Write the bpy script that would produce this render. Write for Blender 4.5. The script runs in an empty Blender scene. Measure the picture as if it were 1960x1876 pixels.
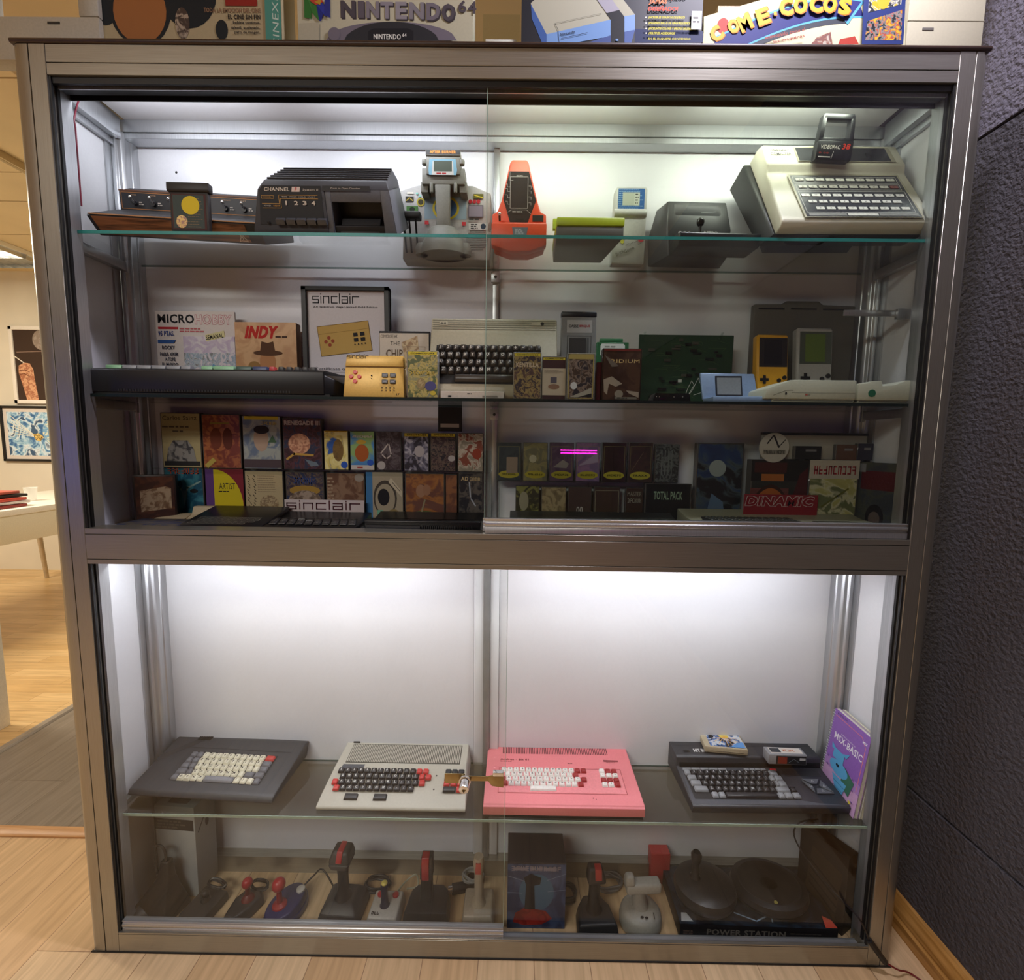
import bpy, bmesh, math, random
from mathutils import Vector, Matrix, Euler
S = bpy.context.scene
COL = S.collection
PI = math.pi
random.seed(7)

# ---------------------------------------------------------------- camera
FPX = 881.22
CAM = Vector((0.9418, -0.9221, 1.1578))
YAW, PITCH, ROLL = -0.0053, -0.1027, 0.0131
fw = Vector((math.sin(YAW)*math.cos(PITCH), math.cos(YAW)*math.cos(PITCH), math.sin(PITCH)))
r0 = Vector((math.cos(YAW), -math.sin(YAW), 0)); u0 = r0.cross(fw)
rt = r0*math.cos(ROLL) + u0*math.sin(ROLL); up = -r0*math.sin(ROLL) + u0*math.cos(ROLL)
cd = bpy.data.cameras.new('camera'); cam = bpy.data.objects.new('camera', cd); COL.objects.link(cam)
cd.sensor_fit = 'HORIZONTAL'; cd.sensor_width = 36; cd.lens = 36*FPX/1960
cd.clip_start = 0.02; cd.clip_end = 60
cam.matrix_world = Matrix(((rt.x, up.x, -fw.x, CAM.x), (rt.y, up.y, -fw.y, CAM.y), (rt.z, up.z, -fw.z, CAM.z), (0, 0, 0, 1)))
S.camera = cam
S.view_settings.view_transform = 'Standard'; S.view_settings.look = 'None'
S.view_settings.exposure = 0.0; S.view_settings.gamma = 1; S.view_settings.use_curve_mapping = False
S.cycles.use_denoising = True
S.cycles.transparent_max_bounces = 40
S.cycles.max_bounces = 10; S.cycles.diffuse_bounces = 5; S.cycles.glossy_bounces = 5
S.cycles.caustics_reflective = False; S.cycles.caustics_refractive = False
S.cycles.sample_clamp_indirect = 4.0

# ---------------------------------------------------------------- world and lights
wd = bpy.data.worlds.new('world'); S.world = wd; wd.use_nodes = True
wd.node_tree.nodes['Background'].inputs[0].default_value = (0.9, 0.85, 0.78, 1)
wd.node_tree.nodes['Background'].inputs[1].default_value = 0.02

def area(name, loc, rot, sx, sy, power, col, spread=PI):
    l = bpy.data.lights.new(name, 'AREA'); l.shape = 'RECTANGLE'; l.size = sx; l.size_y = sy
    l.energy = power; l.color = col; l.spread = spread
    o = bpy.data.objects.new(name, l); COL.objects.link(o); o.location = loc; o.rotation_euler = rot
    return o
R = math.radians
# the LED tubes behind the header of the upper and of the lower compartment
WHT = (0.90, 0.93, 1.0); GRN = (0.95, 1.0, 0.84)
for x, c, k in ((0.24, WHT, 0.85), (0.66, WHT, 0.85), (1.04, GRN, 0.9), (1.47, GRN, 1.15)):
    area('led_light', (x, 0.056, 1.842), (R(98), 0, 0), 0.30, 0.014, 0.46*k, c)
    area('led_light', (x, 0.056, 1.840), (R(14), 0, 0), 0.30, 0.010, 0.52*k, c)
for x in (0.42, 1.30):
    area('led_light', (x, 0.056, 0.888), (R(24), 0, 0), 0.74, 0.012, 2.0, (0.92, 0.93, 1.0))
# ceiling lamps of the room
area('ceiling_light', (-0.4, -2.2, 2.47), (0, 0, 0), 1.6, 0.6, 54, (1.0, 0.95, 0.88))
area('ceiling_light', (-2.6, 1.0, 2.47), (0, 0, 0), 1.2, 0.6, 84, (1.0, 0.92, 0.76))
area('ceiling_light', (0.6, 1.6, 2.47), (0, 0, 0), 1.2, 0.6, 30, (1.0, 0.91, 0.75))
area('wall_light', (1.5, -0.25, 2.45), (0, R(12), 0), 0.3, 0.1, 17.0, (0.90, 0.86, 1.0))

# ---------------------------------------------------------------- materials
def lin(c):
    return c/12.92 if c <= 0.04045 else ((c+0.055)/1.055)**2.4
def rgb(h):
    if isinstance(h, str):
        h = h.lstrip('#'); return tuple(lin(int(h[i:i+2], 16)/255) for i in (0, 2, 4)) + (1,)
    return tuple(h) + (1,)
MC = {}
def nodes(name):
    m = bpy.data.materials.new(name); m.use_nodes = True
    nt = m.node_tree; return m, nt, nt.nodes['Principled BSDF']
def tex(nt, scale, space='Object', stretch=None, detail=3, offset=0, dist=0):
    tc = nt.nodes.new('ShaderNodeTexCoord'); mp = nt.nodes.new('ShaderNodeMapping')
    n = nt.nodes.new('ShaderNodeTexNoise'); n.inputs['Scale'].default_value = scale
    n.inputs['Detail'].default_value = detail; n.inputs['Distortion'].default_value = dist
    mp.inputs['Location'].default_value = (offset, offset*0.7, offset*1.3)
    if stretch: mp.inputs['Scale'].default_value = stretch
    nt.links.new(tc.outputs[space], mp.inputs[0]); nt.links.new(mp.outputs[0], n.inputs['Vector'])
    return n
def ramp(nt, src, stops, mode='LINEAR'):
    r = nt.nodes.new('ShaderNodeValToRGB'); r.color_ramp.interpolation = mode
    e = r.color_ramp.elements
    while len(e) < len(stops): e.new(0.5)
    for i, (p, c) in enumerate(stops): e[i].position = p; e[i].color = c
    nt.links.new(src, r.inputs[0]); return r
def bump(nt, b, src, strength, dist=0.001):
    bp = nt.nodes.new('ShaderNodeBump'); bp.inputs['Strength'].default_value = strength; bp.inputs['Distance'].default_value = dist
    nt.links.new(src, bp.inputs['Height']); nt.links.new(bp.outputs[0], b.inputs['Normal'])
def pl(h, rough=0.45, metal=0.0, spec=0.5, var=0.06, name=None):
    """moulded plastic, card or paint with a faint mottle"""
    k = (h, rough, metal, spec, var)
    if k in MC: return MC[k]
    m, nt, b = nodes(name or 'paint_%s' % (h if isinstance(h, str) else 'mix'))
    c = rgb(h); n = tex(nt, 220)
    r = ramp(nt, n.outputs['Fac'], [(0.3, tuple(x*(1-var) for x in c[:3])+(1,)), (0.7, tuple(min(1, x*(1+var)) for x in c[:3])+(1,))])
    nt.links.new(r.outputs[0], b.inputs['Base Color'])
    b.inputs['Roughness'].default_value = rough; b.inputs['Metallic'].default_value = metal
    b.inputs['Specular IOR Level'].default_value = spec
    MC[k] = m; return m
def ink(h): return pl(h, 0.6, 0, 0.25, 0.0)
def card(h): return pl(h, 0.5, 0, 0.4, 0.03)
def collage(cols, scale=60, seed=0, rough=0.35, dist=1.5, detail=4):
    k = ('col', tuple(cols), scale, seed, rough, dist)
    if k in MC: return MC[k]
    m, nt, b = nodes('printed_picture')
    n = tex(nt, scale, offset=seed*3.7+1, dist=dist, detail=detail)
    N = len(cols); st = [(0.0 if i == 0 else 0.34+0.32*i/N, rgb(c)) for i, c in enumerate(cols)]
    r = ramp(nt, n.outputs['Fac'], st, 'LINEAR')
    nt.links.new(r.outputs[0], b.inputs['Base Color']); b.inputs['Roughness'].default_value = rough
    MC[k] = m; return m
def glow(h, s):
    k = ('glow', h, s)
    if k in MC: return MC[k]
    m, nt, b = nodes('lit_tube'); b.inputs['Base Color'].default_value = rgb(h)
    b.inputs['Emission Color'].default_value = rgb(h); b.inputs['Emission Strength'].default_value = s
    MC[k] = m; return m
def glass(name, tint, ior=1.5, rough=0.0, refl=1.0):
    if name in MC: return MC[name]
    m = bpy.data.materials.new(name); m.use_nodes = True; nt = m.node_tree; nt.nodes.clear()
    o = nt.nodes.new('ShaderNodeOutputMaterial'); mx = nt.nodes.new('ShaderNodeMixShader')
    t = nt.nodes.new('ShaderNodeBsdfTransparent'); g = nt.nodes.new('ShaderNodeBsdfGlossy')
    fr = nt.nodes.new('ShaderNodeFresnel'); fr.inputs[0].default_value = ior
    # a very faint uneven haze of dust in the tint
    n = tex(nt, 7, detail=2); r = ramp(nt, n.outputs['Fac'], [(0.3, tuple(x*0.98 for x in tint)+(1,)), (0.7, tuple(tint)+(1,))])
    nt.links.new(r.outputs[0], t.inputs[0]); g.inputs['Roughness'].default_value = rough
    g.inputs[0].default_value = (refl, refl, refl, 1)
    gm = nt.nodes.new('ShaderNodeNewGeometry'); ma = nt.nodes.new('ShaderNodeMath'); ma.operation = 'SUBTRACT'; ma.inputs[0].default_value = 1
    mu = nt.nodes.new('ShaderNodeMath'); mu.operation = 'MULTIPLY'; nt.links.new(gm.outputs['Backfacing'], ma.inputs[1])
    nt.links.new(fr.outputs[0], mu.inputs[0]); nt.links.new(ma.outputs[0], mu.inputs[1]); nt.links.new(mu.outputs[0], mx.inputs[0]); nt.links.new(t.outputs[0], mx.inputs[1]); nt.links.new(g.outputs[0], mx.inputs[2])
    nt.links.new(mx.outputs[0], o.inputs[0]); MC[name] = m; return m
def metal(name, h, rough, streak=None, aniso=0.0, m_=1.0):
    if name in MC: return MC[name]
    m, nt, b = nodes(name); c = rgb(h)
    n = tex(nt, 30, stretch=streak or (1, 1, 1), detail=5)
    r = ramp(nt, n.outputs['Fac'], [(0.3, tuple(x*0.86 for x in c[:3])+(1,)), (0.7, tuple(min(1, x*1.1) for x in c[:3])+(1,))])
    nt.links.new(r.outputs[0], b.inputs['Base Color'])
    mr = nt.nodes.new('ShaderNodeMapRange'); mr.inputs[3].default_value = rough*0.8; mr.inputs[4].default_value = rough*1.25
    nt.links.new(n.outputs['Fac'], mr.inputs[0]); nt.links.new(mr.outputs[0], b.inputs['Roughness'])
    b.inputs['Metallic'].default_value = m_; MC[name] = m; return m
def planks(name, c1, c2, c3, w=0.075, length=0.6, along='Y', rough=0.35):
    m, nt, b = nodes(name)
    tc = nt.nodes.new('ShaderNodeTexCoord'); mp = nt.nodes.new('ShaderNodeMapping')
    if along == 'Y': mp.inputs['Rotation'].default_value = (0, 0, PI/2)
    nt.links.new(tc.outputs['Object'], mp.inputs[0])
    br = nt.nodes.new('ShaderNodeTexBrick'); br.inputs['Scale'].default_value = 1
    br.inputs['Brick Width'].default_value = length; br.inputs['Row Height'].default_value = w
    br.inputs['Mortar Size'].default_value = 0.0009; br.inputs['Mortar Smooth'].default_value = 0.2
    br.offset = 0.37; br.offset_frequency = 2
    br.inputs['Color1'].default_value = rgb(c1); br.inputs['Color2'].default_value = rgb(c2); br.inputs['Mortar'].default_value = rgb(c3)
    nt.links.new(mp.outputs[0], br.inputs['Vector'])
    n = nt.nodes.new('ShaderNodeTexNoise'); n.inputs['Scale'].default_value = 5; n.inputs['Detail'].default_value = 6; n.inputs['Distortion'].default_value = 0.6
    mp2 = nt.nodes.new('ShaderNodeMapping'); mp2.inputs['Scale'].default_value = (1, 14, 1) if along != 'Y' else (14, 1, 1)
    nt.links.new(tc.outputs['Object'], mp2.inputs[0]); nt.links.new(mp2.outputs[0], n.inputs['Vector'])
    r = ramp(nt, n.outputs['Fac'], [(0.3, (0.72, 0.68, 0.62, 1)), (0.65, (1.06, 1.03, 1.0, 1))])
    mx = nt.nodes.new('ShaderNodeMix'); mx.data_type = 'RGBA'; mx.blend_type = 'MULTIPLY'; mx.inputs[0].default_value = 0.8
    nt.links.new(br.outputs['Color'], mx.inputs[6]); nt.links.new(r.outputs[0], mx.inputs[7]); nt.links.new(mx.outputs[2], b.inputs['Base Color'])
    b.inputs['Roughness'].default_value = rough
    bump(nt, b, br.outputs['Fac'], 0.4, -0.0008)
    return m
def wood(name, c1, c2, scale=6, stretch=(1, 12, 12), rough=0.4):
    if name in MC: return MC[name]
    m, nt, b = nodes(name); n = tex(nt, scale, stretch=stretch, detail=6, dist=1.2)
    r = ramp(nt, n.outputs['Fac'], [(0.35, rgb(c1)), (0.62, rgb(c2))]); nt.links.new(r.outputs[0], b.inputs['Base Color'])
    b.inputs['Roughness'].default_value = rough; MC[name] = m; return m
def stucco(name, h, scale, strength, dist):
    m, nt, b = nodes(name); c = rgb(h); n = tex(nt, scale, detail=6); n2 = tex(nt, 2.5, detail=2)
    r = ramp(nt, n2.outputs['Fac'], [(0.3, tuple(x*0.85 for x in c[:3])+(1,)), (0.7, c)]); nt.links.new(r.outputs[0], b.inputs['Base Color'])
    b.inputs['Roughness'].default_value = 0.7; bump(nt, b, n.outputs['Fac'], strength, dist); return m

# ---------------------------------------------------------------- mesh building
TX = {}
def textmesh(s, bold):
    bold = min(bold, 0.028)
    k = (s, bold)
    if k not in TX:
        c = bpy.data.curves.new('t', 'FONT'); c.body = s; c.resolution_u = 2; c.space_character = 1.06; c.offset = bold; c.fill_mode = 'FRONT'
        o = bpy.data.objects.new('t', c); m = bpy.data.meshes.new_from_object(o)
        vs = [(v.co.x, v.co.y) for v in m.vertices]; fs = [tuple(p.vertices) for p in m.polygons]
        bpy.data.objects.remove(o); bpy.data.curves.remove(c); bpy.data.meshes.remove(m)
        if vs:
            x0 = min(v[0] for v in vs); x1 = max(v[0] for v in vs); y0 = min(v[1] for v in vs); y1 = max(v[1] for v in vs)
            vs = [(x-x0, y-y0) for x, y in vs]; TX[k] = (vs, fs, x1-x0, y1-y0)
        else: TX[k] = ([], [], 1, 1)
    return TX[k]

class G:
    def __init__(s): s.v = []; s.f = []; s.m = []; s.mats = []; s.flat = []
    def mi(s, m):
        if m not in s.mats: s.mats.append(m)
        return s.mats.index(m)
    def add(s, vs, fs, m, flat=False):
        o = len(s.v); s.v += [tuple(v) for v in vs]; i = s.mi(m)
        for f in fs: s.f.append(tuple(a+o for a in f)); s.m.append(i); s.flat.append(flat)
        return s
    def box(s, x0, x1, y0, y1, z0, z1, m):
        return s.frus((x0, x1, y0, y1), (x0, x1, y0, y1), z0, z1, m)
    def frus(s, a, b, z0, z1, m):
        v = [(a[0], a[2], z0), (a[1], a[2], z0), (a[1], a[3], z0), (a[0], a[3], z0), (b[0], b[2], z1), (b[1], b[2], z1), (b[1], b[3], z1), (b[0], b[3], z1)]
        return s.add(v, [(0, 3, 2, 1), (4, 5, 6, 7), (0, 1, 5, 4), (1, 2, 6, 5), (2, 3, 7, 6), (3, 0, 4, 7)], m)
    def prism(s, pts, ax, a, b, m, capb=None):
        """polygon pts extruded along ax; capb = other outline at the b end"""
        q = capb or pts; n = len(pts)
        def P(p, t): return (t, p[0], p[1]) if ax == 'x' else (p[0], t, p[1]) if ax == 'y' else (p[0], p[1], t)
        v = [P(p, a) for p in pts] + [P(p, b) for p in q]
        return s.add(v, [tuple(range(n))[::-1], tuple(range(n, 2*n))] + [(i, (i+1) % n, (i+1) % n+n, i+n) for i in range(n)], m)
    def cyl(s, p0, p1, r0, r1=None, n=18, m=None):
        r1 = r0 if r1 is None else r1; p0 = Vector(p0); p1 = Vector(p1); d = (p1-p0).normalized()
        a = d.orthogonal().normalized(); b = d.cross(a); v = []
        for p, r in ((p0, r0), (p1, r1)):
            for i in range(n):
                t = 2*PI*i/n; v.append(p+(a*math.cos(t)+b*math.sin(t))*r)
        return s.add(v, [tuple(range(n))[::-1], tuple(range(n, 2*n))] + [(i, (i+1) % n, (i+1) % n+n, i+n) for i in range(n)], m)
    def ball(s, c, r, m, n=14, k=9):
        r = (r, r, r) if isinstance(r, (int, float)) else r; v = [(c[0], c[1], c[2]-r[2])]
        for j in range(1, k):
            t = PI*j/k
            for i in range(n):
                a = 2*PI*i/n; v.append((c[0]+r[0]*math.sin(t)*math.cos(a), c[1]+r[1]*math.sin(t)*math.sin(a), c[2]-r[2]*math.cos(t)))
        v.append((c[0], c[1], c[2]+r[2])); f = []
        for i in range(n):
            f.append((0, 1+(i+1) % n, 1+i)); L = 1+(k-2)*n; f.append((L+i, L+(i+1) % n, len(v)-1))
            for j in range(k-2):
                o = 1+j*n; f.append((o+i, o+(i+1) % n, o+n+(i+1) % n, o+n+i))
        return s.add(v, f, m)
    def lathe(s, prof, m, c=(0, 0, 0), n=28, sx=1, sy=1):
        v = []; f = []
        for r, z in prof:
            for i in range(n):
                t = 2*PI*i/n; v.append((c[0]+r*sx*math.cos(t), c[1]+r*sy*math.sin(t), c[2]+z))
        for j in range(len(prof)-1):
            for i in range(n): f.append((j*n+i, j*n+(i+1) % n, (j+1)*n+(i+1) % n, (j+1)*n+i))
        f.append(tuple(range(n))[::-1]); f.append(tuple(range((len(prof)-1)*n, len(prof)*n)))
        return s.add(v, f, m)
    def tube(s, pts, r, m, n=8, smooth=4):
        P = [Vector(p) for p in pts]
        if smooth > 1 and len(P) > 2:
            Q = []
            for i in range(len(P)-1):
                a = P[max(i-1, 0)]; b = P[i]; c = P[i+1]; d = P[min(i+2, len(P)-1)]
                for k in range(smooth):
                    t = k/smooth
                    Q.append(0.5*((2*b)+(c-a)*t+(2*a-5*b+4*c-d)*t*t+(-a+3*b-3*c+d)*t*t*t))
            Q.append(P[-1]); P = Q
        v = []; ref = None
        for i, p in enumerate(P):
            d = (P[min(i+1, len(P)-1)]-P[max(i-1, 0)]).normalized()
            a = d.orthogonal().normalized() if ref is None else (ref-d*ref.dot(d)).normalized()
            ref = a; b = d.cross(a); rr = r if isinstance(r, (int, float)) else r[0]+(r[1]-r[0])*i/(len(P)-1)
            for k in range(n):
                t = 2*PI*k/n; v.append(p+(a*math.cos(t)+b*math.sin(t))*rr)
        f = [tuple(range(n))[::-1], tuple(range((len(P)-1)*n, len(P)*n))]
        for j in range(len(P)-1):
            for k in range(n): f.append((j*n+k, j*n+(k+1) % n, (j+1)*n+(k+1) % n, (j+1)*n+k))
        return s.add(v, f, m)
    def obj(s, name, parent=None, bevel=0, seg=2, loc=None, rot=None):
        me = bpy.data.meshes.new(name); me.from_pydata(s.v, [], s.f)
        for m in s.mats: me.materials.append(m)
        me.polygons.foreach_set('material_index', s.m)
        bm = bmesh.new(); bm.from_mesh(me)
        bm.faces.ensure_lookup_table()
        fl = [bm.faces[i] for i, x in enumerate(s.flat) if not x]
        if fl: bmesh.ops.recalc_face_normals(bm, faces=fl)
        if bevel:
            es = [e for e in bm.edges if len(e.link_faces) == 2 and e.calc_face_angle(0) > 0.5]
            bmesh.ops.bevel(bm, geom=es, offset=bevel, segments=seg, affect='EDGES', profile=0.5, clamp_overlap=True)
        bm.to_mesh(me); bm.free()
        me.shade_smooth(); me.set_sharp_from_angle(angle=R(38))
        o = bpy.data.objects.new(name, me); COL.objects.link(o)
        if parent is not None: o.parent = parent
        if loc: o.location = loc
        if rot: o.rotation_euler = rot
        return o

class D:
    """flat print on a surface: origin o, axes u and v, every layer a hair above the last"""
    def __init__(s, g, o, u=(1, 0, 0), v=(0, 0, 1), e=1.2e-4, lift=1e-4):
        s.g = g; s.o = Vector(o); s.u = Vector(u).normalized(); s.w = Vector(v).normalized(); s.n = s.u.cross(s.w); s.e = e; s.k = 0; s.l = lift
    def P(s, p): return s.o+s.u*p[0]+s.w*p[1]+s.n*(s.l+s.e*s.k)
    def poly(s, pts, m, step=1):
        s.k += step; s.g.add([s.P(p) for p in pts], [tuple(range(len(pts)))], m, True); return s
    def rect(s, x0, y0, x1, y1, m, step=1): return s.poly([(x0, y0), (x1, y0), (x1, y1), (x0, y1)], m, step)
    def ell(s, cx, cy, rx, ry, m, n=24, a0=0, a1=2*PI, rot=0, step=1):
        full = abs(a1-a0-2*PI) < 1e-6; pts = [] if full else [(0, 0)]
        for i in range(n if full else n+1):
            t = a0+(a1-a0)*i/n; pts.append((rx*math.cos(t), ry*math.sin(t)))
        c, q = math.cos(rot), math.sin(rot)
        return s.poly([(cx+x*c-y*q, cy+x*q+y*c) for x, y in pts], m, step)
    def line(s, pts, w, m, step=1):
        s.k += step
        for a, b in zip(pts, pts[1:]):
            d = Vector((b[0]-a[0], b[1]-a[1])); L = d.length or 1e-9; d /= L; n = Vector((-d.y, d.x))*w/2; e = d*w/2
            q = [(a[0]-e.x+n.x, a[1]-e.y+n.y), (a[0]-e.x-n.x, a[1]-e.y-n.y), (b[0]+e.x-n.x, b[1]+e.y-n.y), (b[0]+e.x+n.x, b[1]+e.y+n.y)]
            s.g.add([s.P(p) for p in q], [(0, 1, 2, 3)], m, True)
        return s
    def frame(s, x0, y0, x1, y1, w, m): return s.line([(x0, y0), (x1, y0), (x1, y1), (x0, y1), (x0, y0)], w, m)
    def text(s, t, x, y, h, m, w=None, bold=0.0, it=0.0, rot=0.0, al='l', step=1):
        vs, fs, W, H = textmesh(t, bold); s.k += step
        sy = h/H; sx = w/W if w else sy; dx = {'l': 0, 'c': -W*sx/2, 'r': -W*sx}[al]; c, q = math.cos(rot), math.sin(rot); o = []
        k = bold*0.35*h if bold >= 0.05 else 0
        for ox, oy in (((0, 0),) if not k else ((-k, -k), (k, -k), (k, k), (-k, k))):
            o = []
            for a, b in vs:
                X = a*sx+dx+it*b*sy+ox; Y = b*sy+oy; o.append(s.P((x+X*c-Y*q, y+X*q+Y*c)))
            s.g.add(o, fs, m, True); s.k += 0.2
        return s
    def scrib(s, x, y, w, h, m, n=7, seed=1):
        """a title too blurred to read: blocky strokes"""
        rr = random.Random(seed+n); s.k += 1; c = w/n
        for i in range(n):
            a = x+i*c+c*0.12; b = x+(i+1)*c-c*0.12; z = [(a, y, a+c*0.25, y+h), (b-c*0.25, y, b, y+h), (a, y+h*0.8, b, y+h), (a, y, b, y+h*0.2), (a, y+h*0.4, b, y+h*0.6)]
            for q in rr.sample(z, 3): s.g.add([s.P(p) for p in ((q[0], q[1]), (q[2], q[1]), (q[2], q[3]), (q[0], q[3]))], [(0, 1, 2, 3)], m, True)
        return s
    def lines(s, x0, y1, w, n, pitch, h, m, seed=1):
        """rows of print too small to read"""
        rr = random.Random(seed); s.k += 1
        for i in range(n):
            x = x0; y = y1-i*pitch; e = x0+w*rr.uniform(0.7, 1)
            while x < e-h:
                q = min(h*rr.uniform(1, 4), e-x); s.g.add([s.P(p) for p in ((x, y-h), (x+q, y-h), (x+q, y), (x, y))], [(0, 1, 2, 3)], m, True); x += q+h*0.7
        return s

def tag(o, label, cat, group=None, kind=None):
    o['label'] = label; o['category'] = cat
    if group: o['group'] = group
    if kind: o['kind'] = kind
    return o
def thing(name, label, cat, loc=(0, 0, 0), rot=(0, 0, 0), group=None):
    o = bpy.data.objects.new(name, None); COL.objects.link(o); o.empty_display_size = 0.02
    o.location = loc; o.rotation_euler = rot if not isinstance(rot, (int, float)) else (0, 0, rot)
    return tag(o, label, cat, group)
def struct(g, name, **k):
    o = g.obj(name, **k); o['kind'] = 'structure'; return o

KM = {}
def keymesh(w, d, h, m, leg, txt, taper=0.14):
    k = (round(w, 5), round(d, 5), round(h, 5), m.name, leg.name if leg else '', txt, taper)
    if k not in KM:
        g = G(); t = min(w, d)*taper
        g.frus((-w/2, w/2, -d/2, d/2), (-w/2+t, w/2-t, -d/2+t, d/2-t*0.6), 0, h, m)
        if txt in ('-', '_', '='): D(g, (0, 0, h), (1, 0, 0), (0, 1, 0)).rect(-w*0.15, -d*0.03, w*0.15, d*0.05, leg)
        elif txt in (',', '.', ':', ';', "'"): D(g, (0, 0, h), (1, 0, 0), (0, 1, 0)).rect(-w*0.05, -d*0.08, w*0.05, d*0.08, leg)
        elif txt: D(g, (0, 0, h), (1, 0, 0), (0, 1, 0)).text(txt, 0, -d*0.16 if len(txt) < 3 else -d*0.1, d*(0.40 if len(txt) < 3 else 0.24), leg, w=None if len(txt) < 2 else w*0.55, bold=0.02, al='c')
        o = g.obj('key', bevel=min(w, d)*0.07, seg=1); KM[k] = o.data; bpy.data.objects.remove(o)
    return KM[k]
def keys(parent, rows, pitch, rowp, org, tilt, h, styles, gap=0.0012, depth=None, shear=0.0, taper=0.14):
    """rows: list of (x offset in pitches, [(width, style, text), ...]) from the back row forward; org = left back corner"""
    c, q = math.cos(tilt), math.sin(tilt)
    for j, (xo, row) in enumerate(rows):
        x = org[0]+xo*pitch; y = -(j+0.5)*rowp
        for w, st, tx_ in row:
            if st:
                m, leg = styles[st]; d = depth or rowp-gap
                o = bpy.data.objects.new('key', keymesh(w*pitch-gap, d, h, m, leg, tx_, taper)); COL.objects.link(o)
                o.parent = parent; o.location = (x+w*pitch/2, org[1]+y*c, org[2]+y*q); o.rotation_euler = (tilt, 0, 0)
            x += w*pitch
def row(s, st, w=1): return [(w, st, ch) for ch in s]
# ---------------------------------------------------------------- points of the photograph on real planes
def ray(px, py): return rt*((px-980)/FPX) + up*((938-py)/FPX) + fw
def AY(px, py, y): d = ray(px, py); return CAM+d*((y-CAM.y)/d.y)
def AZ(px, py, z): d = ray(px, py); return CAM+d*((z-CAM.z)/d.z)
def AX(px, py, x): d = ray(px, py); return CAM+d*((x-CAM.x)/d.x)

ALU = metal('brushed_aluminium', '#a3a096', 0.34, (0.4, 6, 60), m_=0.85)
ALUV = metal('brushed_aluminium_upright', '#a3a096', 0.34, (60, 6, 0.4), m_=0.85)
ALUI = metal('satin_aluminium', '#c2c4c7', 0.34, (60, 60, 0.5), m_=0.85)
RUB = pl('#0c0c0e', 0.5); BLACK = pl('#0b0b0c', 0.45); WHITEP = pl('#e6e6e8', 0.35, 0, 0.5, 0.02)
FLOORW = planks('laminate_floor', '#d9bf9a', '#c8a77e', '#93755a', 0.125, 1.3)
FLOORY = planks('bright_laminate_floor', '#d8b885', '#c49f68', '#9a7648', 0.07, 0.5, along='X')
FLOORG = planks('grey_brown_floor', '#8f857a', '#80766a', '#5c4f40', 0.19, 1.4)
LACQ = pl('#e2e2e6', 0.38, 0, 0.5, 0.015)

# ---- the room
g = G(); g.box(-5, 1.95, -3.6, 0.295, -0.05, 0, FLOORW); struct(g, 'floor')
g = G(); g.box(-0.93, 1.95, 0.33, 3.0, -0.05, -0.002, FLOORG); struct(g, 'floor_back')
g = G(); g.box(-5, -0.965, 0.33, 3.0, -0.05, 0, FLOORY); struct(g, 'floor_side')
g = G(); g.prism([(0.294, -0.01), (0.294, 0.004), (0.300, 0.008), (0.325, 0.008), (0.331, 0.003), (0.331, -0.01)], 'x', -5, 1.9, wood('trim_wood', '#c89a68', '#b58452')); struct(g, 'trim_1')
g = G(); g.prism([(-0.966, -0.01), (-0.966, 0.003), (-0.958, 0.006), (-0.935, 0.006), (-0.929, -0.001), (-0.929, -0.01)], 'y', 0.332, 3.0, wood('threshold', '#9a8f82', '#857a6c', 8, (12, 1, 12))); struct(g, 'trim_2')
WALLW = stucco('cream_wall', '#e4dcc8', 90, 0.1, 0.001); CEIL = stucco('ceiling_board', '#dcc79c', 120, 0.25, 0.002)
DARKW = stucco('dark_wall', '#544b43', 60, 0.3, 0.002)
g = G(); g.box(-5, 1.95, 2.98, 3.1, 0, 2.55, WALLW); struct(g, 'wall_back')
g = G(); g.box(-5, 1.95, -3.7, -3.55, 0, 2.55, DARKW); struct(g, 'wall_front')
g = G(); g.box(-5.1, -4.95, -3.6, 3.0, 0, 2.55, WALLW); struct(g, 'wall_left')
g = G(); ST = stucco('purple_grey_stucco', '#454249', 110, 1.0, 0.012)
for a, b, o_, m_ in ((-0.02, 0.343, 0.002, ST), (0.347, 1.797, 0.0, ST), (1.801, 2.55, 0.001, stucco('lit_purple_stucco', '#6a6672', 110, 1.0, 0.012))): g.box(1.9-o_, 2.02, -3.6, 3.0, a, b, m_)  # top slab coloured paler to stand for the light falling on it
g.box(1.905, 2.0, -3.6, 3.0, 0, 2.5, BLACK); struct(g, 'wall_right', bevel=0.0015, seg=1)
g = G()
ys = [-3.6, -2.6, -1.6, -0.6, 0.3, 0.95, 1.57, 1.86, 2.3, 3.05]
for a, b in zip(ys, ys[1:]): g.box(-5, 1.95, a+0.004, b-0.004, 2.5, 2.55, CEIL)
g.box(-5, 1.95, -3.6, 3.05, 2.51, 2.56, pl('#8d7b58')); struct(g, 'ceiling')
g = G(); g.prism([(1.9, 0), (1.874, 0), (1.874, 0.030), (1.879, 0.036), (1.877, 0.045), (1.884, 0.062), (1.890, 0.074), (1.9, 0.076)], 'y', -3.5, 2.9, wood('baseboard_wood', '#b88a4e', '#94682f', 5, (12, 1, 12))); struct(g, 'baseboard_right')
for x in (-0.88, -1.52):
    g = G(); g.box(x-0.018, x+0.018, 0.4, 2.9, 2.465, 2.5, pl('#cdb78c', 0.4)); g.box(x-0.010, x+0.010, 0.4, 2.9, 2.462, 2.470, pl('#a58f66', 0.4))
    tag(g.obj('ceiling_track', bevel=0.002), 'cream ceiling track of the next room, %s the display case' % ('nearest' if x > -1 else 'second from'), 'ceiling track')
g = G(); g.box(-1.95, -1.075, 0.775, 0.815, 0, 2.05, pl('#e8e2d2', 0.45)); g.box(-1.85, -1.14, 0.768, 0.776, 0.12, 1.9, pl('#d9d2c0', 0.45)); struct(g, 'door_1', bevel=0.003)

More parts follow.
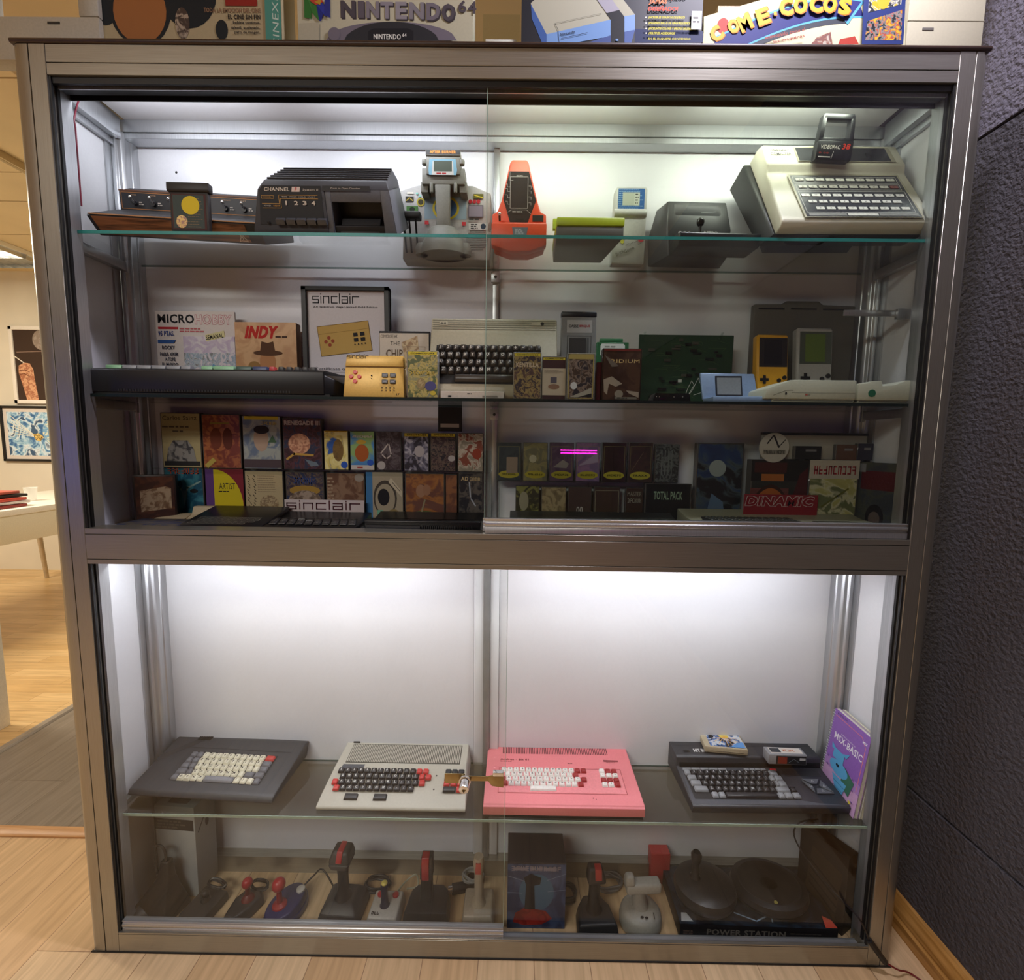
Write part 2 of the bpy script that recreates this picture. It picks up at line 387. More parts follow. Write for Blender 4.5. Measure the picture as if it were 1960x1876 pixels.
p = AZ(-20, 470, 2.49)
t = thing('louvre_lamp', 'square ceiling lamp with metal louvres in the next room', 'lamp', (-2.9, 2.55, 2.44))
g = G(); g.box(-0.5, 0.28, -0.20, 0.20, 0.03, 0.058, pl('#f0ead8')); g.obj('housing', t)
g = G(); g.box(-0.48, 0.26, -0.05, 0.05, 0.018, 0.03, glow('#fff0cf', 3)); g.obj('tube', t)
g = G()
for i in range(9): x = -0.48+i*0.0925; g.box(x-0.002, x+0.002, -0.2, 0.2, 0, 0.03, metal('louvre_metal', '#cfd4da', 0.2))
for y in (-0.19, 0.0, 0.19): g.box(-0.5, 0.28, y-0.002, y+0.002, 0, 0.03, metal('louvre_metal', '#cfd4da', 0.2))
g.obj('louvre', t)

# posters on the far wall
t = thing('framed_poster', 'white framed poster of a raised hand holding a cigarette, dark brown ground', 'poster', (-3.25, 2.955, 1.43))
g = G(); W_, H_ = 0.46, 0.63
for a in ((0, W_, 0, 0.03), (0, W_, H_-0.03, H_), (0, 0.03, 0, H_), (W_-0.03, W_, 0, H_)): g.box(a[0], a[1], 0, 0.022, a[2], a[3], pl('#ece6da'))
g.obj('frame', t, 0.003); g = G(); g.box(0.02, W_-0.02, 0.010, 0.02, 0.02, H_-0.02, card('#3b2a20')); d = D(g, (0, 0.010, 0))
SK = collage(['#c98f66', '#a8694a', '#dba77f'], 30, 3); d.poly([(0.10, 0.03), (0.075, 0.15), (0.05, 0.25), (0.055, 0.31), (0.10, 0.335), (0.15, 0.33), (0.175, 0.28), (0.18, 0.2), (0.2, 0.03)], SK)
d.line([(0.06, 0.27), (0.11, 0.275), (0.14, 0.26)], 0.006, ink('#7a4630')); d.line([(0.06, 0.24), (0.10, 0.245), (0.14, 0.22)], 0.006, ink('#7a4630'))
d.line([(0.03, 0.385), (0.10, 0.335)], 0.008, ink('#e8e0d0')); d.line([(0.05, 0.42), (0.30, 0.43)], 0.004, ink('#a5897a')); d.ell(0.26, 0.52, 0.07, 0.08, collage(['#d9cfc4', '#8f8074'], 30, 5)); g.obj('poster_print', t)
t = thing('framed_poster', 'black framed blue and silver poster with golden rays', 'poster', (-3.39, 2.955, 0.945))
g = G(); W_, H_ = 0.60, 0.465
for a in ((0, W_, 0, 0.02), (0, W_, H_-0.02, H_), (0, 0.02, 0, H_), (W_-0.02, W_, 0, H_)): g.box(a[0], a[1], 0, 0.024, a[2], a[3], BLACK)
g.obj('frame', t, 0.002); g = G(); g.box(0.01, W_-0.01, 0.012, 0.02, 0.01, H_-0.01, card('#d9cfc4')); d = D(g, (0, 0.012, 0))
d.rect(0.05, 0.05, 0.55, 0.415, collage(['#1d2630', '#3d6fa3', '#9cc6dc', '#dfeaf0', '#3a5878'], 9, 4))
for i in range(6): d.line([(0.08, 0.385-i*0.03), (0.30+0.01*i, 0.20)], 0.005, ink('#e8e6d2'))
d.poly([(0.26, 0.23), (0.31, 0.24), (0.35, 0.21), (0.32, 0.17), (0.28, 0.18)], collage(['#c8903a', '#f0d27a', '#6a4a20'], 60, 6)); d.ell(0.42, 0.25, 0.075, 0.10, collage(['#243f63', '#7fb2d6', '#e7e3c2'], 30, 8)); g.obj('poster_print', t)

def frosted():
    m, nt, b = nodes('frosted_cup_plastic'); b.inputs['Base Color'].default_value = (0.85, 0.84, 0.80, 1); b.inputs['Alpha'].default_value = 0.45; b.inputs['Roughness'].default_value = 0.3; return m
# the white table
t = thing('white_table', 'white table with deep front panel against the far wall of the next room', 'table', (-1.93, 1.6, 0))
g = G(); g.box(-0.75, 0.012, -0.9, 1.05, 0.705, 0.74, pl('#efeadb', 0.4)); g.obj('tabletop', t, 0.004)
g = G(); g.box(-0.012, 0, -0.88, 1.04, 0.545, 0.705, pl('#e4dcc2', 0.45)); g.obj('front_panel', t, 0.002)
a = AY(68, 1020, 2.55); b = AY(89, 1095, 2.75)
for (p0, p1) in (((a.x+1.93, a.y-1.6, 0.70), (b.x+1.93, b.y-1.6, 0.0)), ((-0.08, -0.80, 0.70), (-0.02, -0.86, 0)), ((-0.68, -0.80, 0.70), (-0.72, -0.86, 0)), ((-0.1, 0.95, 0.7), (-0.05, 1.0, 0.0))):
    g = G(); g.cyl(p0, p1, 0.022, 0.014, 12, metal('table_leg_metal', '#d0c6b0', 0.5, m_=0.5)); g.obj('leg', t)
for i, (c, x0, x1, zz, lab) in enumerate((('#8a2320', -0.34, -0.05, 0, 'dark red closed folder at the bottom of the pile on the white table'), ('#d8cfc8', -0.36, -0.06, 1, 'pale folder second from the bottom of the pile on the white table'), ('#c2402f', -0.38, -0.055, 2, 'bright red folder in the middle of the pile on the white table'), ('#161314', -0.36, -0.08, 3, 'black folder under the top one of the pile on the white table'), ('#c05a48', -0.40, -0.09, 4, 'faded red folder lying topmost on the pile on the white table'))):
    t = thing('folder', lab, 'folder', (-1.93, 1.71+0.01*(i % 2), 0.7405+0.019*zz), (0, 0, R([4, -3, 2, -5, 3][i])), 'folders piled on the table')
    g = G(); g.box(x0, x1, -0.25, 0.10, 0.001, 0.017, pl(c, 0.4)); g.obj('cover', t, 0.003)
    g = G(); g.box(x0+0.006, x1-0.004, -0.2545, -0.251, 0.004, 0.014, pl('#ddd6c8', 0.6)); g.obj('pages', t)
g = G(); g.lathe([(0.025, 0.001), (0.034, 0.085), (0.0355, 0.087), (0.033, 0.085), (0.024, 0.004)], frosted())
CUPX, CUPY = -2.20, 2.03; o = g.obj('plastic_cup', loc=(CUPX, CUPY, 0.7405)); tag(o, 'clear plastic cup beside the folders on the white table', 'cup')

# neon tubes at the dark end of the room (seen as reflections)
def mirror(px, py, y=-3.3): q = AY(px, py, 0.02-y); return Vector((q.x, y, q.z))
t = thing('neon_lamp', 'pair of pink neon tubes on the dark wall, reflected in the glass door', 'neon lamp', mirror(1108, 865))
g = G(); g.box(-0.2, 0.2, -0.03, -0.01, -0.03, 0.03, BLACK); g.obj('backing', t)
for z in (-0.013, 0.013): g = G(); g.cyl((-0.165, 0, z), (0.165, 0, z), 0.006, n=10, m=glow('#ff28d0', 22)); g.obj('tube', t)
for px, y0, y1, w in ((1206, 812, 845, 'upper'), (1200, 938, 972, 'lower')):
    a = mirror(px, y0); b = mirror(px-3, y1); t = thing('neon_lamp', '%s yellow neon tube reflected right of the pink ones' % w, 'neon lamp', (a+b)/2)
    g = G(); g.cyl((0, 0, (a.z-b.z)/2), (0, 0, (b.z-a.z)/2), 0.005, n=10, m=glow('#ffe860', 10)); g.obj('tube', t); g = G(); g.box(-0.015, 0.015, -0.03, -0.01, -0.09, 0.09, BLACK); g.obj('backing', t)

t = thing('wall_screen', 'blue lit screen on the dark wall, seen as a blue sheen on the left post', 'screen', (-3.35, -3.54, 0.98))
g = G(); g.box(-0.42, 0.42, -0.01, 0.03, -0.24, 0.24, BLACK); g.obj('housing', t, 0.004); g = G(); g.box(-0.39, 0.39, 0.0302, 0.032, -0.21, 0.21, glow('#3a6cff', 5)); g.obj('screen', t)

# ---------------------------------------------------------------- the display case
W, H, DD = 1.8, 1.878, 0.235
XL, XR = 0.064, 1.745
cab = thing('display_case', 'tall aluminium display case with sliding glass doors and lit shelves', 'display case', (0, 0, 0))
def cpart(g, name, **k): return g.obj(name, cab, **k)
def post(x0, x1, gx):
    g = G(); lo = x0 == 0
    a = 0.012 if lo else 0; b = 0 if lo else 0.012
    if lo:
        g.prism([(0, 0.012), (0.004, 0.004), (0.012, 0), (gx-0.0008, 0), (gx-0.0008, 0.046), (0, 0.046)], 'z', 0, H, ALUV); g.box(gx+0.0008, x1, 0, 0.046, 0, H, ALUV)
    else:
        g.box(x0, gx-0.0006, 0, 0.046, 0, H, ALUV); g.prism([(gx+0.0006, 0), (x1-0.012, 0), (x1-0.004, 0.004), (x1, 0.012), (x1, 0.046), (gx+0.0006, 0.046)], 'z', 0, H, ALUV)
    g.box(gx-0.0008, gx+0.0008, 0.002, 0.045, 0, H, BLACK if lo else ALUI)
    cpart(g, 'corner_post', bevel=0.0006, seg=1)
post(0, XL, 0.033); post(XR, W, 1.774)
g = G(); g.box(XL, XR, 0.001, 0.044, 1.8475, H, ALU); g.box(XL, XR, 0.001, 0.010, 1.826, 1.8462, ALU); g.box(XL, XR, 0.003, 0.04, 1.8462, 1.8475, BLACK); cpart(g, 'header_rail', bevel=0.0005, seg=1)
g = G(); g.box(XL, XR, 0.006, 0.0125, 1.815, 1.832, RUB); g.box(XL, XR, 0.0165, 0.0185, 1.812, 1.832, ALUI); g.box(XL, XR, 0.0205, 0.036, 1.815, 1.832, RUB); g.box(XL, XR, 0.0425, 0.0445, 1.81, 1.848, RUB); cpart(g, 'upper_track')
g = G(); g.box(-0.001, W+0.001, -0.003, 0.25, 1.8785, 1.887, wood('brown_edge', '#2a1c15', '#3a271c', 30)); cpart(g, 'top_board', bevel=0.0035, seg=3)
g = G(); g.box(0.05, XR, 0.045, 0.233, 1.871, 1.8779, LACQ); cpart(g, 'inner_ceiling')
g = G(); g.box(XL, XR, 0, 0.044, 0.9605, 0.972, ALU); g.box(XL, XR, 0, 0.044, 0.9085, 0.9595, ALU); g.box(XL, XR, 0, 0.044, 0.898, 0.9075, ALU); g.box(XL, XR, 0.002, 0.043, 0.9, 0.97, BLACK); cpart(g, 'middle_rail', bevel=0.0005, seg=1)
g = G(); g.box(XL, XR, 0, 0.007, 0.0, 0.0455, ALU); g.box(XL, XR, 0.0, 0.007, 0.0465, 0.050, ALU); g.box(XL, XR, 0.001, 0.0065, 0.0, 0.0495, BLACK); g.box(XL, XR, 0.007, 0.046, 0.0005, 0.004, ALUI); cpart(g, 'bottom_rail', bevel=0.0005, seg=1)
g = G(); g.box(0.001, W-0.001, -0.0015, 0.002, 0.0, 0.003, RUB); cpart(g, 'floor_gasket')
# gaskets beside the doors
for x0, x1 in ((XL, XL+0.006), (XR-0.006, XR)):
    for z0, z1 in ((0.972, 1.826), (0.05, 0.898)):
        g = G(); xa, xb = (x0, x0+0.004) if x0 < 1 else (x1-0.004, x1); g.box(xa, xb, 0.003, 0.0075, z0, z1, RUB); g.box(xa, xb, 0.0145, 0.020, z0, z1, RUB); cpart(g, 'side_gasket')
        g = G(); xa, xb = (x0, x0+0.002) if x0 < 1 else (x1-0.002, x1); g.box(xa, xb, 0.0205, 0.046, z0, z1, ALUI); cpart(g, 'lit_post_face')  # paler sheet added over the post's inner face, standing for its LED light
# board between the compartments
g = G(); g.box(0.02, 1.78, 0.045, 0.233, 0.915, 0.960, LACQ); g.box(0.02, 1.78, 0.044, 0.233, 0.905, 0.915, LACQ); cpart(g, 'middle_board')
# back
for x0, x1 in ((0.05, 0.889), (0.889, 1.75)):
    g = G(); g.box(x0, x1, 0.2255, 0.232, 0.960, 1.832, LACQ); cpart(g, 'back_panel')
    g = G(); g.box(x0, x1, 0.2255, 0.232, 0.045, 0.905, LACQ); cpart(g, 'back_panel')
g = G(); g.box(0.884, 0.898, 0.214, 0.2255, 0.960, 1.842, ALUI); cpart(g, 'back_mullion', bevel=0.001)
g = G(); g.box(0.868, 0.884, 0.212, 0.2255, 0.045, 0.905, metal('grey_strip', '#8f9092', 0.4, m_=0.4)); g.box(0.842, 0.868, 0.219, 0.2255, 0.045, 0.905, LACQ); g.box(0.884, 0.908, 0.219, 0.2255, 0.045, 0.905, LACQ); cpart(g, 'back_mullion', bevel=0.001)
g = G(); g.box(0.04, 1.76, 0.19, 0.233, 1.845, 1.8708, ALUI); g.box(0.04, 1.76, 0.194, 0.233, 1.8435, 1.845, BLACK); g.box(0.04, 1.76, 0.192, 0.233, 1.832, 1.8435, ALUI); cpart(g, 'back_beam', bevel=0.0006, seg=1)
g = G(); g.box(0.04, 1.76, 0.20, 0.233, 0.0, 0.0448, ALU); cpart(g, 'back_beam')
for s in (0, 1):
    def X(a): return a if s == 0 else W-a
    def bx_(g, a, b, *r): g.box(min(X(a), X(b)), max(X(a), X(b)), *r)
    for z0, z1, top in ((0.960, 1.852, 1), (0.0, 0.905, 0)):
        g = G(); bx_(g, 0.012, 0.02, 0.046, 0.232, z0, z1, LACQ); cpart(g, 'side_panel')
        g = G(); prof = [(0.0, 0.185), (0.024, 0.185), (0.024, 0.180), (0.034, 0.178), (0.036, 0.183), (0.043, 0.185), (0.047, 0.191), (0.047, 0.205), (0.050, 0.207), (0.050, 0.232), (0.0, 0.232)]
        if s: prof = [(W-a, b) for a, b in prof]
        g.prism(prof, 'z', z0, z1 if not top else 1.8445, ALUI); cpart(g, 'back_post', bevel=0.0015)
        g = G(); bx_(g, 0.020, 0.024, 0.165, 0.185, z0, z1, ALUI); cpart(g, 'side_frame_strip')
        g = G(); bx_(g, 0.020, 0.05, 0.046, 0.058, z0, z1, ALUI); cpart(g, 'side_frame_strip')
    g = G(); bx_(g, 0.02, 0.045, 0.046, 0.185, 1.826, 1.871, ALUI); bx_(g, 0.02, 0.03, 0.046, 0.185, 1.812, 1.826, ALUI); cpart(g, 'side_beam', bevel=0.001)
# sliding doors
PANE = glass('door_glass', (0.965, 0.976, 0.968), 1.47, 0.0); 
PANEEDGE = pl('#9fb8ac', 0.2)
def door(x0, x1, y, z0, z1, rz0, rz1, edge=True):
    dr = G(); dr.box(x0, x1, y, y+0.0045, rz1-0.006, z1, PANE); o = cpart(dr, 'sliding_door')
    g = G(); h = rz1-rz0
    g.prism([(y-0.004, rz0), (y-0.004, rz0+h*0.42), (y-0.002, rz0+h*0.46), (y-0.005, rz0+h*0.55), (y-0.005, rz0+h*0.75), (y-0.002, rz0+h*0.8), (y-0.004, rz1), (y+0.008, rz1), (y+0.008, rz0)], 'x', x0, x1, ALUI); g.obj('bottom_rail', o, 0.0004, 1)
    return o
door(0.882, XR-0.002, 0.0085, 0.972, 1.822, 0.973, 1.003); door(0.877, XR-0.006, 0.0255, 0.972, 1.822, 0.973, 1.001)
do_ = [o for o in bpy.data.objects if o.name == 'sliding_door'][0]
g = G(); g.box(0.8808, 0.8820, 0.0085, 0.013, 1.003, 1.82, pl('#8fa89c', 0.2)); g.obj('pane_edge', do_)
dl = door(XL+0.006, 0.930, 0.0085, 0.05, 0.897, 0.0405, 0.0735); dq = door(0.862, XR-0.006, 0.0255, 0.006, 0.897, 0.006, 0.032)
for (o_, x, y, z0, z1) in ((dl, 0.930, 0.0085, 0.0735, 0.897),):
    g = G(); g.box(x, x+0.0009, y, y+0.0045, z0, z1, PANEEDGE); g.obj('pane_edge', o_)
# lock: bar clipped across both lower doors
t = thing('door_lock', 'chrome cylinder lock on a steel bar across the lower glass doors', 'lock', AY(890, 1492, 0.0))
BR = metal('brass_steel', '#a8946a', 0.32); CH = metal('chrome', '#e6e6e8', 0.12)
g = G(); g.box(-0.044, 0.0, 0.0005, 0.0025, -0.010, 0.012, BR); g.box(0, 0.05, 0.0005, 0.0025, -0.004, 0.007, BR); g.prism([(0.05, -0.004), (0.058, -0.015), (0.083, -0.018), (0.083, 0.012), (0.058, 0.010), (0.05, 0.007)], 'y', 0.0005, 0.0025, BR); g.box(0.060, 0.083, -0.003, 0.0075, 0.010, 0.018, CH); g.obj('bar', t, 0.0004)
g = G(); g.cyl((0, 0.0004, 0), (0, -0.026, -0.004), 0.011, 0.0105, 24, CH); g.cyl((0, -0.004, 0), (0, -0.008, 0), 0.0128, n=24, m=CH); g.obj('cylinder', t, 0.0008)
g = G(); d = D(g, (0, -0.0262, -0.004), (1, 0, 0), (0, 0.15, 1)); d.ell(0, 0.0005, 0.0042, 0.0042, pl('#7d6a44', 0.3, 0.6)); d.rect(-0.0008, -0.005, 0.0008, 0.004, BLACK); g.obj('keyhole', t)

# glass shelves and their rests
SHG = {'top': glass('shelf_glass', (0.92, 0.935, 0.93), 1.5), 'middle': glass('dimming_shelf_glass', (0.79, 0.805, 0.80), 1.5), 'low': glass('dimming_low_shelf_glass', (0.70, 0.72, 0.71), 1.5)}  # middle and low glass tinted darker to dim what lies beneath
def edge(h, c2): return pl(h, 0.35, 0, 0.3)
for nm, z, col_, y1 in (('top', 1.5605, '#2f8a86', 0.213), ('middle', 1.241, '#0f1c1c', 0.213), ('low', 0.306, '#9fb5a8', 0.220)):
    g = G(); g.box(0.028, 1.772, 0.034 if nm == 'low' else 0.036, y1, z, z+0.006, SHG[nm])
    sh = cpart(g, 'shelf')
    g = G(); yy = 0.034 if nm == 'low' else 0.036; g.box(0.028, 1.772, yy-0.0012, yy, z, z+0.006, edge(col_, 0)); g.box(0.028, 1.772, y1, y1+0.001, z+0.001, z+0.005, edge('#5f7f7a', 0)); g.obj('shelf_edge', sh)
    if nm != 'low':
        for s in (0, 1):
            a, b = (0.024, 0.040) if s == 0 else (1.760, 1.776)
            g = G(); g.box(a, b, 0.047, 0.188, z-0.020, z-0.0004, ALUI); g.box(a-0.003, b+0.003, 0.180, 0.189, z-0.024, z-0.0004, ALUI); cpart(g, 'shelf_bracket', bevel=0.001)
        g = G(); g.box(0.880, 0.901, 0.205, 0.214, z-0.028, z-0.004, ALUI); d = D(g, (0, 0.205, 0)); d.ell(0.8905, z-0.016, 0.0035, 0.0035, BLACK); cpart(g, 'shelf_clip', bevel=0.001)
    else:
        for s in (0, 1):
            a, b = (0.022, 0.036) if s == 0 else (1.764, 1.778)
            g = G(); g.box(a, b, 0.06, 0.184, z-0.014, z-0.0004, ALUI); cpart(g, 'shelf_bracket', bevel=0.001)
a = AY(1652, 605, 0.12); b = AY(1768, 603, 0.07); g = G(); z = a.z
g.box(1.64, 1.775, 0.098, 0.103, z-0.006, z+0.007, ALUI); g.box(1.748, 1.775, 0.090, 0.100, z-0.013, z+0.009, ALUI); cpart(g, 'spare_bracket', bevel=0.002)
# LED tubes under the header and under the middle board
for z in (1.863, 0.8965):
    for x0, x1 in ((0.10, 0.74), (0.93, 1.68)):
        g = G(); g.box(x0, x1, 0.052, 0.072, z, z+0.006, pl('#d8d8d8')); cpart(g, 'led_tube')
# small screw hole in the upper back panel
g = G(); g.cyl((0.137, 0.2254, 1.779), (0.137, 0.2262, 1.779), 0.0028, n=14, m=BLACK); cpart(g, 'screw_hole')

# wires
g = G(); pts = [AX(*q, 0.05) for q in ((168, 156), (150, 180), (126, 215), (128, 235), (135, 262), (137, 310), (136, 352), (133, 385))]
pts = [Vector((0.056, max(0.060, p.y), min(p.z, 1.868))) for p in pts]; pts[0] = Vector((0.09, 0.075, 1.868))
g.tube(pts, 0.0016, pl('#7a0f2c', 0.35)); tag(g.obj('red_wire'), 'thin dark red wire hanging down the left inner wall of the top compartment', 'wire')
t = thing('power_cable', 'thin cable with a black plug running out of the case at its lower right corner', 'cable')
g = G(); P_ = [AY(1566, 1568, 0.15), AY(1530, 1575, 0.15), AY(1520, 1600, 0.14), AY(1545, 1645, 0.10), AY(1600, 1712, 0.055), AY(1640, 1752, 0.0), AY(1664, 1800, -0.008)]; P_ = [Vector((q.x, q.y, max(q.z, 0.01))) for q in P_]; P_[-2].y = -0.004; g.tube(P_, 0.0018, pl('#1a1314')); g.obj('black_wire', t)
g = G(); a = AY(1664, 1800, -0.008); b = AY(1694, 1842, -0.014); g.tube([a, a.lerp(b, 0.2), a.lerp(b, 0.7), b], 0.0062, pl('#171515'), smooth=2); g.obj('plug', t)
g = G(); c = AZ(1760, 1880, 0.004); g.tube([b, b.lerp(c, 0.4), AZ(1750, 1868, 0.003), Vector((c.x+0.05, c.y-0.06, 0.003))], 0.0018, pl('#6a1519')); g.obj('red_wire', t)
# ---------------------------------------------------------------- top shelf (glass top at z = 1.5665)
Z1 = 1.5668
# woodgrain console with six switches
t = thing('game_console', 'low woodgrain game console with silver switches, at the left end of the top shelf', 'game console', (0.246, 0.0795, Z1+0.001), (R(24), R(2.2), R(1))); t.scale = (0.94, 1, 1)
WG = wood('woodgrain_print', '#4a2a18', '#a06a44', 9, (1, 1, 14)); DK = pl('#1d1c1f', 0.5)
w = 0.182
g = G(); g.prism([(0.0, 0.0), (-0.018, 0.036), (-0.012, 0.040), (0.075, 0.048), (0.080, 0.046), (0.092, 0.084), (0.128, 0.090), (0.140, 0.05), (0.14, 0)], 'x', -w, w, DK); g.obj('body', t, 0.002)
g = G(); g.prism([(-0.0022, 0.003), (-0.0190, 0.0355), (-0.0175, 0.0355), (-0.001, 0.003)], 'x', -w+0.010, w-0.030, WG); g.obj('front_trim', t)
g = G(); g.box(-w+0.004, w-0.006, -0.0170, -0.0125, 0.0385, 0.0405, pl('#c49a72', 0.4)); g.obj('trim_line', t)
g = G(); g.prism([(-w-0.001, 0), (-w-0.001, 0)], 'y', 0, 0, DK) if False else None
n_ = Vector((0, -0.038, 0.012)).normalized()
g = G(); d = D(g, (-w, 0.0805, 0.047), (1, 0, 0), (0, 0.012, 0.038)); d.frame(0.005, 0.004, 2*w-0.005, 0.036, 0.001, ink('#c98a4a')); d.rect(0, 0.038, 2*w, 0.041, pl('#6a4530'))
for i, x in enumerate((0.035, 0.078, 0.121, 0.243, 0.286, 0.329)): d.text(['POWER', 'TV TYPE', 'DIFFICULTY', 'DIFFICULTY', 'SELECT', 'RESET'][i], x-0.008, 0.030, 0.0025, ink('#d8b088'), al='l')
for x in (0.045, 0.088, 0.131, 0.253, 0.296, 0.339): d.lines(x, 0.018, 0.014, 2, 0.004, 0.002, ink('#c9c1b8'))
g.obj('switch_panel', t)
for x in (-0.147, -0.104, -0.061, 0.061, 0.104, 0.147):
    g = G(); b = Vector((x, 0.084, 0.062)); u = (n_+Vector((0, 0, 0.9))).normalized(); g.cyl(b-n_*0.004, b+n_*0.003, 0.0055, n=14, m=pl('#26262a', 0.3)); g.cyl(b, b+u*0.013, 0.0026, 0.0032, 10, metal('chrome', '#e6e6e8', 0.12)); g.ball(b+u*0.0135, 0.0036, metal('chrome', '#e6e6e8', 0.12), 10, 6); g.obj('switch', t)
g = G(); d = D(g, (w-0.052, -0.0030, 0.004), (1, 0, 0), (0, -0.018, 0.033)); L_ = ink('#e8d8c4')
d.line([(0.0, 0.004), (0.004, 0.009), (0.0055, 0.020)], 0.0016, L_); d.line([(0.0145, 0.004), (0.0105, 0.009), (0.009, 0.020)], 0.0016, L_); d.rect(0.0065, 0.004, 0.008, 0.021, L_); d.text('ATARI', -0.003, -0.0005, 0.0032, L_, w=0.020, bold=0.03); g.obj('emblem', t)
# cartridge leaning on it
t = thing('game_cartridge', 'black game cartridge with a yellow disc on its label, leaning on the woodgrain console', 'game cartridge', (0.291, 0.0365, Z1+0.001), (R(0), 0, R(2)))
g = G(); g.box(-0.037, 0.037, 0, 0.011, 0, 0.073, pl('#26211f', 0.55)); g.prism([(-0.001, 0.073), (-0.003, 0.076), (-0.003, 0.090), (0.012, 0.090), (0.012, 0.073)], 'x', -0.041, 0.041, pl('#1b1817', 0.5)); g.obj('case', t, 0.0015)
g = G(); d = D(g, (-0.033, -0.0002, 0.003)); d.rect(0, 0, 0.066, 0.066, ink('#4a2a26')); d.rect(0.002, 0.002, 0.062, 0.064, ink('#3f4a46')); d.lines(0.03, 0.058, 0.03, 12, 0.0048, 0.0012, ink('#7a6a50'), 4)
d.ell(0.036, 0.045, 0.0175, 0.0175, ink('#d8c02a')); d.ell(0.018, 0.014, 0.011, 0.012, collage(['#b8942a', '#8a4a2a', '#d8b040'], 160, 3)); g.obj('label', t)

# dark grey console with a cartridge bay
t = thing('game_console', 'dark grey wedge game console with ribbed top, push keys and a wide cartridge slot', 'game console', (0.5555, 0.046, Z1), (R(30), 0, 0)); t.scale = (1, 0.8, 0.86)
CF = pl('#3a3b3f', 0.55); CF2 = pl('#5c5f66', 0.5); CFD = pl('#141416', 0.5)
prof = [(0.0, 0.0), (0.0, 0.012), (0.030, 0.092), (0.056, 0.106), (0.150, 0.122), (0.150, 0.0)]
g = G(); x0, x1 = -0.138, 0.142
def wprof(y0z): return y0z
def trap(xa, xb, y, z, k=0.16): return xa, xb
# left block, bay frame, right flank
front = [(-0.140, 0.0), (-0.122, 0.092), (-0.106, 0.106), (-0.098, 0.122)]
def loft(g, rings, m):
    """rings of equal-length points joined; ends capped"""
    n = len(rings[0]); v = [p for r_ in rings for p in r_]; f = [tuple(range(n))[::-1], tuple(range((len(rings)-1)*n, len(rings)*n))]
    for j in range(len(rings)-1):
        for i in range(n): f.append((j*n+i, j*n+(i+1) % n, (j+1)*n+(i+1) % n, (j+1)*n+i))
    g.add(v, f, m)
def hexring(y, z, xa, xb, y2, z2=0): return [(xa, y, z), (xb, y, z), (xb, y2, z2), (xa, y2, z2)]
loft(g, [[(-0.142, 0.0, 0), (0.008, 0.0, 0), (0.008, 0.150, 0), (-0.142, 0.150, 0)], [(-0.140, 0.002, 0.012), (0.008, 0.002, 0.012), (0.008, 0.150, 0.012), (-0.140, 0.150, 0.012)], [(-0.122, 0.026, 0.088), (0.008, 0.026, 0.088), (0.008, 0.150, 0.088), (-0.122, 0.150, 0.088)]], CF)
loft(g, [[(0.008, 0.0, 0), (0.020, 0.0, 0), (0.020, 0.150, 0), (0.008, 0.150, 0)], [(0.008, 0.026, 0.088), (0.020, 0.026, 0.088), (0.020, 0.15, 0.088), (0.008, 0.150, 0.088)]], CF2)
loft(g, [[(0.121, 0.0, 0), (0.145, 0.0, 0), (0.145, 0.150, 0), (0.121, 0.150, 0)], [(0.116, 0.026, 0.088), (0.134, 0.026, 0.088), (0.134, 0.15, 0.088), (0.116, 0.150, 0.088)]], CF2)
g.box(0.020, 0.122, 0.070, 0.149, 0.0, 0.088, CFD); g.box(0.020, 0.120, 0.010, 0.070, 0.0, 0.018, CFD)
g.prism([(0.020, 0.064), (0.026, 0.088), (0.150, 0.088), (0.070, 0.060)], 'x', 0.018, 0.118, CF2)
loft(g, [[(-0.122, 0.026, 0.088), (0.134, 0.026, 0.088), (0.134, 0.150, 0.088), (-0.122, 0.150, 0.088)], [(-0.112, 0.044, 0.104), (0.128, 0.044, 0.104), (0.132, 0.15, 0.104), (-0.112, 0.150, 0.104)], [(-0.098, 0.140, 0.124), (0.122, 0.140, 0.124), (0.124, 0.150, 0.122), (-0.098, 0.150, 0.122)]], CF)
for i in range(6):
    y = 0.052+0.016*i; z = 0.1055+0.0033*i; g.box(-0.108+0.002*i, 0.129-0.001*i, y, y+0.011, z, z+0.0042, CF)
g.obj('body', t, 0.0012)
g = G(); d = D(g, (-0.128, 0.0045, 0.020), (1, 0, 0), (0, 0.024, 0.076), lift=8e-4)
d.poly([(0.002, 0.0), (0.130, 0.0), (0.130, 0.078), (0.016, 0.078), (0.010, 0.070)], CFD); LW = ink('#d8d2c8'); LG = ink('#c8a060')
d.text('CHANNEL', 0.018, 0.067, 0.0075, LW, w=0.050, bold=0.03, it=0.2); d.poly([(0.072, 0.066), (0.088, 0.066), (0.090, 0.0755), (0.074, 0.0755)], ink('#e6d8d4')); d.text('F', 0.0785, 0.0675, 0.0065, ink('#c02838'), bold=0.04, it=0.2); d.text('System II', 0.094, 0.067, 0.0052, LW, w=0.030, it=0.2)
d.frame(0.012, 0.052, 0.036, 0.058, 0.0008, LG); d.text('CHANNEL F', 0.014, 0.0536, 0.0028, LG, w=0.02); d.line([(0.012, 0.042), (0.046, 0.042), (0.046, 0.059), (0.122, 0.059)], 0.0009, LG); d.line([(0.012, 0.033), (0.049, 0.033), (0.049, 0.052), (0.122, 0.052)], 0.0009, LG)
d.text('TIME  MODE  HOLD  START', 0.052, 0.0543, 0.0026, LW, w=0.066); d.text('POWER', 0.015, 0.036, 0.0028, LW, w=0.014); d.text('RESET', 0.034, 0.036, 0.0028, ink('#e8a83a'), w=0.012)
for i, c in enumerate('1234'): d.text(c, 0.058+0.017*i, 0.039, 0.0085, LW, w=0.008 if c != '1' else 0.003, bold=0.02)
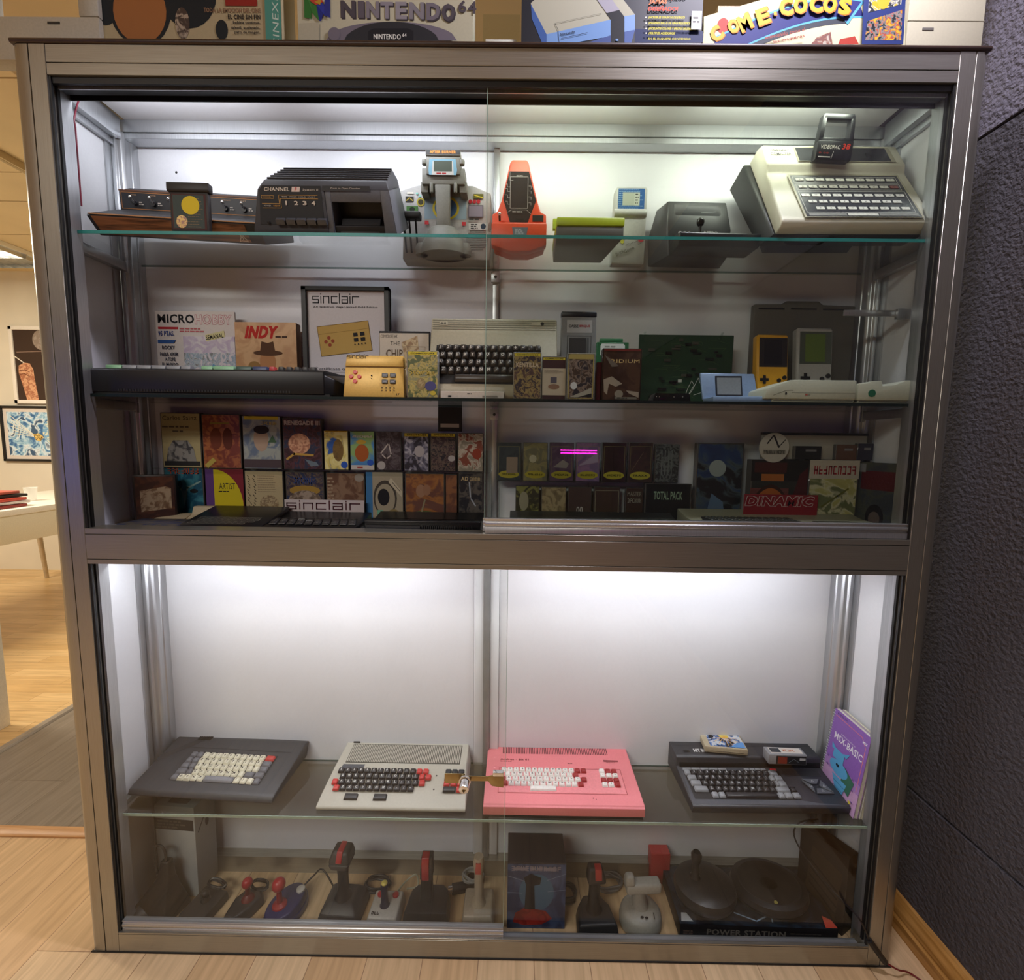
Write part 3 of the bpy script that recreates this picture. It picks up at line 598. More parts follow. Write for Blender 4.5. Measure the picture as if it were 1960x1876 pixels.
d.poly([(0.132, 0.068), (0.226, 0.068), (0.226, 0.078), (0.134, 0.078)], pl('#2a2b2e')); d.text('Press to Open Chamber', 0.150, 0.071, 0.0036, LW, w=0.058); g.obj('control_panel', t)
for i in range(6):
    if i == 0: g = G(); g.box(-0.110, -0.106, 0.000, 0.010, 0.022, 0.026, CFD); g.obj('small_button', t); continue
    x = -0.112+0.0205*i; g = G(); g.prism([(-0.004, 0.020), (-0.006, 0.031), (0.004, 0.034), (0.010, 0.020)], 'x', x, x+0.018, CF2 if False else pl('#44464b', 0.4)); g.obj('push_key', t, 0.0012)
g = G(); g.prism([(0.006, 0.004), (0.040, 0.030), (0.044, 0.030), (0.044, 0.004)], 'x', 0.030, 0.108, pl('#2d2e32', 0.5)); g.obj('bay_flap', t, 0.001)

# grey flight toy with a joystick yoke
t = thing('cockpit_toy', 'grey toy flight cockpit with small screen, yellow ringed dial and a thick control column', 'electronic toy', (0.780, 0.165, Z1), 0)
GY = pl('#a9a9a6', 0.5); GYD = pl('#77776f', 0.5); GYL = pl('#bdbdb8', 0.5)
g = G(); g.prism([(-0.098, -0.0), (0.098, 0.0), (0.102, 0.060), (0.095, 0.062), (0.095, 0.075), (0.100, 0.085), (0.100, 0.142), (0.060, 0.158), (0.0, 0.160), (-0.062, 0.158), (-0.102, 0.146), (-0.102, 0.112), (-0.095, 0.108)], 'y', 0.0, 0.045, GY); g.obj('panel', t, 0.002)
g = G(); d = D(g, (0, -0.0001, 0)); 
d.rect(-0.048, 0.086, 0.046, 0.134, ink('#8fa6b4')); d.ell(0, 0.110, 0.030, 0.026, ink('#d8c83a')); d.ell(0, 0.110, 0.025, 0.021, ink('#5c86b8')); d.ell(0.0, 0.110, 0.010, 0.014, ink('#dfe6ea'))
d.rect(-0.090, 0.122, -0.072, 0.134, ink('#2b2a22')); d.line([(-0.088, 0.125), (-0.081, 0.131), (-0.074, 0.125)], 0.002, ink('#c8b040')); d.ell(-0.056, 0.122, 0.009, 0.009, ink('#b8a83a')); d.ell(-0.056, 0.122, 0.006, 0.006, ink('#403c20')); d.rect(-0.088, 0.100, -0.062, 0.113, ink('#4a7a3a')); d.ell(-0.075, 0.1065, 0.006, 0.005, ink('#1d2a18'))
d.rect(-0.086, 0.139, -0.072, 0.1425, ink('#e8e6d8')); d.ell(-0.064, 0.140, 0.003, 0.002, ink('#9adbd0')); d.ell(-0.058, 0.1345, 0.003, 0.002, ink('#9adbd0'))
for x in (0.055, 0.064, 0.073): d.ell(x, 0.124, 0.0042, 0.0042, ink('#b82a34'))
d.rect(0.062, 0.130, 0.084, 0.140, ink('#6a6a2a')); d.line([(0.064, 0.137), (0.082, 0.132)], 0.002, ink('#d8c840')); d.rect(0.050, 0.090, 0.084, 0.116, ink('#5d5964')); d.rect(0.052, 0.092, 0.082, 0.114, ink('#8c8694')); d.lines(0.052, 0.0875, 0.030, 1, 0.01, 0.003, BLACK)
d.rect(0.052, 0.064, 0.094, 0.078, GYL); d.lines(0.056, 0.076, 0.02, 3, 0.004, 0.0022, BLACK); d.ell(0.084, 0.071, 0.006, 0.006, ink('#2a3a4a')); d.rect(-0.047, 0.074, -0.038, 0.082, ink('#c0343a')); d.rect(0.036, 0.072, 0.045, 0.080, ink('#c0343a')); g.obj('instrument_print', t)
g = G(); d = D(g, (0, -0.0002, 0)); 
for i in range(11):
    z = 0.022+0.0042*i; h_ = math.sqrt(max(0, 0.024**2-(z-0.042)**2)); g.box(0.070-h_, 0.070+h_, -0.0016, 0, z, z+0.0022, GYD)
g.obj('speaker_grille', t)
g = G(); g.box(-0.102, -0.050, -0.040, -0.018, 0.072, 0.086, BLACK); g.obj('throttle_handle', t, 0.003)
for x in (-0.088, -0.076, -0.062): g = G(); g.cyl((x, -0.030, 0.074), (x, -0.005, 0.012), 0.0022, n=8, m=BLACK); g.obj('throttle_rod', t)
g = G(); g.lathe([(0.052, 0), (0.052, 0.010), (0.046, 0.028), (0.044, 0.030), (0.034, 0.052), (0.026, 0.058)], GYD, c=(-0.002, -0.020, 0), n=30, sy=0.7); g.obj('column_base', t)
g = G(); loft(g, [[(-0.018, -0.030, 0.055), (0.014, -0.030, 0.055), (0.014, -0.012, 0.055), (-0.018, -0.012, 0.055)], [(-0.016, -0.030, 0.080), (0.012, -0.030, 0.080), (0.012, -0.012, 0.080), (-0.016, -0.012, 0.080)], [(-0.020, -0.036, 0.150), (0.016, -0.036, 0.150), (0.016, -0.012, 0.150), (-0.020, -0.012, 0.150)]], GYD); g.obj('column', t, 0.003)
for s in (-1, 1): g = G(); g.lathe([(0.013, 0), (0.014, 0.014), (0.010, 0.024)], GYD, c=(s*0.048-0.002, -0.022, 0), n=18); g.obj('base_lug', t)
g = G(); g.box(-0.036, 0.036, -0.040, 0.0, 0.160, 0.196, GYD); g.box(-0.046, 0.046, -0.036, 0.0, 0.142, 0.174, GYD); g.box(-0.050, -0.034, -0.030, 0.0, 0.128, 0.150, GYD); g.box(0.034, 0.050, -0.030, 0, 0.128, 0.150, GYD); g.box(-0.037, 0.037, -0.042, -0.01, 0.196, 0.208, GY)
for s in (-1, 1): g.cyl((s*0.026, -0.034, 0.125), (s*0.026, -0.034, 0.145), 0.004, n=10, m=GYD); g.cyl((s*0.040, -0.036, 0.180), (s*0.040, -0.036, 0.190), 0.006, n=10, m=GYD)
g.obj('screen_housing', t, 0.0018)
g = G(); d = D(g, (0, -0.0422, 0.197)); d.rect(-0.036, 0.001, 0.036, 0.010, BLACK); d.text('AFTER BURNER', 0, 0.0028, 0.0058, ink('#e8943a'), w=0.056, bold=0.03, al='c'); d = D(g, (0, -0.0402, 0.158)); d.poly([(-0.030, 0), (0.028, 0), (0.030, 0.010), (0.027, 0.032), (-0.029, 0.032), (-0.031, 0.010)], ink('#7aa6bc')); d.poly([(-0.024, 0), (0.023, 0), (0.021, 0.028), (-0.022, 0.028)], GYL); d.rect(-0.020, 0.007, 0.019, 0.028, ink('#4a5348')); d.lines(-0.014, 0.0045, 0.028, 1, 0.01, 0.0028, ink('#a02a2a')); g.obj('screen', t)

# orange handheld
t = thing('handheld_game', 'orange and black arrowhead shaped tabletop electronic game standing upright', 'electronic game', (0.945, 0.135, Z1), 0)
OR = pl('#e8502a', 0.4)
def opoly(s_): return [(x*s_, z) for x, z in ((-0.055, 0.012), (-0.058, 0.030), (-0.060, 0.085), (-0.049, 0.090), (-0.040, 0.113), (-0.022, 0.190), (-0.018, 0.196), (0.014, 0.196), (0.018, 0.190), (0.038, 0.113), (0.046, 0.090), (0.058, 0.085), (0.058, 0.030), (0.054, 0.012), (0.020, 0.0), (-0.020, 0.0))]
g = G(); g.prism(opoly(1), 'y', 0, 0.030, OR); g.obj('body', t, 0.003)
g = G(); g.prism([(-0.060, 0.012), (-0.060, 0.058), (0.058, 0.058), (0.058, 0.012), (0.020, 0), (-0.020, 0)], 'y', -0.022, 0.0, OR, [(-0.060, 0.012), (-0.060, 0.066), (0.058, 0.066), (0.058, 0.012), (0.020, 0), (-0.020, 0)]); g.obj('foot', t, 0.003)
g = G(); d = D(g, (0, -0.0002, 0)); d.poly([(-0.021, 0.068), (-0.036, 0.116), (-0.023, 0.172), (0.019, 0.172), (0.035, 0.112), (0.018, 0.068)], pl('#2e2b2c', 0.3)); d.rect(-0.020, 0.098, 0.016, 0.160, pl('#3d3a3b', 0.15)); LN = ink('#c8c2ba')
d.frame(-0.021, 0.097, 0.017, 0.161, 0.0009, LN); d.scrib(-0.008, 0.1615, 0.014, 0.003, LN, 5)
for z in (0.105, 0.118, 0.131, 0.14): d.line([(-0.022, z), (-0.027, z), (-0.027, z+0.006), (-0.031, z+0.006)], 0.0007, LN)
for z in (0.108, 0.120, 0.132, 0.142): d.line([(0.019, z), (0.024, z), (0.024, z-0.005)], 0.0007, LN)
d.line([(-0.022, 0.170), (-0.022, 0.153), (-0.015, 0.153)], 0.0007, LN); d.line([(-0.026, 0.088), (-0.018, 0.093), (0.015, 0.093), (0.024, 0.085)], 0.0007, LN); d.lines(-0.016, 0.090, 0.03, 1, 0.01, 0.0022, LN); g.obj('face_plate', t)
g = G(); d = D(g, (0, -0.0224, 0)); d.poly([(-0.016, 0.048), (0.018, 0.048), (0.014, 0.028), (-0.012, 0.028)], pl('#6f7c88', 0.3)); d.lines(-0.010, 0.045, 0.022, 4, 0.004, 0.0018, ink('#c8d0d6')); g.obj('badge', t)
g = G(); g.ball((-0.043, -0.020, 0.076), 0.0035, metal('chrome', '#e6e6e8', 0.12), 10, 6); g.cyl((-0.043, -0.018, 0.074), (-0.043, -0.004, 0.070), 0.0025, n=8, m=BLACK); g.obj('joystick', t)
g = G(); g.box(0.028, 0.052, -0.0008, 0.004, 0.070, 0.083, BLACK); g.box(-0.009, 0.010, -0.0008, 0.004, 0.071, 0.0755, BLACK); g.obj('button_recess', t)

# lime console lying on its face
t = thing('handheld_game', 'lime green and dark grey flat electronic game lying beside the orange one', 'electronic game', (1.085, 0.045, Z1), R(0))
LM = pl('#b8cc28', 0.4); DG = pl('#55564f', 0.5)
g = G(); g.prism([(-0.054, 0.0), (0.020, 0.0), (0.032, 0.006), (0.070, 0.124), (-0.066, 0.124)][:0] or [(-0.066, 0.0), (0.068, 0.0), (0.046, 0.130), (-0.062, 0.130)], 'z', 0.0, 0.022, DG, [(-0.066, 0.0), (0.068, 0.0), (0.050, 0.130), (-0.064, 0.130)]); g.obj('base', t, 0.002)
g = G(); g.prism([(-0.066, -0.002), (0.069, -0.002), (0.052, 0.128), (-0.065, 0.128)], 'z', 0.0222, 0.038, LM); g.obj('body', t, 0.002)
g = G(); g.prism([(0.05, 0.038), (0.052, 0.060), (0.060, 0.060), (0.062, 0.038)], 'x', -0.070, 0.050, LM); g.obj('display_hood', t, 0.0015)
g = G(); d = D(g, (-0.055, 0.0512, 0.048)); d.rect(0, 0, 0.096, 0.009, pl('#6b6b4a')); d.lines(0.018, 0.0065, 0.06, 1, 0.01, 0.004, BLACK); g.obj('print', t)

# white brick game
t = thing('handheld_game', 'tall light grey handheld game with a blue framed screen and a red button', 'electronic game', (1.193, 0.196, Z1), (R(3), 0, 0))
BG_ = pl('#c0c1bd', 0.45)
g = G(); g.prism([(-0.037, 0.002), (-0.036, 0.0), (0.034, 0.0), (0.037, 0.004), (0.037, 0.158), (0.034, 0.163), (-0.030, 0.163), (-0.034, 0.158), (-0.036, 0.110)], 'y', -0.018, 0.006, BG_); g.cyl((-0.036, -0.014, 0.108), (0.037, -0.014, 0.108), 0.010, n=14, m=BG_); g.obj('body', t, 0.003)
g = G(); d = D(g, (0, -0.0182, 0)); d.rect(-0.028, 0.117, 0.031, 0.159, ink('#2f66a8')); d.lines(-0.027, 0.158, 0.056, 10, 0.0043, 0.0016, ink('#8db6d8'), 3); d.rect(-0.018, 0.124, 0.020, 0.151, ink('#bcc3b4')); d.rect(0.008, 0.124, 0.020, 0.151, ink('#cdd3c6')); d.lines(0.010, 0.148, 0.008, 4, 0.006, 0.002, BLACK)
for x, z in ((-0.022, 0.062), (-0.014, 0.056), (-0.024, 0.052), (-0.015, 0.048)): d.ell(x, z, 0.0042, 0.0042, ink('#c8c440'))
d.ell(0.027, 0.054, 0.0068, 0.0068, ink('#c02a3a'))
for x, z in ((-0.006, 0.040), (0.004, 0.043), (0.013, 0.046), (0.022, 0.042)): d.line([(x, z), (x+0.006, z+0.004)], 0.002, ink('#8f908c'))
d.text('Brick', -0.026, 0.016, 0.008, ink('#7a7a70'), w=0.020, bold=0.03, rot=0.5); d.text('Game', -0.008, 0.022, 0.008, ink('#6a6a60'), w=0.024, bold=0.03, rot=0.45); g.obj('print', t)

# black tabletop arcade
t = thing('tabletop_game', 'black hooded tabletop electronic game with a screen and a ball topped stick', 'electronic game', (1.333, 0.070, Z1), R(2)); t.scale = (1, 1, 1.16)
BK = pl('#38393c', 0.4)
g = G(); loft(g, [[(-0.062, 0.062, 0.0), (0.070, 0.062, 0.0), (0.085, 0.130, 0), (-0.085, 0.130, 0)], [(-0.066, 0.062, 0.050), (0.074, 0.062, 0.050), (0.085, 0.132, 0.050), (-0.088, 0.132, 0.050)], [(-0.060, 0.082, 0.106), (0.070, 0.082, 0.106), (0.074, 0.130, 0.108), (-0.070, 0.130, 0.108)]], BK); g.obj('hood', t, 0.003)
g = G(); d = D(g, (0, 0.0622, 0.042), (1, 0, 0), (0, 0.020, 0.064), lift=1.2e-3); d.poly([(-0.050, 0.006), (0.060, 0.004), (0.053, 0.058), (-0.048, 0.059)], BLACK); d.poly([(-0.047, 0.009), (0.056, 0.007), (0.050, 0.055), (-0.045, 0.056)], pl('#3c3d40', 0.12)); d.line([(0.012, 0.042), (0.044, 0.045)], 0.0015, ink('#8c8e90')); g.obj('screen', t)
g = G(); g.prism([(0.0, 0.010), (0.0, 0.020), (0.066, 0.034), (0.066, 0.0), (0.01, 0.0)], 'x', -0.060, 0.110, pl('#1a1a1c', 0.3)); g.obj('control_deck', t, 0.002)
g = G(); d = D(g, (0, 0.0545, 0.034), (1, 0, 0), (0, 0.1, 1)); d.text('RETRO', 0.012, 0.002, 0.007, ink('#d8d8d8'), w=0.030, bold=0.02); g.obj('lettering', t)
g = G(); g.cyl((-0.008, 0.030, 0.022), (-0.008, 0.028, 0.044), 0.0028, n=10, m=BLACK); g.ball((-0.008, 0.028, 0.048), 0.008, pl('#0d0d0e', 0.15)); g.obj('joystick', t)
for x in (-0.050, -0.040, -0.031): g = G(); g.cyl((x, 0.030, 0.024), (x, 0.030, 0.031), 0.003, n=10, m=pl('#e6e6e4')); g.obj('button', t)

# cream home computer tilted up on a stand
t = thing('home_computer', 'cream home computer with flat keyboard propped up at the top shelf right end', 'home computer', (1.609, 0.050, Z1+0.012), (R(59), R(-1.8), R(3)))
CR = pl('#dedac6', 0.5, var=0.03); VB = pl('#2b2c2b', 0.5)
wb, wt, dp = 0.158, 0.148, 0.232
def vp(y, s_=0.0): return None
g = G()
g.prism([(0, 0), (0.0, 0.016), (0.008, 0.026), (0.150, 0.030), (0.165, 0.040), (0.222, 0.044), (dp, 0.030), (dp, 0.0)], 'x', -wb, wb, CR)
for i, v in enumerate(g.v):
    k = 1-(0.055*v[1]/dp)-(0.02 if v[2] > 0.02 else 0); g.v[i] = (v[0]*k-0.0, v[1], v[2])
g.obj('body', t, 0.004, 3)
g = G(); loft(g, [[(-wb-0.002, 0.002, 0), (wb-0.004, 0.002, 0), (wb-0.012, dp, 0), (-wb-0.004, dp, 0)], [(-wb-0.014, 0.012, -0.035), (wb-0.02, 0.012, -0.035), (wb-0.03, dp-0.01, -0.05), (-wb-0.016, dp-0.01, -0.05)]], VB); g.obj('bottom_shell', t, 0.004)
g = G(); g.box(-0.10, 0.10, 0.09, 0.11, -0.11, -0.03, VB); o = g.obj('stand', t)
zt = 0.0268
g = G(); d = D(g, (-0.106, 0.014, zt), (1, 0, 0), (0, 1, 0.028), lift=2.4e-3); KB = pl('#34353a', 0.35); WL = ink('#e9e7df')
d.poly([(-0.004, -0.002), (0.238, -0.002), (0.232, 0.128), (-0.004, 0.128)], pl('#b4ae96')); d.poly([(0, 0), (0.234, 0), (0.228, 0.124), (0, 0.124)], KB)
d.frame(0.004, 0.100, 0.222, 0.119, 0.0008, WL); d.frame(0.004, 0.079, 0.222, 0.096, 0.0008, WL); d.frame(0.004, 0.012, 0.225, 0.074, 0.0008, WL)
d.rect(0.006, 0.0015, 0.082, 0.009, pl('#8d8d88')); d.rect(0.148, 0.0015, 0.228, 0.009, pl('#8d8d88')); g.obj('keyboard_panel', t)
KEYW = pl('#dcdad0', 0.4); KR = pl('#8a4638', 0.45); KL = ink('#3a3a3c')
def vkey(x, y, m, s):
    g = KMv.get((m.name, s))
    if g is None:
        q = G(); q.box(-0.0083, 0.0083, -0.0036, 0.0036, 0, 0.0006, m); s = 'O' if s in '-=:.,;' else s; D(q, (0, 0, 0.0006), (1, 0, 0), (0, 1, 0), lift=5e-5).text(s, 0, -0.0018, 0.0036, KL, al='c', bold=0.02); o = q.obj('key'); g = o.data; KMv[(m.name, s)] = g; bpy.data.objects.remove(o)
    o = bpy.data.objects.new('key', g); COL.objects.link(o); o.parent = t; yy = 0.014+y; o.location = (-0.106+x, yy, zt+0.028*y+0.0030); o.rotation_euler = (0.028, 0, 0)
KMv = {}
for i, c in enumerate('0123456789'): vkey(0.017+i*0.0213, 0.1095, KEYW, c)
for i, c in enumerate('+-x:=?.,;'): vkey(0.017+i*0.0213, 0.0875, KEYW, c)
vkey(0.017+9*0.0213, 0.0875, KR, 'C')
for i, c in enumerate('QWERTYUIOP'): vkey(0.015+i*0.0218, 0.062, KEYW, c)
for i, c in enumerate('ASDFGHJKL'): vkey(0.024+i*0.0218, 0.043, KEYW, c)
for i, c in enumerate('ZXCVBNM.?'): vkey(0.034+i*0.0218, 0.0235, KEYW, c)
g = G(); d = D(g, (-0.106, 0.014, zt), (1, 0, 0), (0, 1, 0.028), lift=3.2e-3); d.rect(0.084, 0.002, 0.146, 0.0085, KEYW); g.obj('space_bar', t)
g = G(); d = D(g, (0, 0.166, 0.0402), (1, 0, 0), (0, 1, 0.07), lift=1.2e-3); d.poly([(-0.082, 0.004), (0.128, 0.004), (0.125, 0.050), (-0.082, 0.050)], pl('#a8a28c')); d.poly([(-0.079, 0.006), (0.118, 0.006), (0.116, 0.046), (-0.079, 0.046)], pl('#26282b', 0.25)); d.rect(0.068, 0.018, 0.080, 0.030, BLACK)
d.text('VIDEOPAC', -0.136, 0.034, 0.0075, BLACK, w=0.044, bold=0.02); d.text('COMPUTER', -0.136, 0.022, 0.0075, BLACK, w=0.044, bold=0.02); g.obj('slot_panel', t)
c = thing('game_cartridge', 'black game cartridge with a big open handle, plugged into the cream computer', 'game cartridge', (0, 0, 0)); c.matrix_world = Matrix.Translation((1.609, 0.050, Z1+0.012)) @ Euler((R(59), R(-1.8), R(3))).to_matrix().to_4x4() @ Matrix.Translation((-0.020, 0.158, 0.046)) @ Euler((R(34), 0, R(-3))).to_matrix().to_4x4()
CB = pl('#1d1e20', 0.4)
g = G(); g.prism([(-0.040, 0), (0.034, 0), (0.036, 0.036), (-0.037, 0.036)], 'z', -0.006, 0.010, CB); g.obj('case', c, 0.0015)
g = G()
for q in ([(-0.037, 0.036), (-0.027, 0.036), (-0.023, 0.084), (-0.031, 0.084)], [(0.026, 0.036), (0.036, 0.036), (0.034, 0.084), (0.026, 0.084)], [(-0.031, 0.076), (0.034, 0.076), (0.032, 0.086), (-0.029, 0.086)], [(-0.037, 0.032), (0.036, 0.032), (0.034, 0.042), (-0.034, 0.042)]): g.prism(q, 'z', -0.005, 0.009, CB)
g.obj('handle', c, 0.0015)
g = G(); d = D(g, (0, 0, 0.0101), (1, 0, 0), (0, 1, 0)); d.text('VIDEOPAC', -0.032, 0.020, 0.0075, ink('#e2ddd2'), w=0.040, bold=0.02, it=0.2); d.text('38', 0.012, 0.020, 0.011, ink('#d8402c'), w=0.016, bold=0.04, it=0.2); d.text('o oo', -0.034, 0.011, 0.003, ink('#c8402c'), w=0.02); d.line([(-0.008, 0.002), (-0.004, 0.016)], 0.0007, WL); d.rect(-0.035, 0.004, -0.010, 0.006, WL); g.obj('label', c)
# ---------------------------------------------------------------- low shelf: four keyboards (glass top at z = 0.312)
Z4 = 0.3122
# 1 dark grey slanted computer with cream keys
t = thing('home_computer', 'dark grey slanted computer with cream and grey keys, leftmost on the low shelf', 'home computer', (0.222, 0.062, Z4), (0, 0, R(-3.2)))
CH_ = pl('#38383b', 0.45); tl = math.atan2(0.026, 0.150)
g = G(); g.prism([(0.010, 0.004), (-0.004, 0.016), (0.002, 0.026), (0.012, 0.030), (0.150, 0.055), (0.172, 0.050), (0.172, 0.006)], 'x', -0.175, 0.175, CH_)
for i, v in enumerate(g.v):
    if v[2] < 0.012: g.v[i] = (v[0]*0.95, v[1], v[2])
g.obj('body', t, 0.003, 3)
for x in (-0.13, 0.13):
    for y in (0.03, 0.15): g = G(); g.cyl((x, y, 0), (x, y, 0.0062), 0.008, n=12, m=BLACK); g.obj('foot', t)
g = G(); d = D(g, (-0.175, 0.012, 0.030), (1, 0, 0), (0, 0.150*0.92, 0.025)); zz = 1
d.poly([(0.000, 0.060), (0.0, 0.085), (0.058, 0.136), (0.082, 0.136)], pl('#2b2a2c', 0.5)); d.line([(0.055, 0.112), (0.325, 0.112)], 0.0008, BLACK); d.poly([(0.078, 0.018), (0.300, 0.018), (0.300, 0.100), (0.078, 0.100)], pl('#1f1f21', 0.5)); g.obj('top_print', t)
g = G()
for i in range(8): x = -0.116+0.0045*i; g.box(x, x+0.0022, 0.146, 0.160, 0.0535, 0.0565, BLACK)
g.obj('vent', t)
CKE = pl('#ddd7c0', 0.45); GKE = pl('#6a6a6f', 0.45); RKE = pl('#b83a36', 0.45); MK = ink('#2c2c30'); SP = pl('#808086', 0.45)
st = {'c': (CKE, MK), 'g': (GKE, MK), 'r': (RKE, MK), 's': (SP, MK)}
keys(t, [(0, [(1, 'g', ''), (1, 'g', '')]+row('1234567890', 'c')+[(1.5, 'r', '')]),
         (0, [(1, 'g', ''), (1, 'g', '')]+row('QWERTYUIOP', 'c')+[(1.5, 'g', '')]),
         (0, [(1.3, 'g', ''), (0.9, 'g', '')]+row('ASDFGHJKL', 'c')+[(1, 'c', ''), (1.3, 'g', '')]),
         (0, [(1.6, 'g', ''), (0.9, 'g', '')]+row('ZXCVBNM', 'c')+[(1, 'c', ''), (1.5, 'g', ''), (1.5, 'g', '')]),
         (0, [(1, 'g', '')]+row('#+', 'c')+[(1, 'c', '<'), (1, 'c', '>'), (4.5, 's', ''), (1, 'c', '['), (1, 'c', ']'), (1, 'c', ''), (1, 'g', '')])],
     0.0163, 0.0162, (-0.097, 0.107, 0.0475), math.atan2(0.025, 0.138), 0.006, st, taper=0.17)

# 2 pale grey computer with black and red keys
t = thing('home_computer', 'pale grey computer with black and red keys and a wide ribbed vent', 'home computer', (0.668, 0.052, Z4), 0)
PG = pl('#b7b2a4', 0.5, var=0.03); KBK = pl('#242427', 0.4); KRD = pl('#c43a38', 0.4); LGT = ink('#d8d8d2')
g = G(); P0 = [(0, 0), (-0.004, 0.004), (-0.002, 0.010), (0.028, 0.020), (0.090, 0.038), (0.180, 0.046), (0.183, 0.040), (0.183, 0.0)]
g.prism(P0, 'x', -0.172, 0.172, PG)
for i, v in enumerate(g.v):
    k = 1-0.02*v[1]/0.18-(0.03 if v[2] > 0.03 else 0.0)-(0.01 if v[2] > 0.015 else 0); g.v[i] = (v[0]*k, v[1], v[2])
g.obj('body', t, 0.004, 3)
g = G(); g.box(-0.165, 0.165, 0.0, 0.18, -0.0005, 0.003, BLACK); g.obj('underside', t)
t2 = math.atan2(0.018, 0.062); t3 = math.atan2(0.008, 0.090)
g = G()
for i in range(66):
    x = -0.140+i*0.00432; g.prism([(0.108, 0.0392), (0.108, 0.0408), (0.166, 0.0460), (0.166, 0.0440)], 'x', x, x+0.0024, PG)
D(g, (-0.142, 0.105, 0.0393), (1, 0, 0), (0, 0.060, 0.0053)).rect(0, 0, 0.288, 0.064, pl('#4c4a42', 0.6)); g.obj('vent_grille', t)
g = G(); d = D(g, (-0.148, 0.084, 0.0363), (1, 0, 0), (0, 0.020, 0.0055), lift=3e-4); d.poly([(0, 0), (0.056, 0), (0.058, 0.015), (0.004, 0.015)], pl('#4b4e55', 0.35)); g.obj('name_plate', t)
g = G(); g.box(-0.145, -0.127, 0.172, 0.186, 0.0445, 0.049, KBK); g.obj('socket_cover', t, 0.0008); g = G(); g.box(0.080, 0.125, 0.176, 0.185, 0.045, 0.0478, KBK); g.obj('rear_switch', t)
st = {'k': (KBK, LGT), 'r': (KRD, LGT)}
og = (-0.155, 0.086, 0.0385)
keys(t, [(0.3, row('1234567890-:', 'k')+[(0.95, 'r', ''), (1, 'r', '')]),
         (0.85, row('QWERTYUIOP@', 'k')+[(1, 'k', '['), (0.95, 'r', ''), (1, 'r', '')]),
         (0, [(1, 'r', '')]+row('ASDFGHJKL;:', 'k')+[(1, 'k', ']'), (1, 'r', '')]),
         (0.5, [(1, 'r', '')]+row('ZXCVBNM,./', 'k')+[(1, 'k', '_')])],
     0.01605, 0.0148, og, t2*0.94, 0.0062, st)
keys(t, [(0, [(1, 'k', ''), (1, 'k', ''), (1, 'k', '')]), (0, [(1, 'k', ''), (1, 'k', ''), (1, 'k', '')]), (0, [(1, 'r', ''), (1, 'r', ''), (1, 'r', '')]), (0, [(2, 'k', ''), (1, 'r', '')])], 0.0160, 0.0148, (0.113, 0.086, 0.0385), t2*0.94, 0.0062, st)
for x in (-0.098, -0.030): g = G(); g.frus((-0.016, 0.016, -0.0075, 0.0075), (-0.014, 0.014, -0.006, 0.006), 0, 0.006, KBK); g.obj('space_key', t, 0.0006, 1, loc=(x, 0.019, 0.0168), rot=(t2, 0, 0))
g = G(); d = D(g, (0, 0.028, 0.020), (1, 0, 0), (0, 0.062, 0.018), lift=3e-4); d.ell(0.092, 0.012, 0.002, 0.002, BLACK); d.ell(0.093, 0.046, 0.002, 0.002, BLACK); g.obj('indicator_holes', t)

# 3 pink computer
t = thing('home_computer', 'pink computer with white and dark red keys, in the middle of the low shelf', 'home computer', (1.064, 0.038, Z4), 0)
PK = pl('#e8848a', 0.5, var=0.03); PKD = pl('#7c3038', 0.5)
g = G(); P0 = [(0.001, 0.006), (0.0, 0.027), (0.004, 0.0285), (0.006, 0.031), (0.194, 0.040), (0.196, 0.036), (0.196, 0.006)]
g.prism(P0, 'x', -0.183, 0.183, PK); g.obj('body', t, 0.0022, 3)
g = G(); g.box(-0.179, 0.179, 0.002, 0.19, 0.0, 0.006, BLACK); g.obj('underside', t)
tk = math.atan2(0.009, 0.188)
g = G(); d = D(g, (-0.183, 0.006, 0.031), (1, 0, 0), (0, 0.188, 0.009), lift=2e-4)
for i in range(64): x = 0.040+0.0043*i; d.k = 0; d.poly([(x, 0.158), (x+0.0019, 0.158), (x+0.0019, 0.186), (x, 0.186)], pl('#4a1620', 0.6))
d.frame(0.032, 0.030, 0.334, 0.108, 0.0011, pl('#a8484e')); d.poly([(0.034, 0.032), (0.332, 0.032), (0.332, 0.106), (0.034, 0.106)], pl('#ea8c92', 0.5)); 
d.text('Andrea - Bit 01', 0.034, 0.134, 0.006, PKD, w=0.073, bold=0.02); d.lines(0.034, 0.131, 0.04, 1, 0.003, 0.0018, PKD); d.poly([(0.298, 0.134), (0.335, 0.134), (0.335, 0.1385), (0.298, 0.1395)], PKD); d.lines(0.304, 0.131, 0.03, 1, 0.003, 0.0014, PKD); d.lines(0.205, 0.126, 0.016, 1, 0.003, 0.0016, PKD)
for x, y in ((0.252, 0.017), (0.258, 0.014), (0.12, 0.045)): d.ell(x, y, 0.0012, 0.0018, PKD)
g.obj('top_print', t)
KWH = pl('#eeeae4', 0.4); KDR = pl('#9c2228', 0.4); st = {'w': (KWH, ink('#38282a')), 'r': (KDR, ink('#5a1418'))}
keys(t, [(0.0, row('1234567890-=', 'w')+[(1, 'r', ''), (1, 'r', '')]),
         (0.6, [(1, 'w', '')]+row('QWERTYUIO[', 'w')+[(1, 'w', ''), (1, 'r', '')][1:]+[(0, None, '')]),
         (-0.2, [(1, 'r', '')]+row('ASDFGHJKLPL;', 'w')+[(1, 'r', '')]),
         (0.2, [(1, 'r', '')]+row('ZXCVBNM<>?/', 'w')+[(1, 'r', '')]),
         (4.6, [(4.2, 'w', '')])],
     0.01515, 0.0142, (-0.146, 0.112, 0.0362), tk, 0.006, st)
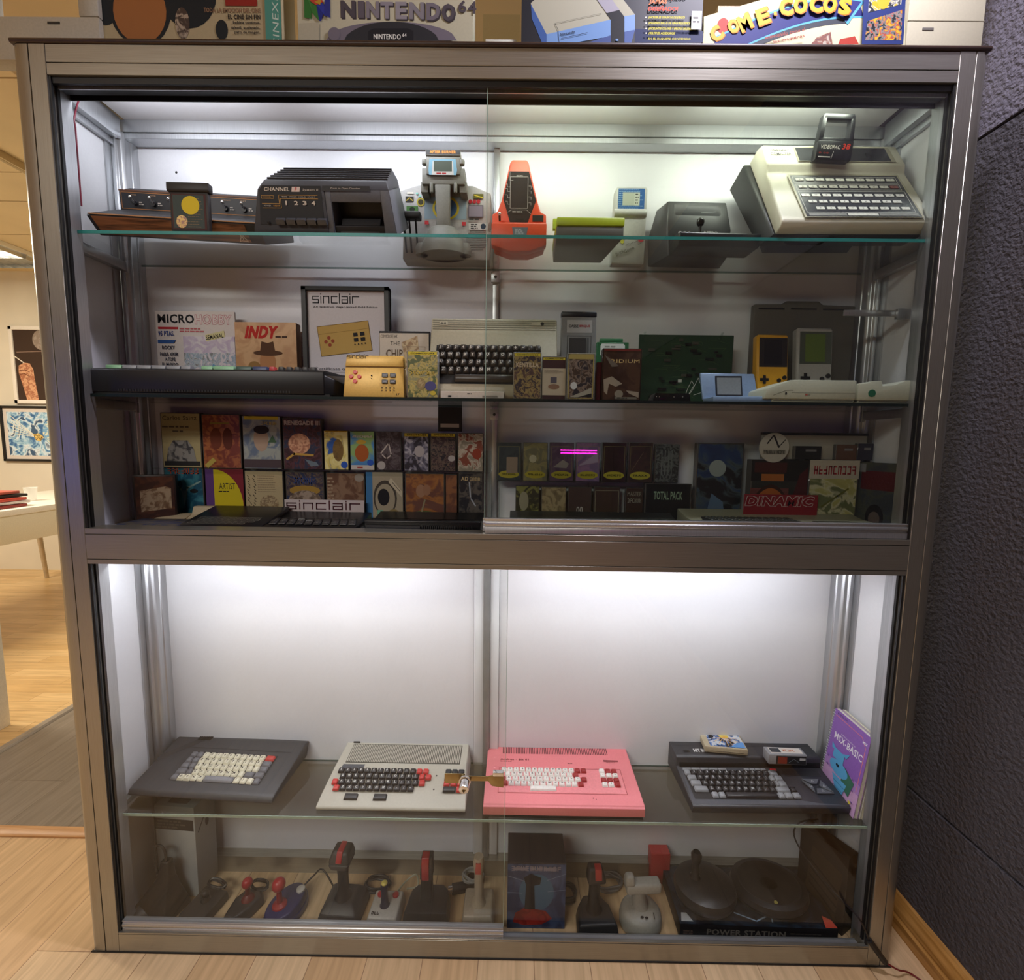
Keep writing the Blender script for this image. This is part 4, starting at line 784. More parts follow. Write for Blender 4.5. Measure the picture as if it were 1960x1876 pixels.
keys(t, [(0, [(1, 'w', ''), (1, 'r', ''), (1, 'r', '')]), (0, [(1, 'w', '-'), (1, 'w', ''), (1, 'w', '-')]), (0, [(1, 'r', ''), (1, 'r', ''), (1, 'r', '')]), (0, [(1, 'w', '/'), (1, 'w', '/'), (1, 'r', '')])], 0.0152, 0.0142, (0.096, 0.112, 0.0362), tk, 0.006, st)

# 4 dark computer with triangular cursor keys
t = thing('home_computer', 'charcoal computer with grey and black keys and four triangular cursor keys', 'home computer', (1.548, 0.060, Z4), R(0.6))
SB = pl('#34353a', 0.45); SB2 = pl('#4a4c53', 0.45)
g = G(); g.prism([(0.004, 0.0), (0, 0.018), (0.004, 0.021), (0.112, 0.036), (0.112, 0.058), (0.118, 0.062), (0.196, 0.064), (0.198, 0.058), (0.198, 0.0)], 'x', -0.186, 0.180, SB); g.obj('body', t, 0.002)
ts = math.atan2(0.015, 0.108)
g = G(); g.box(-0.178, 0.178, 0.1085, 0.113, 0.036, 0.046, BLACK); g.obj('slot_shadow_gap', t)
g = G(); d = D(g, (-0.186, 0.004, 0.021), (1, 0, 0), (0, 0.108, 0.015), lift=2e-4)
d.poly([(0.002, 0.001), (0.010, 0.102), (0.232, 0.102), (0.232, 0.018), (0.30, 0.006), (0.364, 0.001)], SB2); d.rect(0.012, 0.014, 0.252, 0.094, pl('#17171a', 0.5)); d.rect(0.262, 0.080, 0.352, 0.101, pl('#26262a', 0.5)); g.obj('key_surround', t)
GK = pl('#8d8f93', 0.45); KK = pl('#1f1f23', 0.4); KR2 = pl('#d03a40', 0.4); LK = ink('#b8babd'); st = {'g': (GK, MK), 'k': (KK, LK), 'r': (KR2, MK)}
og = (-0.174, 0.097, 0.0345)
keys(t, [(0, [(1.35, 'g', '')]*5+[(2.6, None, '')]+[(0.85, 'g', '')]*4+[(0.6, None, ''), (1, 'r', '')])], 0.0165, 0.007, (-0.174, 0.1045, 0.0352), ts, 0.003, st)
keys(t, [(0, [(1, 'g', '')]+row('1234567890-=', 'k')+[(1.3, 'g', '')]),
         (0.15, [(1.4, 'g', '')]+row('QWERTYUIOP[', 'k')+[(0.8, 'g', ''), (1.2, 'g', '')]),
         (0.25, [(1.65, 'g', '')]+row("ASDFGHJKL;'", 'k')+[(0.5, 'g', ''), (1.2, 'g', '')]),
         (0.4, [(2.1, 'g', '')]+row('ZXCVBNM,./', 'k')+[(2.0, 'g', ''), (1, 'k', '')]),
         (2.6, [(1, 'g', ''), (1, 'g', ''), (7.6, 'k', ''), (1, 'g', ''), (1.15, 'g', ''), (1.15, 'g', '')])],
     0.01625, 0.0158, og, ts, 0.0062, st)
ct = (0.134, 0.052)
for i, pts in enumerate(([(-0.034, 0.026), (0.020, 0.026), (0.004, 0.008), (-0.012, 0.008)], [(-0.036, 0.022), (-0.015, 0.003), (-0.015, -0.004), (-0.020, -0.022)], [(0.024, 0.022), (0.008, 0.004), (0.012, -0.004), (0.036, -0.022)], [(-0.017, -0.026), (0.036, -0.026), (0.010, -0.008), (-0.008, -0.008)])):
    g = G(); g.prism([(x*0.78, y*0.78) for x, y in pts], 'z', 0, 0.004, pl('#5c5e64', 0.4)); cx = sum(p_[0] for p_ in pts)/4*0.78; cy = sum(p_[1] for p_ in pts)/4*0.78
    d = D(g, (0, 0, 0.004), (1, 0, 0), (0, 1, 0)); tr = [(-0.003, -0.002), (0.003, -0.002), (0, 0.003)]; d.line([(cx+a, cy+b) for a, b in tr+tr[:1]], 0.0008, LK); g.obj('cursor_key', t, 0.0006, 1, loc=(ct[0], ct[1], 0.0215+ct[1]*0.139), rot=(ts, 0, 0))
g = G(); d = D(g, (-0.186, 0.118, 0.0621), (1, 0, 0), (0, 1, 0.025), lift=2e-4); d.text('SONY', 0.012, 0.068, 0.0062, ink('#8f9196'), w=0.028, bold=0.03); d.text('HiT BiT', 0.052, 0.010, 0.0115, ink('#d6d6d6'), w=0.034, bold=0.05); d.line([(0.012, 0.034), (0.362, 0.034)], 0.0006, BLACK); d.lines(0.112, 0.020, 0.07, 2, 0.006, 0.002, ink('#7a7c80')); d.rect(0.024, 0.008, 0.040, 0.016, BLACK); g.obj('lettering', t)
g = G(); g.box(0.0, 0.010, 0.0, 0.005, 0, 0.002, pl('#9a9ca0')); g.obj('release_button', t, loc=(-0.035, 0.134, 0.0625))
# cartridges on it
ZS = Z4+0.0645
t = thing('game_cartridge', 'beige cartridge with a starburst picture lying flat on the charcoal computer', 'game cartridge', (1.492, 0.205, ZS+0.002), R(-7))
g = G(); g.box(-0.052, 0.052, -0.030, 0.036, 0.0, 0.016, pl('#b5a78c', 0.5)); g.box(-0.038, 0.044, -0.0305, -0.026, 0.003, 0.008, BLACK); g.obj('case', t, 0.002)
g = G(); d = D(g, (-0.038, -0.026, 0.016), (1, 0, 0), (0, 1, 0)); d.rect(0, 0, 0.086, 0.058, collage(['#14161c', '#1c2230', '#3f74b8', '#c8ccd0'], 45, 11)); d.ell(0.045, 0.044, 0.012, 0.009, ink('#e8cf58'))
for i in range(9): a = R(200+i*18); d.line([(0.045, 0.042), (0.045+0.036*math.cos(a), 0.042+0.036*math.sin(a))], 0.0012, ink('#e8b45a'))
d.ell(0.012, 0.038, 0.006, 0.006, ink('#2c2c30')); d.poly([(0.05, 0), (0.086, 0), (0.086, 0.022), (0.07, 0.018)], ink('#5f94d0')); g.obj('label', t)
t = thing('game_cartridge', 'small grey cartridge standing on edge on the charcoal computer', 'game cartridge', (1.624, 0.142, ZS-0.0005), R(-2))
g = G(); g.box(-0.046, 0.046, 0, 0.030, 0.0, 0.026, pl('#8f9094', 0.5)); g.obj('case', t, 0.002)
g = G(); d = D(g, (-0.046, -0.0002, 0)); d.rect(0.018, 0.002, 0.090, 0.023, ink('#26262a')); d.rect(0.022, 0.003, 0.044, 0.021, ink('#8a3428')); d.rect(0.074, 0.013, 0.088, 0.019, ink('#c8cacc')); d.line([(0.048, 0.006), (0.060, 0.016), (0.072, 0.008)], 0.001, ink('#7c8694')); d = D(g, (-0.046, 0.002, 0.0262), (1, 0, 0), (0, 1, 0)); d.rect(0.008, 0.004, 0.086, 0.024, ink('#d8d0c8')); d.rect(0.010, 0.006, 0.034, 0.022, ink('#3a4048')); d.scrib(0.040, 0.010, 0.030, 0.008, ink('#c8642a'), 5); g.obj('label', t)

# spiral manual and the books behind it
def qbook(name, label, bl, br, tl_, tr_, th, cover, page, group=None, art=None, spine=0.0):
    """a book standing with its front on the quad bl br tl tr (world points), thickness th behind"""
    bl, br, tl_, tr_ = map(Vector, (bl, br, tl_, tr_)); u = (br-bl).normalized(); v0 = (tl_-bl); v = (v0-u*v0.dot(u)).normalized(); n = u.cross(v)
    t = thing(name, label, 'book', bl, Matrix((u, v, n)).transposed().to_euler(), group); w = (br-bl).length; h = v0.length
    g = G(); g.box(0, w, 0, h, -0.0012, 0, cover); g.obj('cover', t); g = G(); g.box(0.001, w-0.001, 0.001, h-0.001, -th+0.001, -0.0013, page); g.obj('pages', t); g = G(); g.box(0, w, 0, h, -th, -th+0.001, cover); g.obj('back_cover', t)
    if art: g = G(); art(D(g, (0, 0, 0), (1, 0, 0), (0, 1, 0)), w, h); g.obj('cover_print', t)
    return t, w, h
def art1(d, w, h):
    d.rect(0, 0, w, h, pl('#c9a0cc', 0.4)); d.rect(0, h*0.40, w, h, pl('#8a5fb0', 0.4)); d.rect(0, h*0.28, w, h*0.40, pl('#a880c0', 0.4)); d.line([(w*0.06, h*0.93), (w*0.80, h*0.93), (w*0.93, h*0.84), (w*0.93, h*0.3)], 0.0012, ink('#f08a70'))
    d.text('MSX-BASIC', w*0.13, h*0.655, h*0.085, ink('#f0ecf4'), w=w*0.78, bold=0.015); d.text('INTRODUCCION AL', w*0.30, h*0.755, h*0.016, ink('#f0ecf4'), w=w*0.40); d.text('MSX', w*0.84, h*0.875, h*0.03, ink('#f0ecf4'), w=w*0.12, bold=0.03); d.text('MSX', w*0.1, h*0.955, h*0.022, ink('#4a3a60'), w=w*0.3)
    B = ink('#5aa2d0'); d.rect(w*0.20, h*0.44, w*0.50, h*0.56, B); d.poly([(w*0.12, h*0.60), (w*0.14, h*0.53), (w*0.30, h*0.54)], B); d.poly([(w*0.62, h*0.62), (w*0.56, h*0.54), (w*0.44, h*0.56)], B); d.poly([(w*0.58, h*0.44), (w*0.86, h*0.36), (w*0.78, h*0.16), (w*0.52, h*0.22)], ink('#3a6a58')); d.ell(w*0.42, h*0.36, w*0.26, h*0.085, B); d.ell(w*0.38, h*0.385, w*0.05, h*0.018, ink('#1d2a3a'))
    d.poly([(w*0.28, h*0.26), (w*0.70, h*0.26), (w*0.62, h*0.08), (w*0.46, h*0.08)], B); d.line([(w*0.34, h*0.20), (w*0.66, h*0.20)], 0.001, ink('#2a4a6a')); d.line([(w*0.38, h*0.14), (w*0.64, h*0.14)], 0.001, ink('#2a4a6a'))
    for x, y in ((0.62, 0.03), (0.84, 0.10)): d.poly([(w*x, h*y), (w*(x+0.08), h*(y+0.05)), (w*(x-0.04), h*(y+0.04))], ink('#d8c84a'))
    for x, y in ((0.10, 0.40), (0.12, 0.30), (0.82, 0.40), (0.86, 0.28), (0.9, 0.15)): d.ell(w*x, h*y, w*0.03, h*0.012, ink('#7a5a9a'))
t, w, h = qbook('spiral_manual', 'purple spiral bound manual with a blue robot, leaning on the right wall', (1.729, 0.172, Z4+0.001), (1.7255, 0.052, Z4+0.001), (1.752, 0.166, Z4+0.197), (1.7585, 0.048, Z4+0.205), 0.010, pl('#b08cc4', 0.4), pl('#e6e2d6', 0.6), 'manuals leaning on the right wall', art1)
for i in range(30):
    y = 0.006+i*0.0066
    if y > h-0.004: break
    g = G(); g.tube([(0.003, y, 0.0004), (0.0, y, 0.003), (-0.004, y, 0.000), (-0.004, y, -0.007), (0.002, y, -0.012)], 0.0006, pl('#c8ccd0', 0.3), n=5, smooth=2); g.obj('spiral_ring', t)
qbook('manual', 'pale thick manual directly behind the purple spiral manual', (1.743, 0.168, Z4+0.001), (1.7385, 0.050, Z4+0.001), (1.7665, 0.166, Z4+0.196), (1.7712, 0.050, Z4+0.204), 0.007, pl('#c8c4b8', 0.5), pl('#e6e0cc', 0.6), 'manuals leaning on the right wall')
# ---------------------------------------------------------------- middle shelf (glass top at z = 1.247)
Z2 = 1.2474
def stand(name, label, cat, px0, px1, ptop, Y, th, m, art=None, zb=Z2, lean=0.0, yaw=0.0, group=None, py=None, part='body', bev=0.001, pname='cover_print', w=None, h=None):
    """a flat thing standing upright on a shelf; its front spans the two picture columns at depth Y"""
    py = py or 730; a = AY(px0, py, Y); b = AY(px1, py, Y); T = AY((px0+px1)/2, ptop, Y)
    w = w or b.x-a.x; h = h or (T.z-zb)/math.cos(lean)
    t = thing(name, label, cat, (a.x, Y, zb+(th*math.sin(abs(lean)) if lean < 0 else 0)), (-lean, 0, yaw), group)
    g = G(); g.box(0, w, 0, th, 0, h, m); g.obj(part, t, min(bev, th*0.4), 1)
    if art: g = G(); art(D(g, (0, 0, 0)), w, h); g.obj(pname, t)
    return t, w, h
IW = ink('#e8e4dc'); IB = ink('#1a1a20'); IY = ink('#d8cc3a')

# long black computer across the left half of the shelf
t = thing('home_computer', 'long black computer seen edge on, with pale green and red keys, on the middle shelf', 'home computer', (0.050, 0.040, Z2), 0)
g = G(); L = AY(648, 760, 0.04).x-0.050
g.prism([(0.0, 0.004), (0.0, 0.050), (0.012, 0.054), (0.10, 0.058), (0.150, 0.062), (0.150, 0.004)], 'x', 0, L-0.03, pl('#121214', 0.4)); g.prism([(0.002, 0.004), (0.002, 0.044), (0.15, 0.060), (0.15, 0.004)], 'x', L-0.03, L, pl('#121214', 0.4), [(0.03, 0.004), (0.03, 0.030), (0.15, 0.050), (0.15, 0.004)]); g.obj('body', t, 0.002)
g = G(); g.box(0.01, L-0.02, 0.004, 0.145, 0.0, 0.0045, pl('#0a0a0a', 0.6))
for i in range(60): g.box(0.07+i*0.006, 0.073+i*0.006, -0.0008, 0.002, 0.006, 0.010, BLACK)
g.obj('underside', t)
gr = pl('#8fc49a', 0.4); gg = pl('#8e9398', 0.4); bb = pl('#34446c', 0.4); rr_ = pl('#b83438', 0.4)
def ax(px): return AY(px, 712, 0.06).x-0.050
for a, b, m in ((203, 234, gr), (235, 262, gg), (263, 290, gg), (291, 318, gg), (319, 346, gg), (347, 366, gg), (386, 407, gr), (410, 449, gr), (452, 482, pl('#3c5a50', 0.4)), (484, 512, bb)):
    g = G(); g.prism([(0.018, 0.052), (0.020, 0.062), (0.032, 0.062), (0.034, 0.052)], 'x', ax(a), ax(b)-0.001, m); g.obj('key', t, 0.001)
for i, px in enumerate((521, 538, 553, 568, 583, 598)):
    g = G(); x = ax(px); g.prism([(x, 0.049), (x+0.002, 0.060), (x+0.011, 0.060), (x+0.014, 0.049)], 'y', 0.006, 0.018, rr_ if i == 0 else pl('#1d1d20', 0.4)); g.obj('key', t, 0.0008)
g = G(); g.box(ax(515), ax(618), 0.003, 0.022, 0.0485, 0.0500, pl('#241f20', 0.4)); g.obj('key_tray', t)

# magazine in plastic
def a_mag(d, w, h):
    d.rect(0, 0, w, h, card('#ded8d6')); d.text('MICRO', w*0.03, h*0.865, h*0.10, IB, w=w*0.46, bold=0.035); d.text('HOBBY', w*0.50, h*0.855, h*0.11, ink('#c9929a'), w=w*0.46, bold=0.06); d.text('HOBBY', w*0.505, h*0.862, h*0.096, ink('#eadfe0'), w=w*0.45, bold=0.0)
    d.rect(w*0.03, h*0.80, w*0.28, h*0.825, ink('#b8303a')); d.lines(w*0.30, h*0.815, w*0.35, 2, h*0.03, h*0.015, ink('#c06a70')); d.text('95 PTAS.', w*0.03, h*0.725, h*0.055, ink('#243f8a'), w=w*0.2, bold=0.04)
    d.rect(w*0.34, 0, w*0.99, h*0.725, collage(['#4c4a50', '#8f9296', '#c8d2da', '#8fa8c0', '#e2dce4'], 50, 21)); d.rect(w*0.34, h*0.54, w*0.99, h*0.725, collage(['#a890b8', '#d0c4dc', '#e4e0e8'], 40, 22)); d.poly([(w*0.52, 0), (w*0.62, h*0.20), (w*0.70, h*0.42), (w*0.74, h*0.40), (w*0.68, h*0.18), (w*0.64, 0)], ink('#6fa6cc'))
    d.poly([(w*0.62, h*0.74), (w*0.86, h*0.79), (w*0.87, h*0.72), (w*0.63, h*0.67)], ink('#e2dca8')); d.text('SEMANAL', w*0.635, h*0.685, h*0.05, IB, w=w*0.22, bold=0.02, rot=0.15)
    for y, s in ((0.645, 1), (0.28, 1)): d.poly([(w*0.02, h*y), (w*0.22, h*y), (w*0.25, h*(y+0.035)), (w*0.02, h*(y+0.035))], ink('#2f5aa0'))
    for s, y, x, ww in (('ROCKY', 0.575, 0.07, 0.16), ('PARA VIVIR', 0.50, 0.04, 0.23), ('A TOPE', 0.445, 0.10, 0.13), ('EL MUNDO', 0.385, 0.06, 0.2), ('DEL BOXEO', 0.325, 0.05, 0.21)): d.text(s, w*x, h*y, h*0.042, ink('#1d2340'), w=w*ww, bold=0.04)
    for s, y, ww in (('FUNCIONES', 0.215, 0.22), ('EN 3', 0.155, 0.09), ('DIMENSIONES', 0.095, 0.25)): d.text(s, w*0.02, h*y, h*0.04, ink('#243f8a'), w=w*ww, bold=0.04)
stand('magazine', 'computing magazine in clear plastic, leftmost of the upright things on the middle shelf', 'magazine', 305, 455, 596, 0.197, 0.005, pl('#cfcac6', 0.2), a_mag)
# adventure game box, with a plain generic picture
def a_box(d, w, h):
    d.rect(0, 0, w, h, collage(['#b07a4c', '#c99a68', '#d8ae7c'], 18, 31)); d.text('INDY', w*0.16, h*0.80, h*0.15, ink('#c02a22'), w=w*0.50, bold=0.08, it=0.25); d.lines(w*0.66, h*0.83, w*0.3, 1, 0.01, h*0.02, ink('#3a2418'))
    HT = ink('#5a3a20'); H2 = ink('#a07a44'); FC = ink('#c08a5c'); d.ell(w*0.52, h*0.50, w*0.13, h*0.15, FC); d.poly([(w*0.38, h*0.28), (w*0.44, h*0.42), (w*0.60, h*0.42), (w*0.74, h*0.26), (w*0.72, 0), (w*0.40, 0)], ink('#8a5c34')); d.poly([(w*0.40, h*0.62), (w*0.43, h*0.76), (w*0.53, h*0.74), (w*0.62, h*0.76), (w*0.65, h*0.62)], HT); d.ell(w*0.53, h*0.615, w*0.24, h*0.035, HT); d.ell(w*0.30, h*0.36, w*0.10, h*0.11, ink('#d0a888')); d.ell(w*0.30, h*0.44, w*0.10, h*0.07, H2); d.ell(w*0.30, h*0.42, w*0.15, h*0.022, H2); d.poly([(w*0.14, 0), (w*0.22, h*0.24), (w*0.38, h*0.24), (w*0.44, 0)], ink('#d8c09a'))
    d.ell(w*0.17, h*0.15, w*0.11, h*0.07, ink('#3a6aa0')); star = [(w*(0.80+(0.15 if k % 2 else 0.09)*math.cos(k*PI/9)), h*(0.19+(0.12 if k % 2 else 0.07)*math.sin(k*PI/9))) for k in range(18)]; d.poly(star, ink('#c43a24')); d.text('POSTER', w*0.70, h*0.165, h*0.045, ink('#e8d040'), w=w*0.22, bold=0.04, rot=0.25); d.rect(w*0.10, h*0.02, w*0.26, h*0.09, ink('#4a78b0'))
stand('game_box', 'brown game box with slanting red title between the magazine and the certificate', 'game box', 454, 570, 617, 0.180, 0.024, pl('#a06c44', 0.5), a_box)
# certificate
def sinc(d, x, y, s, m, sy=1.0):
    L = lambda pts: d.line([(x+a*s, y+b*s*sy) for a, b in pts], 0.16*s*(0.5+sy/2), m, 0)
    L([(0.9, 1), (0, 1), (0, 0.5), (0.9, 0.5), (0.9, 0), (0, 0)]); L([(1.3, 0), (1.3, 1)]); L([(1.3, 1.35), (1.3, 1.42)]); L([(1.7, 0), (1.7, 1), (2.6, 1), (2.6, 0)]); L([(3.9, 1), (3.0, 1), (3.0, 0), (3.9, 0)]); L([(4.3, 0), (4.3, 1.45)]); L([(4.7, 1), (5.6, 1), (5.6, 0), (4.7, 0), (4.7, 0.5), (5.6, 0.5)]); L([(6.0, 0), (6.0, 1)]); L([(6.0, 1.35), (6.0, 1.42)]); L([(6.4, 0), (6.4, 1), (7.4, 1)])
def a_cert(d, w, h):
    f = w*0.055; d.rect(f, f, w-f, h-f*0.8, card('#d6d4da')); d.k += 1
    B2 = IB; x0 = w*0.14; y0 = h*0.885; u = h*0.0075
    d.k += 1; sinc(d, w*0.12, h*0.865, w*0.071, IB)
    d.text('ZX Spectrum Vega Limited Gold Edition', w*0.12, h*0.82, h*0.020, IB, w=w*0.74, bold=0.02)
    a, b = w*0.20, h*0.40; c, q = math.cos(0.13), math.sin(0.13)
    def T(x, y): return (a+(x*c-y*q)*w, b+(x*q+y*c)*w)
    d.poly([T(0, 0), T(0.60, 0), T(0.60, 0.34), T(0, 0.34)], ink('#6a5220')); d.poly([T(0.006, 0.006), T(0.594, 0.006), T(0.594, 0.334), T(0.006, 0.334)], ink('#c9a85e')); d.line([T(0.01, 0.25), T(0.59, 0.25)], 0.0006, ink('#8a7030'))
    for x, y in ((0.12, 0.20), (0.12, 0.12), (0.08, 0.16), (0.16, 0.16)): p_ = T(x, y); d.ell(p_[0], p_[1], w*0.02, w*0.02, ink('#a04a30'))
    for x in (0.43, 0.51):
        for y in (0.20, 0.14): d.poly([T(x-0.025, y-0.02), T(x+0.025, y-0.02), T(x+0.025, y+0.02), T(x-0.025, y+0.02)], IB)
    for x in (0.41, 0.45, 0.49, 0.53): p_ = T(x, 0.09); d.ell(p_[0], p_[1], w*0.008, w*0.008, IB)
    d.text('Certificate of Authenticity', w*0.12, h*0.275, h*0.034, IB, w=w*0.74); d.line([(w*0.12, h*0.265), (w*0.86, h*0.265)], 0.0005, IB); d.text('This certifies that this ZX Vega', w*0.12, h*0.225, h*0.020, IB, w=w*0.5); d.text('is number 0xx of 50 Only', w*0.20, h*0.19, h*0.018, IB, w=w*0.4); d.text('Gold ZX Vega', w*0.30, h*0.155, h*0.018, IB, w=w*0.25); d.lines(w*0.12, h*0.08, w*0.3, 1, 0.01, h*0.008, IB)
def a_frame(d, w, h): a_cert(d, w, h)
t, w, h = stand('framed_certificate', 'black framed certificate showing a gold game pad, standing in the middle shelf', 'certificate', 584, 748, 550, 0.185, 0.012, card('#d0ced4'), a_cert, part='sheet')
g = G(); f = w*0.055
for a in ((0, w, 0, f*0.9), (0, w, h-f*0.8, h), (0, f, 0, h), (w-f, w, 0, h)): g.box(a[0], a[1], -0.008, 0.012, a[2], a[3], BLACK)
g.obj('frame', t, 0.0008, 1)

# beige cassette box and the small dark player in front of it
def a_chip(d, w, h):
    d.rect(w*0.01, 0, w*0.97, h*0.97, card('#cdc4b4')); d.text('COMMODORE 64K', w*0.03, h*0.90, h*0.05, IB, w=w*0.33); d.text('THE', w*0.22, h*0.80, h*0.05, IB); d.text('CHIP', w*0.13, h*0.62, h*0.12, ink('#6a5a48'), w=w*0.33, bold=0.02); d.poly([(w*0.14, h*0.50), (w*0.44, h*0.60), (w*0.54, 0), (w*0.30, 0)], collage(['#2e2c30', '#55504e', '#8a8078'], 60, 41)); d.poly([(w*0.44, h*0.84), (w*0.75, h*0.94), (w*0.82, h*0.40), (w*0.54, h*0.44)], collage(['#5a3a24', '#a08058', '#c8b48c'], 70, 42)); d.line([(w*0.48, h*0.78), (w*0.9, h*0.78), (w*0.9, h*0.3)], 0.0006, ink('#8a7c68')); d.line([(w*0.16, h*0.1), (w*0.16, h*0.7)], 0.0006, ink('#8a7c68'))
stand('cassette_box', 'beige boxed cassette with grey pictures, behind the gold game pad', 'cassette', 727, 824, 634, 0.120, 0.016, pl('#1b1a20', 0.2), a_chip, yaw=0)
t, w, h = stand('cassette_player', 'small dark device with a round dial behind the gold game pad', 'device', 664, 724, 681, 0.090, 0.012, pl('#2a2a2d', 0.3)); g = G(); g.cyl((w*0.78, 0.0005, h-0.017), (w*0.78, -0.002, h-0.017), 0.009, n=20, m=BLACK); g.obj('dial', t)

# gold pad
t = thing('game_pad', 'small gold game pad with red direction buttons at the front edge of the middle shelf', 'game pad', (AY(657, 762, 0.040).x, 0.040, Z2), (R(-7), 0, 0)); w = AY(773, 762, 0.04).x-AY(657, 762, 0.04).x; h = 0.092
GO = pl('#d8b25e', 0.38, 0.15); g = G(); g.prism([(0, 0), (w, 0), (w-0.0015, 0.062), (0.003, 0.062)], 'y', 0, 0.018, GO); g.prism([(0.003, 0.0635), (w-0.0015, 0.0635), (w-0.0025, 0.086), (0.006, 0.086)], 'y', -0.0015, 0.018, GO); g.obj('body', t, 0.0015)
g = G(); d = D(g, (0, 0, 0)); d.rect(0.004, 0.0612, w-0.002, 0.0640, ink('#7a5c28')); a = D(g, (0, -0.0016, 0)); d.text('17', w-0.016, 0.003, 0.005, IB, bold=0.03, it=0.2)
for i in range(4): d.ell(0.080+i*0.0083, 0.019, 0.0016, 0.0016, IB); d.rect(0.0792+i*0.0083, 0.0125, 0.0808+i*0.0083, 0.0155, IB)
d.ell(0.058, 0.044, 0.0016, 0.0016, IB); d.ell(0.058, 0.038, 0.001, 0.001, IB); g.obj('print', t)
g = G(); a = D(g, (0, -0.0016, 0), lift=3e-4); sinc(a, 0.008, 0.0795, 0.0058, IB); g.obj('lettering', t)
for x, z in ((0.024, 0.051), (0.024, 0.032), (0.0155, 0.0415), (0.0325, 0.0415)): g = G(); g.cyl((x, 0.001, z), (x, -0.0025, z), 0.0046, 0.0042, 16, pl('#c8322c', 0.3)); g.obj('direction_button', t, 0.0006, 1)
for x in (0.0855, 0.102):
    for z in (0.045, 0.032): g = G(); g.prism([(x-0.006, z-0.0042), (x+0.006, z-0.0042), (x+0.006, z+0.0042), (x-0.006, z+0.0042)], 'y', -0.003, 0.001, pl('#2b2c33', 0.3)); d = D(g, (0, -0.003, 0)); d.rect(x-0.003, z-0.001, x+0.004, z+0.0012, ink('#9a9ca4')); g.obj('key', t, 0.0008, 1)

# cream computer standing on its front edge
t = thing('home_computer', 'cream computer with black keys tilted up on its front edge behind the cassettes', 'home computer', (0.893, 0.062, Z2+0.001), (R(64), 0, 0))
CB4 = pl('#b0aa94', 0.5); w2 = 0.136
g = G(); g.prism([(0, 0), (0, 0.010), (0.010, 0.018), (0.125, 0.026), (0.178, 0.034), (0.184, 0.028), (0.184, 0)], 'x', -w2, w2, CB4); g.obj('body', t, 0.003)
g = G(); d = D(g, (-w2, 0.130, 0.0268), (1, 0, 0), (0, 0.053, 0.008), lift=4e-4)
for i in range(5): d.line([(0.004, 0.024+0.0052*i), (2*w2-0.004, 0.024+0.0052*i)], 0.0014, pl('#6f6b5a'))
d.rect(0.018, 0.033, 0.036, 0.042, CB4); d.text('64', 0.020, 0.035, 0.005, IB, w=0.012, bold=0.03); d.rect(2*w2-0.055, 0.034, 2*w2-0.030, 0.042, CB4); d.ell(2*w2-0.032, 0.038, 0.004, 0.004, BLACK); d = D(g, (-w2, 0.010, 0.018), (1, 0, 0), (0, 0.115, 0.008), lift=3e-4); d.rect(0.014, 0.014, 2*w2-0.040, 0.106, pl('#151416', 0.6)); g.obj('top_print', t)
KC = pl('#3a342f', 0.35); st = {'k': (KC, ink('#cfcac0'))}; rx = math.atan2(0.008, 0.115)
keys(t, [(0, row('1234567890+-', 'k')+[(1, 'k', ''), (1, 'k', '')]), (0.3, row('QWERTYUIOP@*', 'k')+[(1.3, 'k', '')]), (0.1, row("ASDFGHJKL:;=", 'k')+[(1.8, 'k', '')]), (0.5, row('ZXCVBNM,./', 'k')+[(1.5, 'k', '')]), (2.4, [(8.5, 'k', '')])], 0.0158, 0.0176, (-w2+0.017, 0.114, 0.0262), rx, 0.009, st, taper=0.2)
stand('joystick_adapter', 'narrow white plastic strip lying before the cream computer at the shelf edge', 'plastic strip', 843, 965, 749, 0.042, 0.015, pl('#c8c2b8', 0.4), lambda d, w, h: (d.lines(w*0.42, h*0.7, w*0.1, 1, 0.01, h*0.12, IB), d.rect(w*0.12, h*0.15, w*0.17, h*0.4, IB), d.rect(w*0.66, h*0.15, w*0.9, h*0.4, ink('#8a847a'))))

# cassettes along the front edge
def cass(d, w, h, bg, header=None, htxt='COMMODORE', title=None, tcol=IW, extra=None, hcol='#cfc03a', ty=0.72, th=0.09):
    d.rect(w*0.03, h*0.01, w*0.97, h*0.985, bg)
    if header: d.rect(w*0.05, h*0.915, w*0.95, h*0.97, ink(hcol)); d.text(htxt, w*0.12, h*0.928, h*0.028, IB, w=w*0.76, bold=0.04)
    if title: d.text(title, w*0.5, h*ty, h*th, tcol, w=w*0.8, bold=0.04, al='c')
    if extra: extra(d, w, h)
CP = pl('#8b8a84', 0.08)
def c1x(d, w, h): d.line([(w*0.04, h*0.60), (w*0.96, h*0.60)], 0.0008, ink('#8a8a40')); d.scrib(w*0.08, h*0.49, w*0.8, h*0.07, ink('#c8b050'), 8); d.ell(w*0.75, h*0.25, w*0.18, h*0.10, ink('#4a4a7a')); d.ell(w*0.45, h*0.30, w*0.14, h*0.12, collage(['#d8c8a0', '#8a7a50'], 120, 2)); d.ell(w*0.83, h*0.10, w*0.09, h*0.05, ink('#b8a840'))
stand('cassette_case', 'cassette case with yellow header and figures in a landscape, right of the gold game pad', 'cassette', 779, 839, 671, 0.040, 0.016, CP, lambda d, w, h: cass(d, w, h, collage(['#4a6a9a', '#8a8a60', '#b8a860', '#54603c'], 60, 51), 1, extra=c1x), group='cassettes on the middle shelf')
stand('cassette_case', 'cassette case with yellow header and dark brown comic cover, before the cream computer', 'cassette', 982, 1036, 674, 0.040, 0.016, CP, lambda d, w, h: cass(d, w, h, collage(['#2c1f22', '#5a4440', '#a08c58', '#3a3038'], 70, 52), 1, title='KENTILLA', tcol=ink('#c8b8a0'), ty=0.68, th=0.10), group='cassettes on the middle shelf')
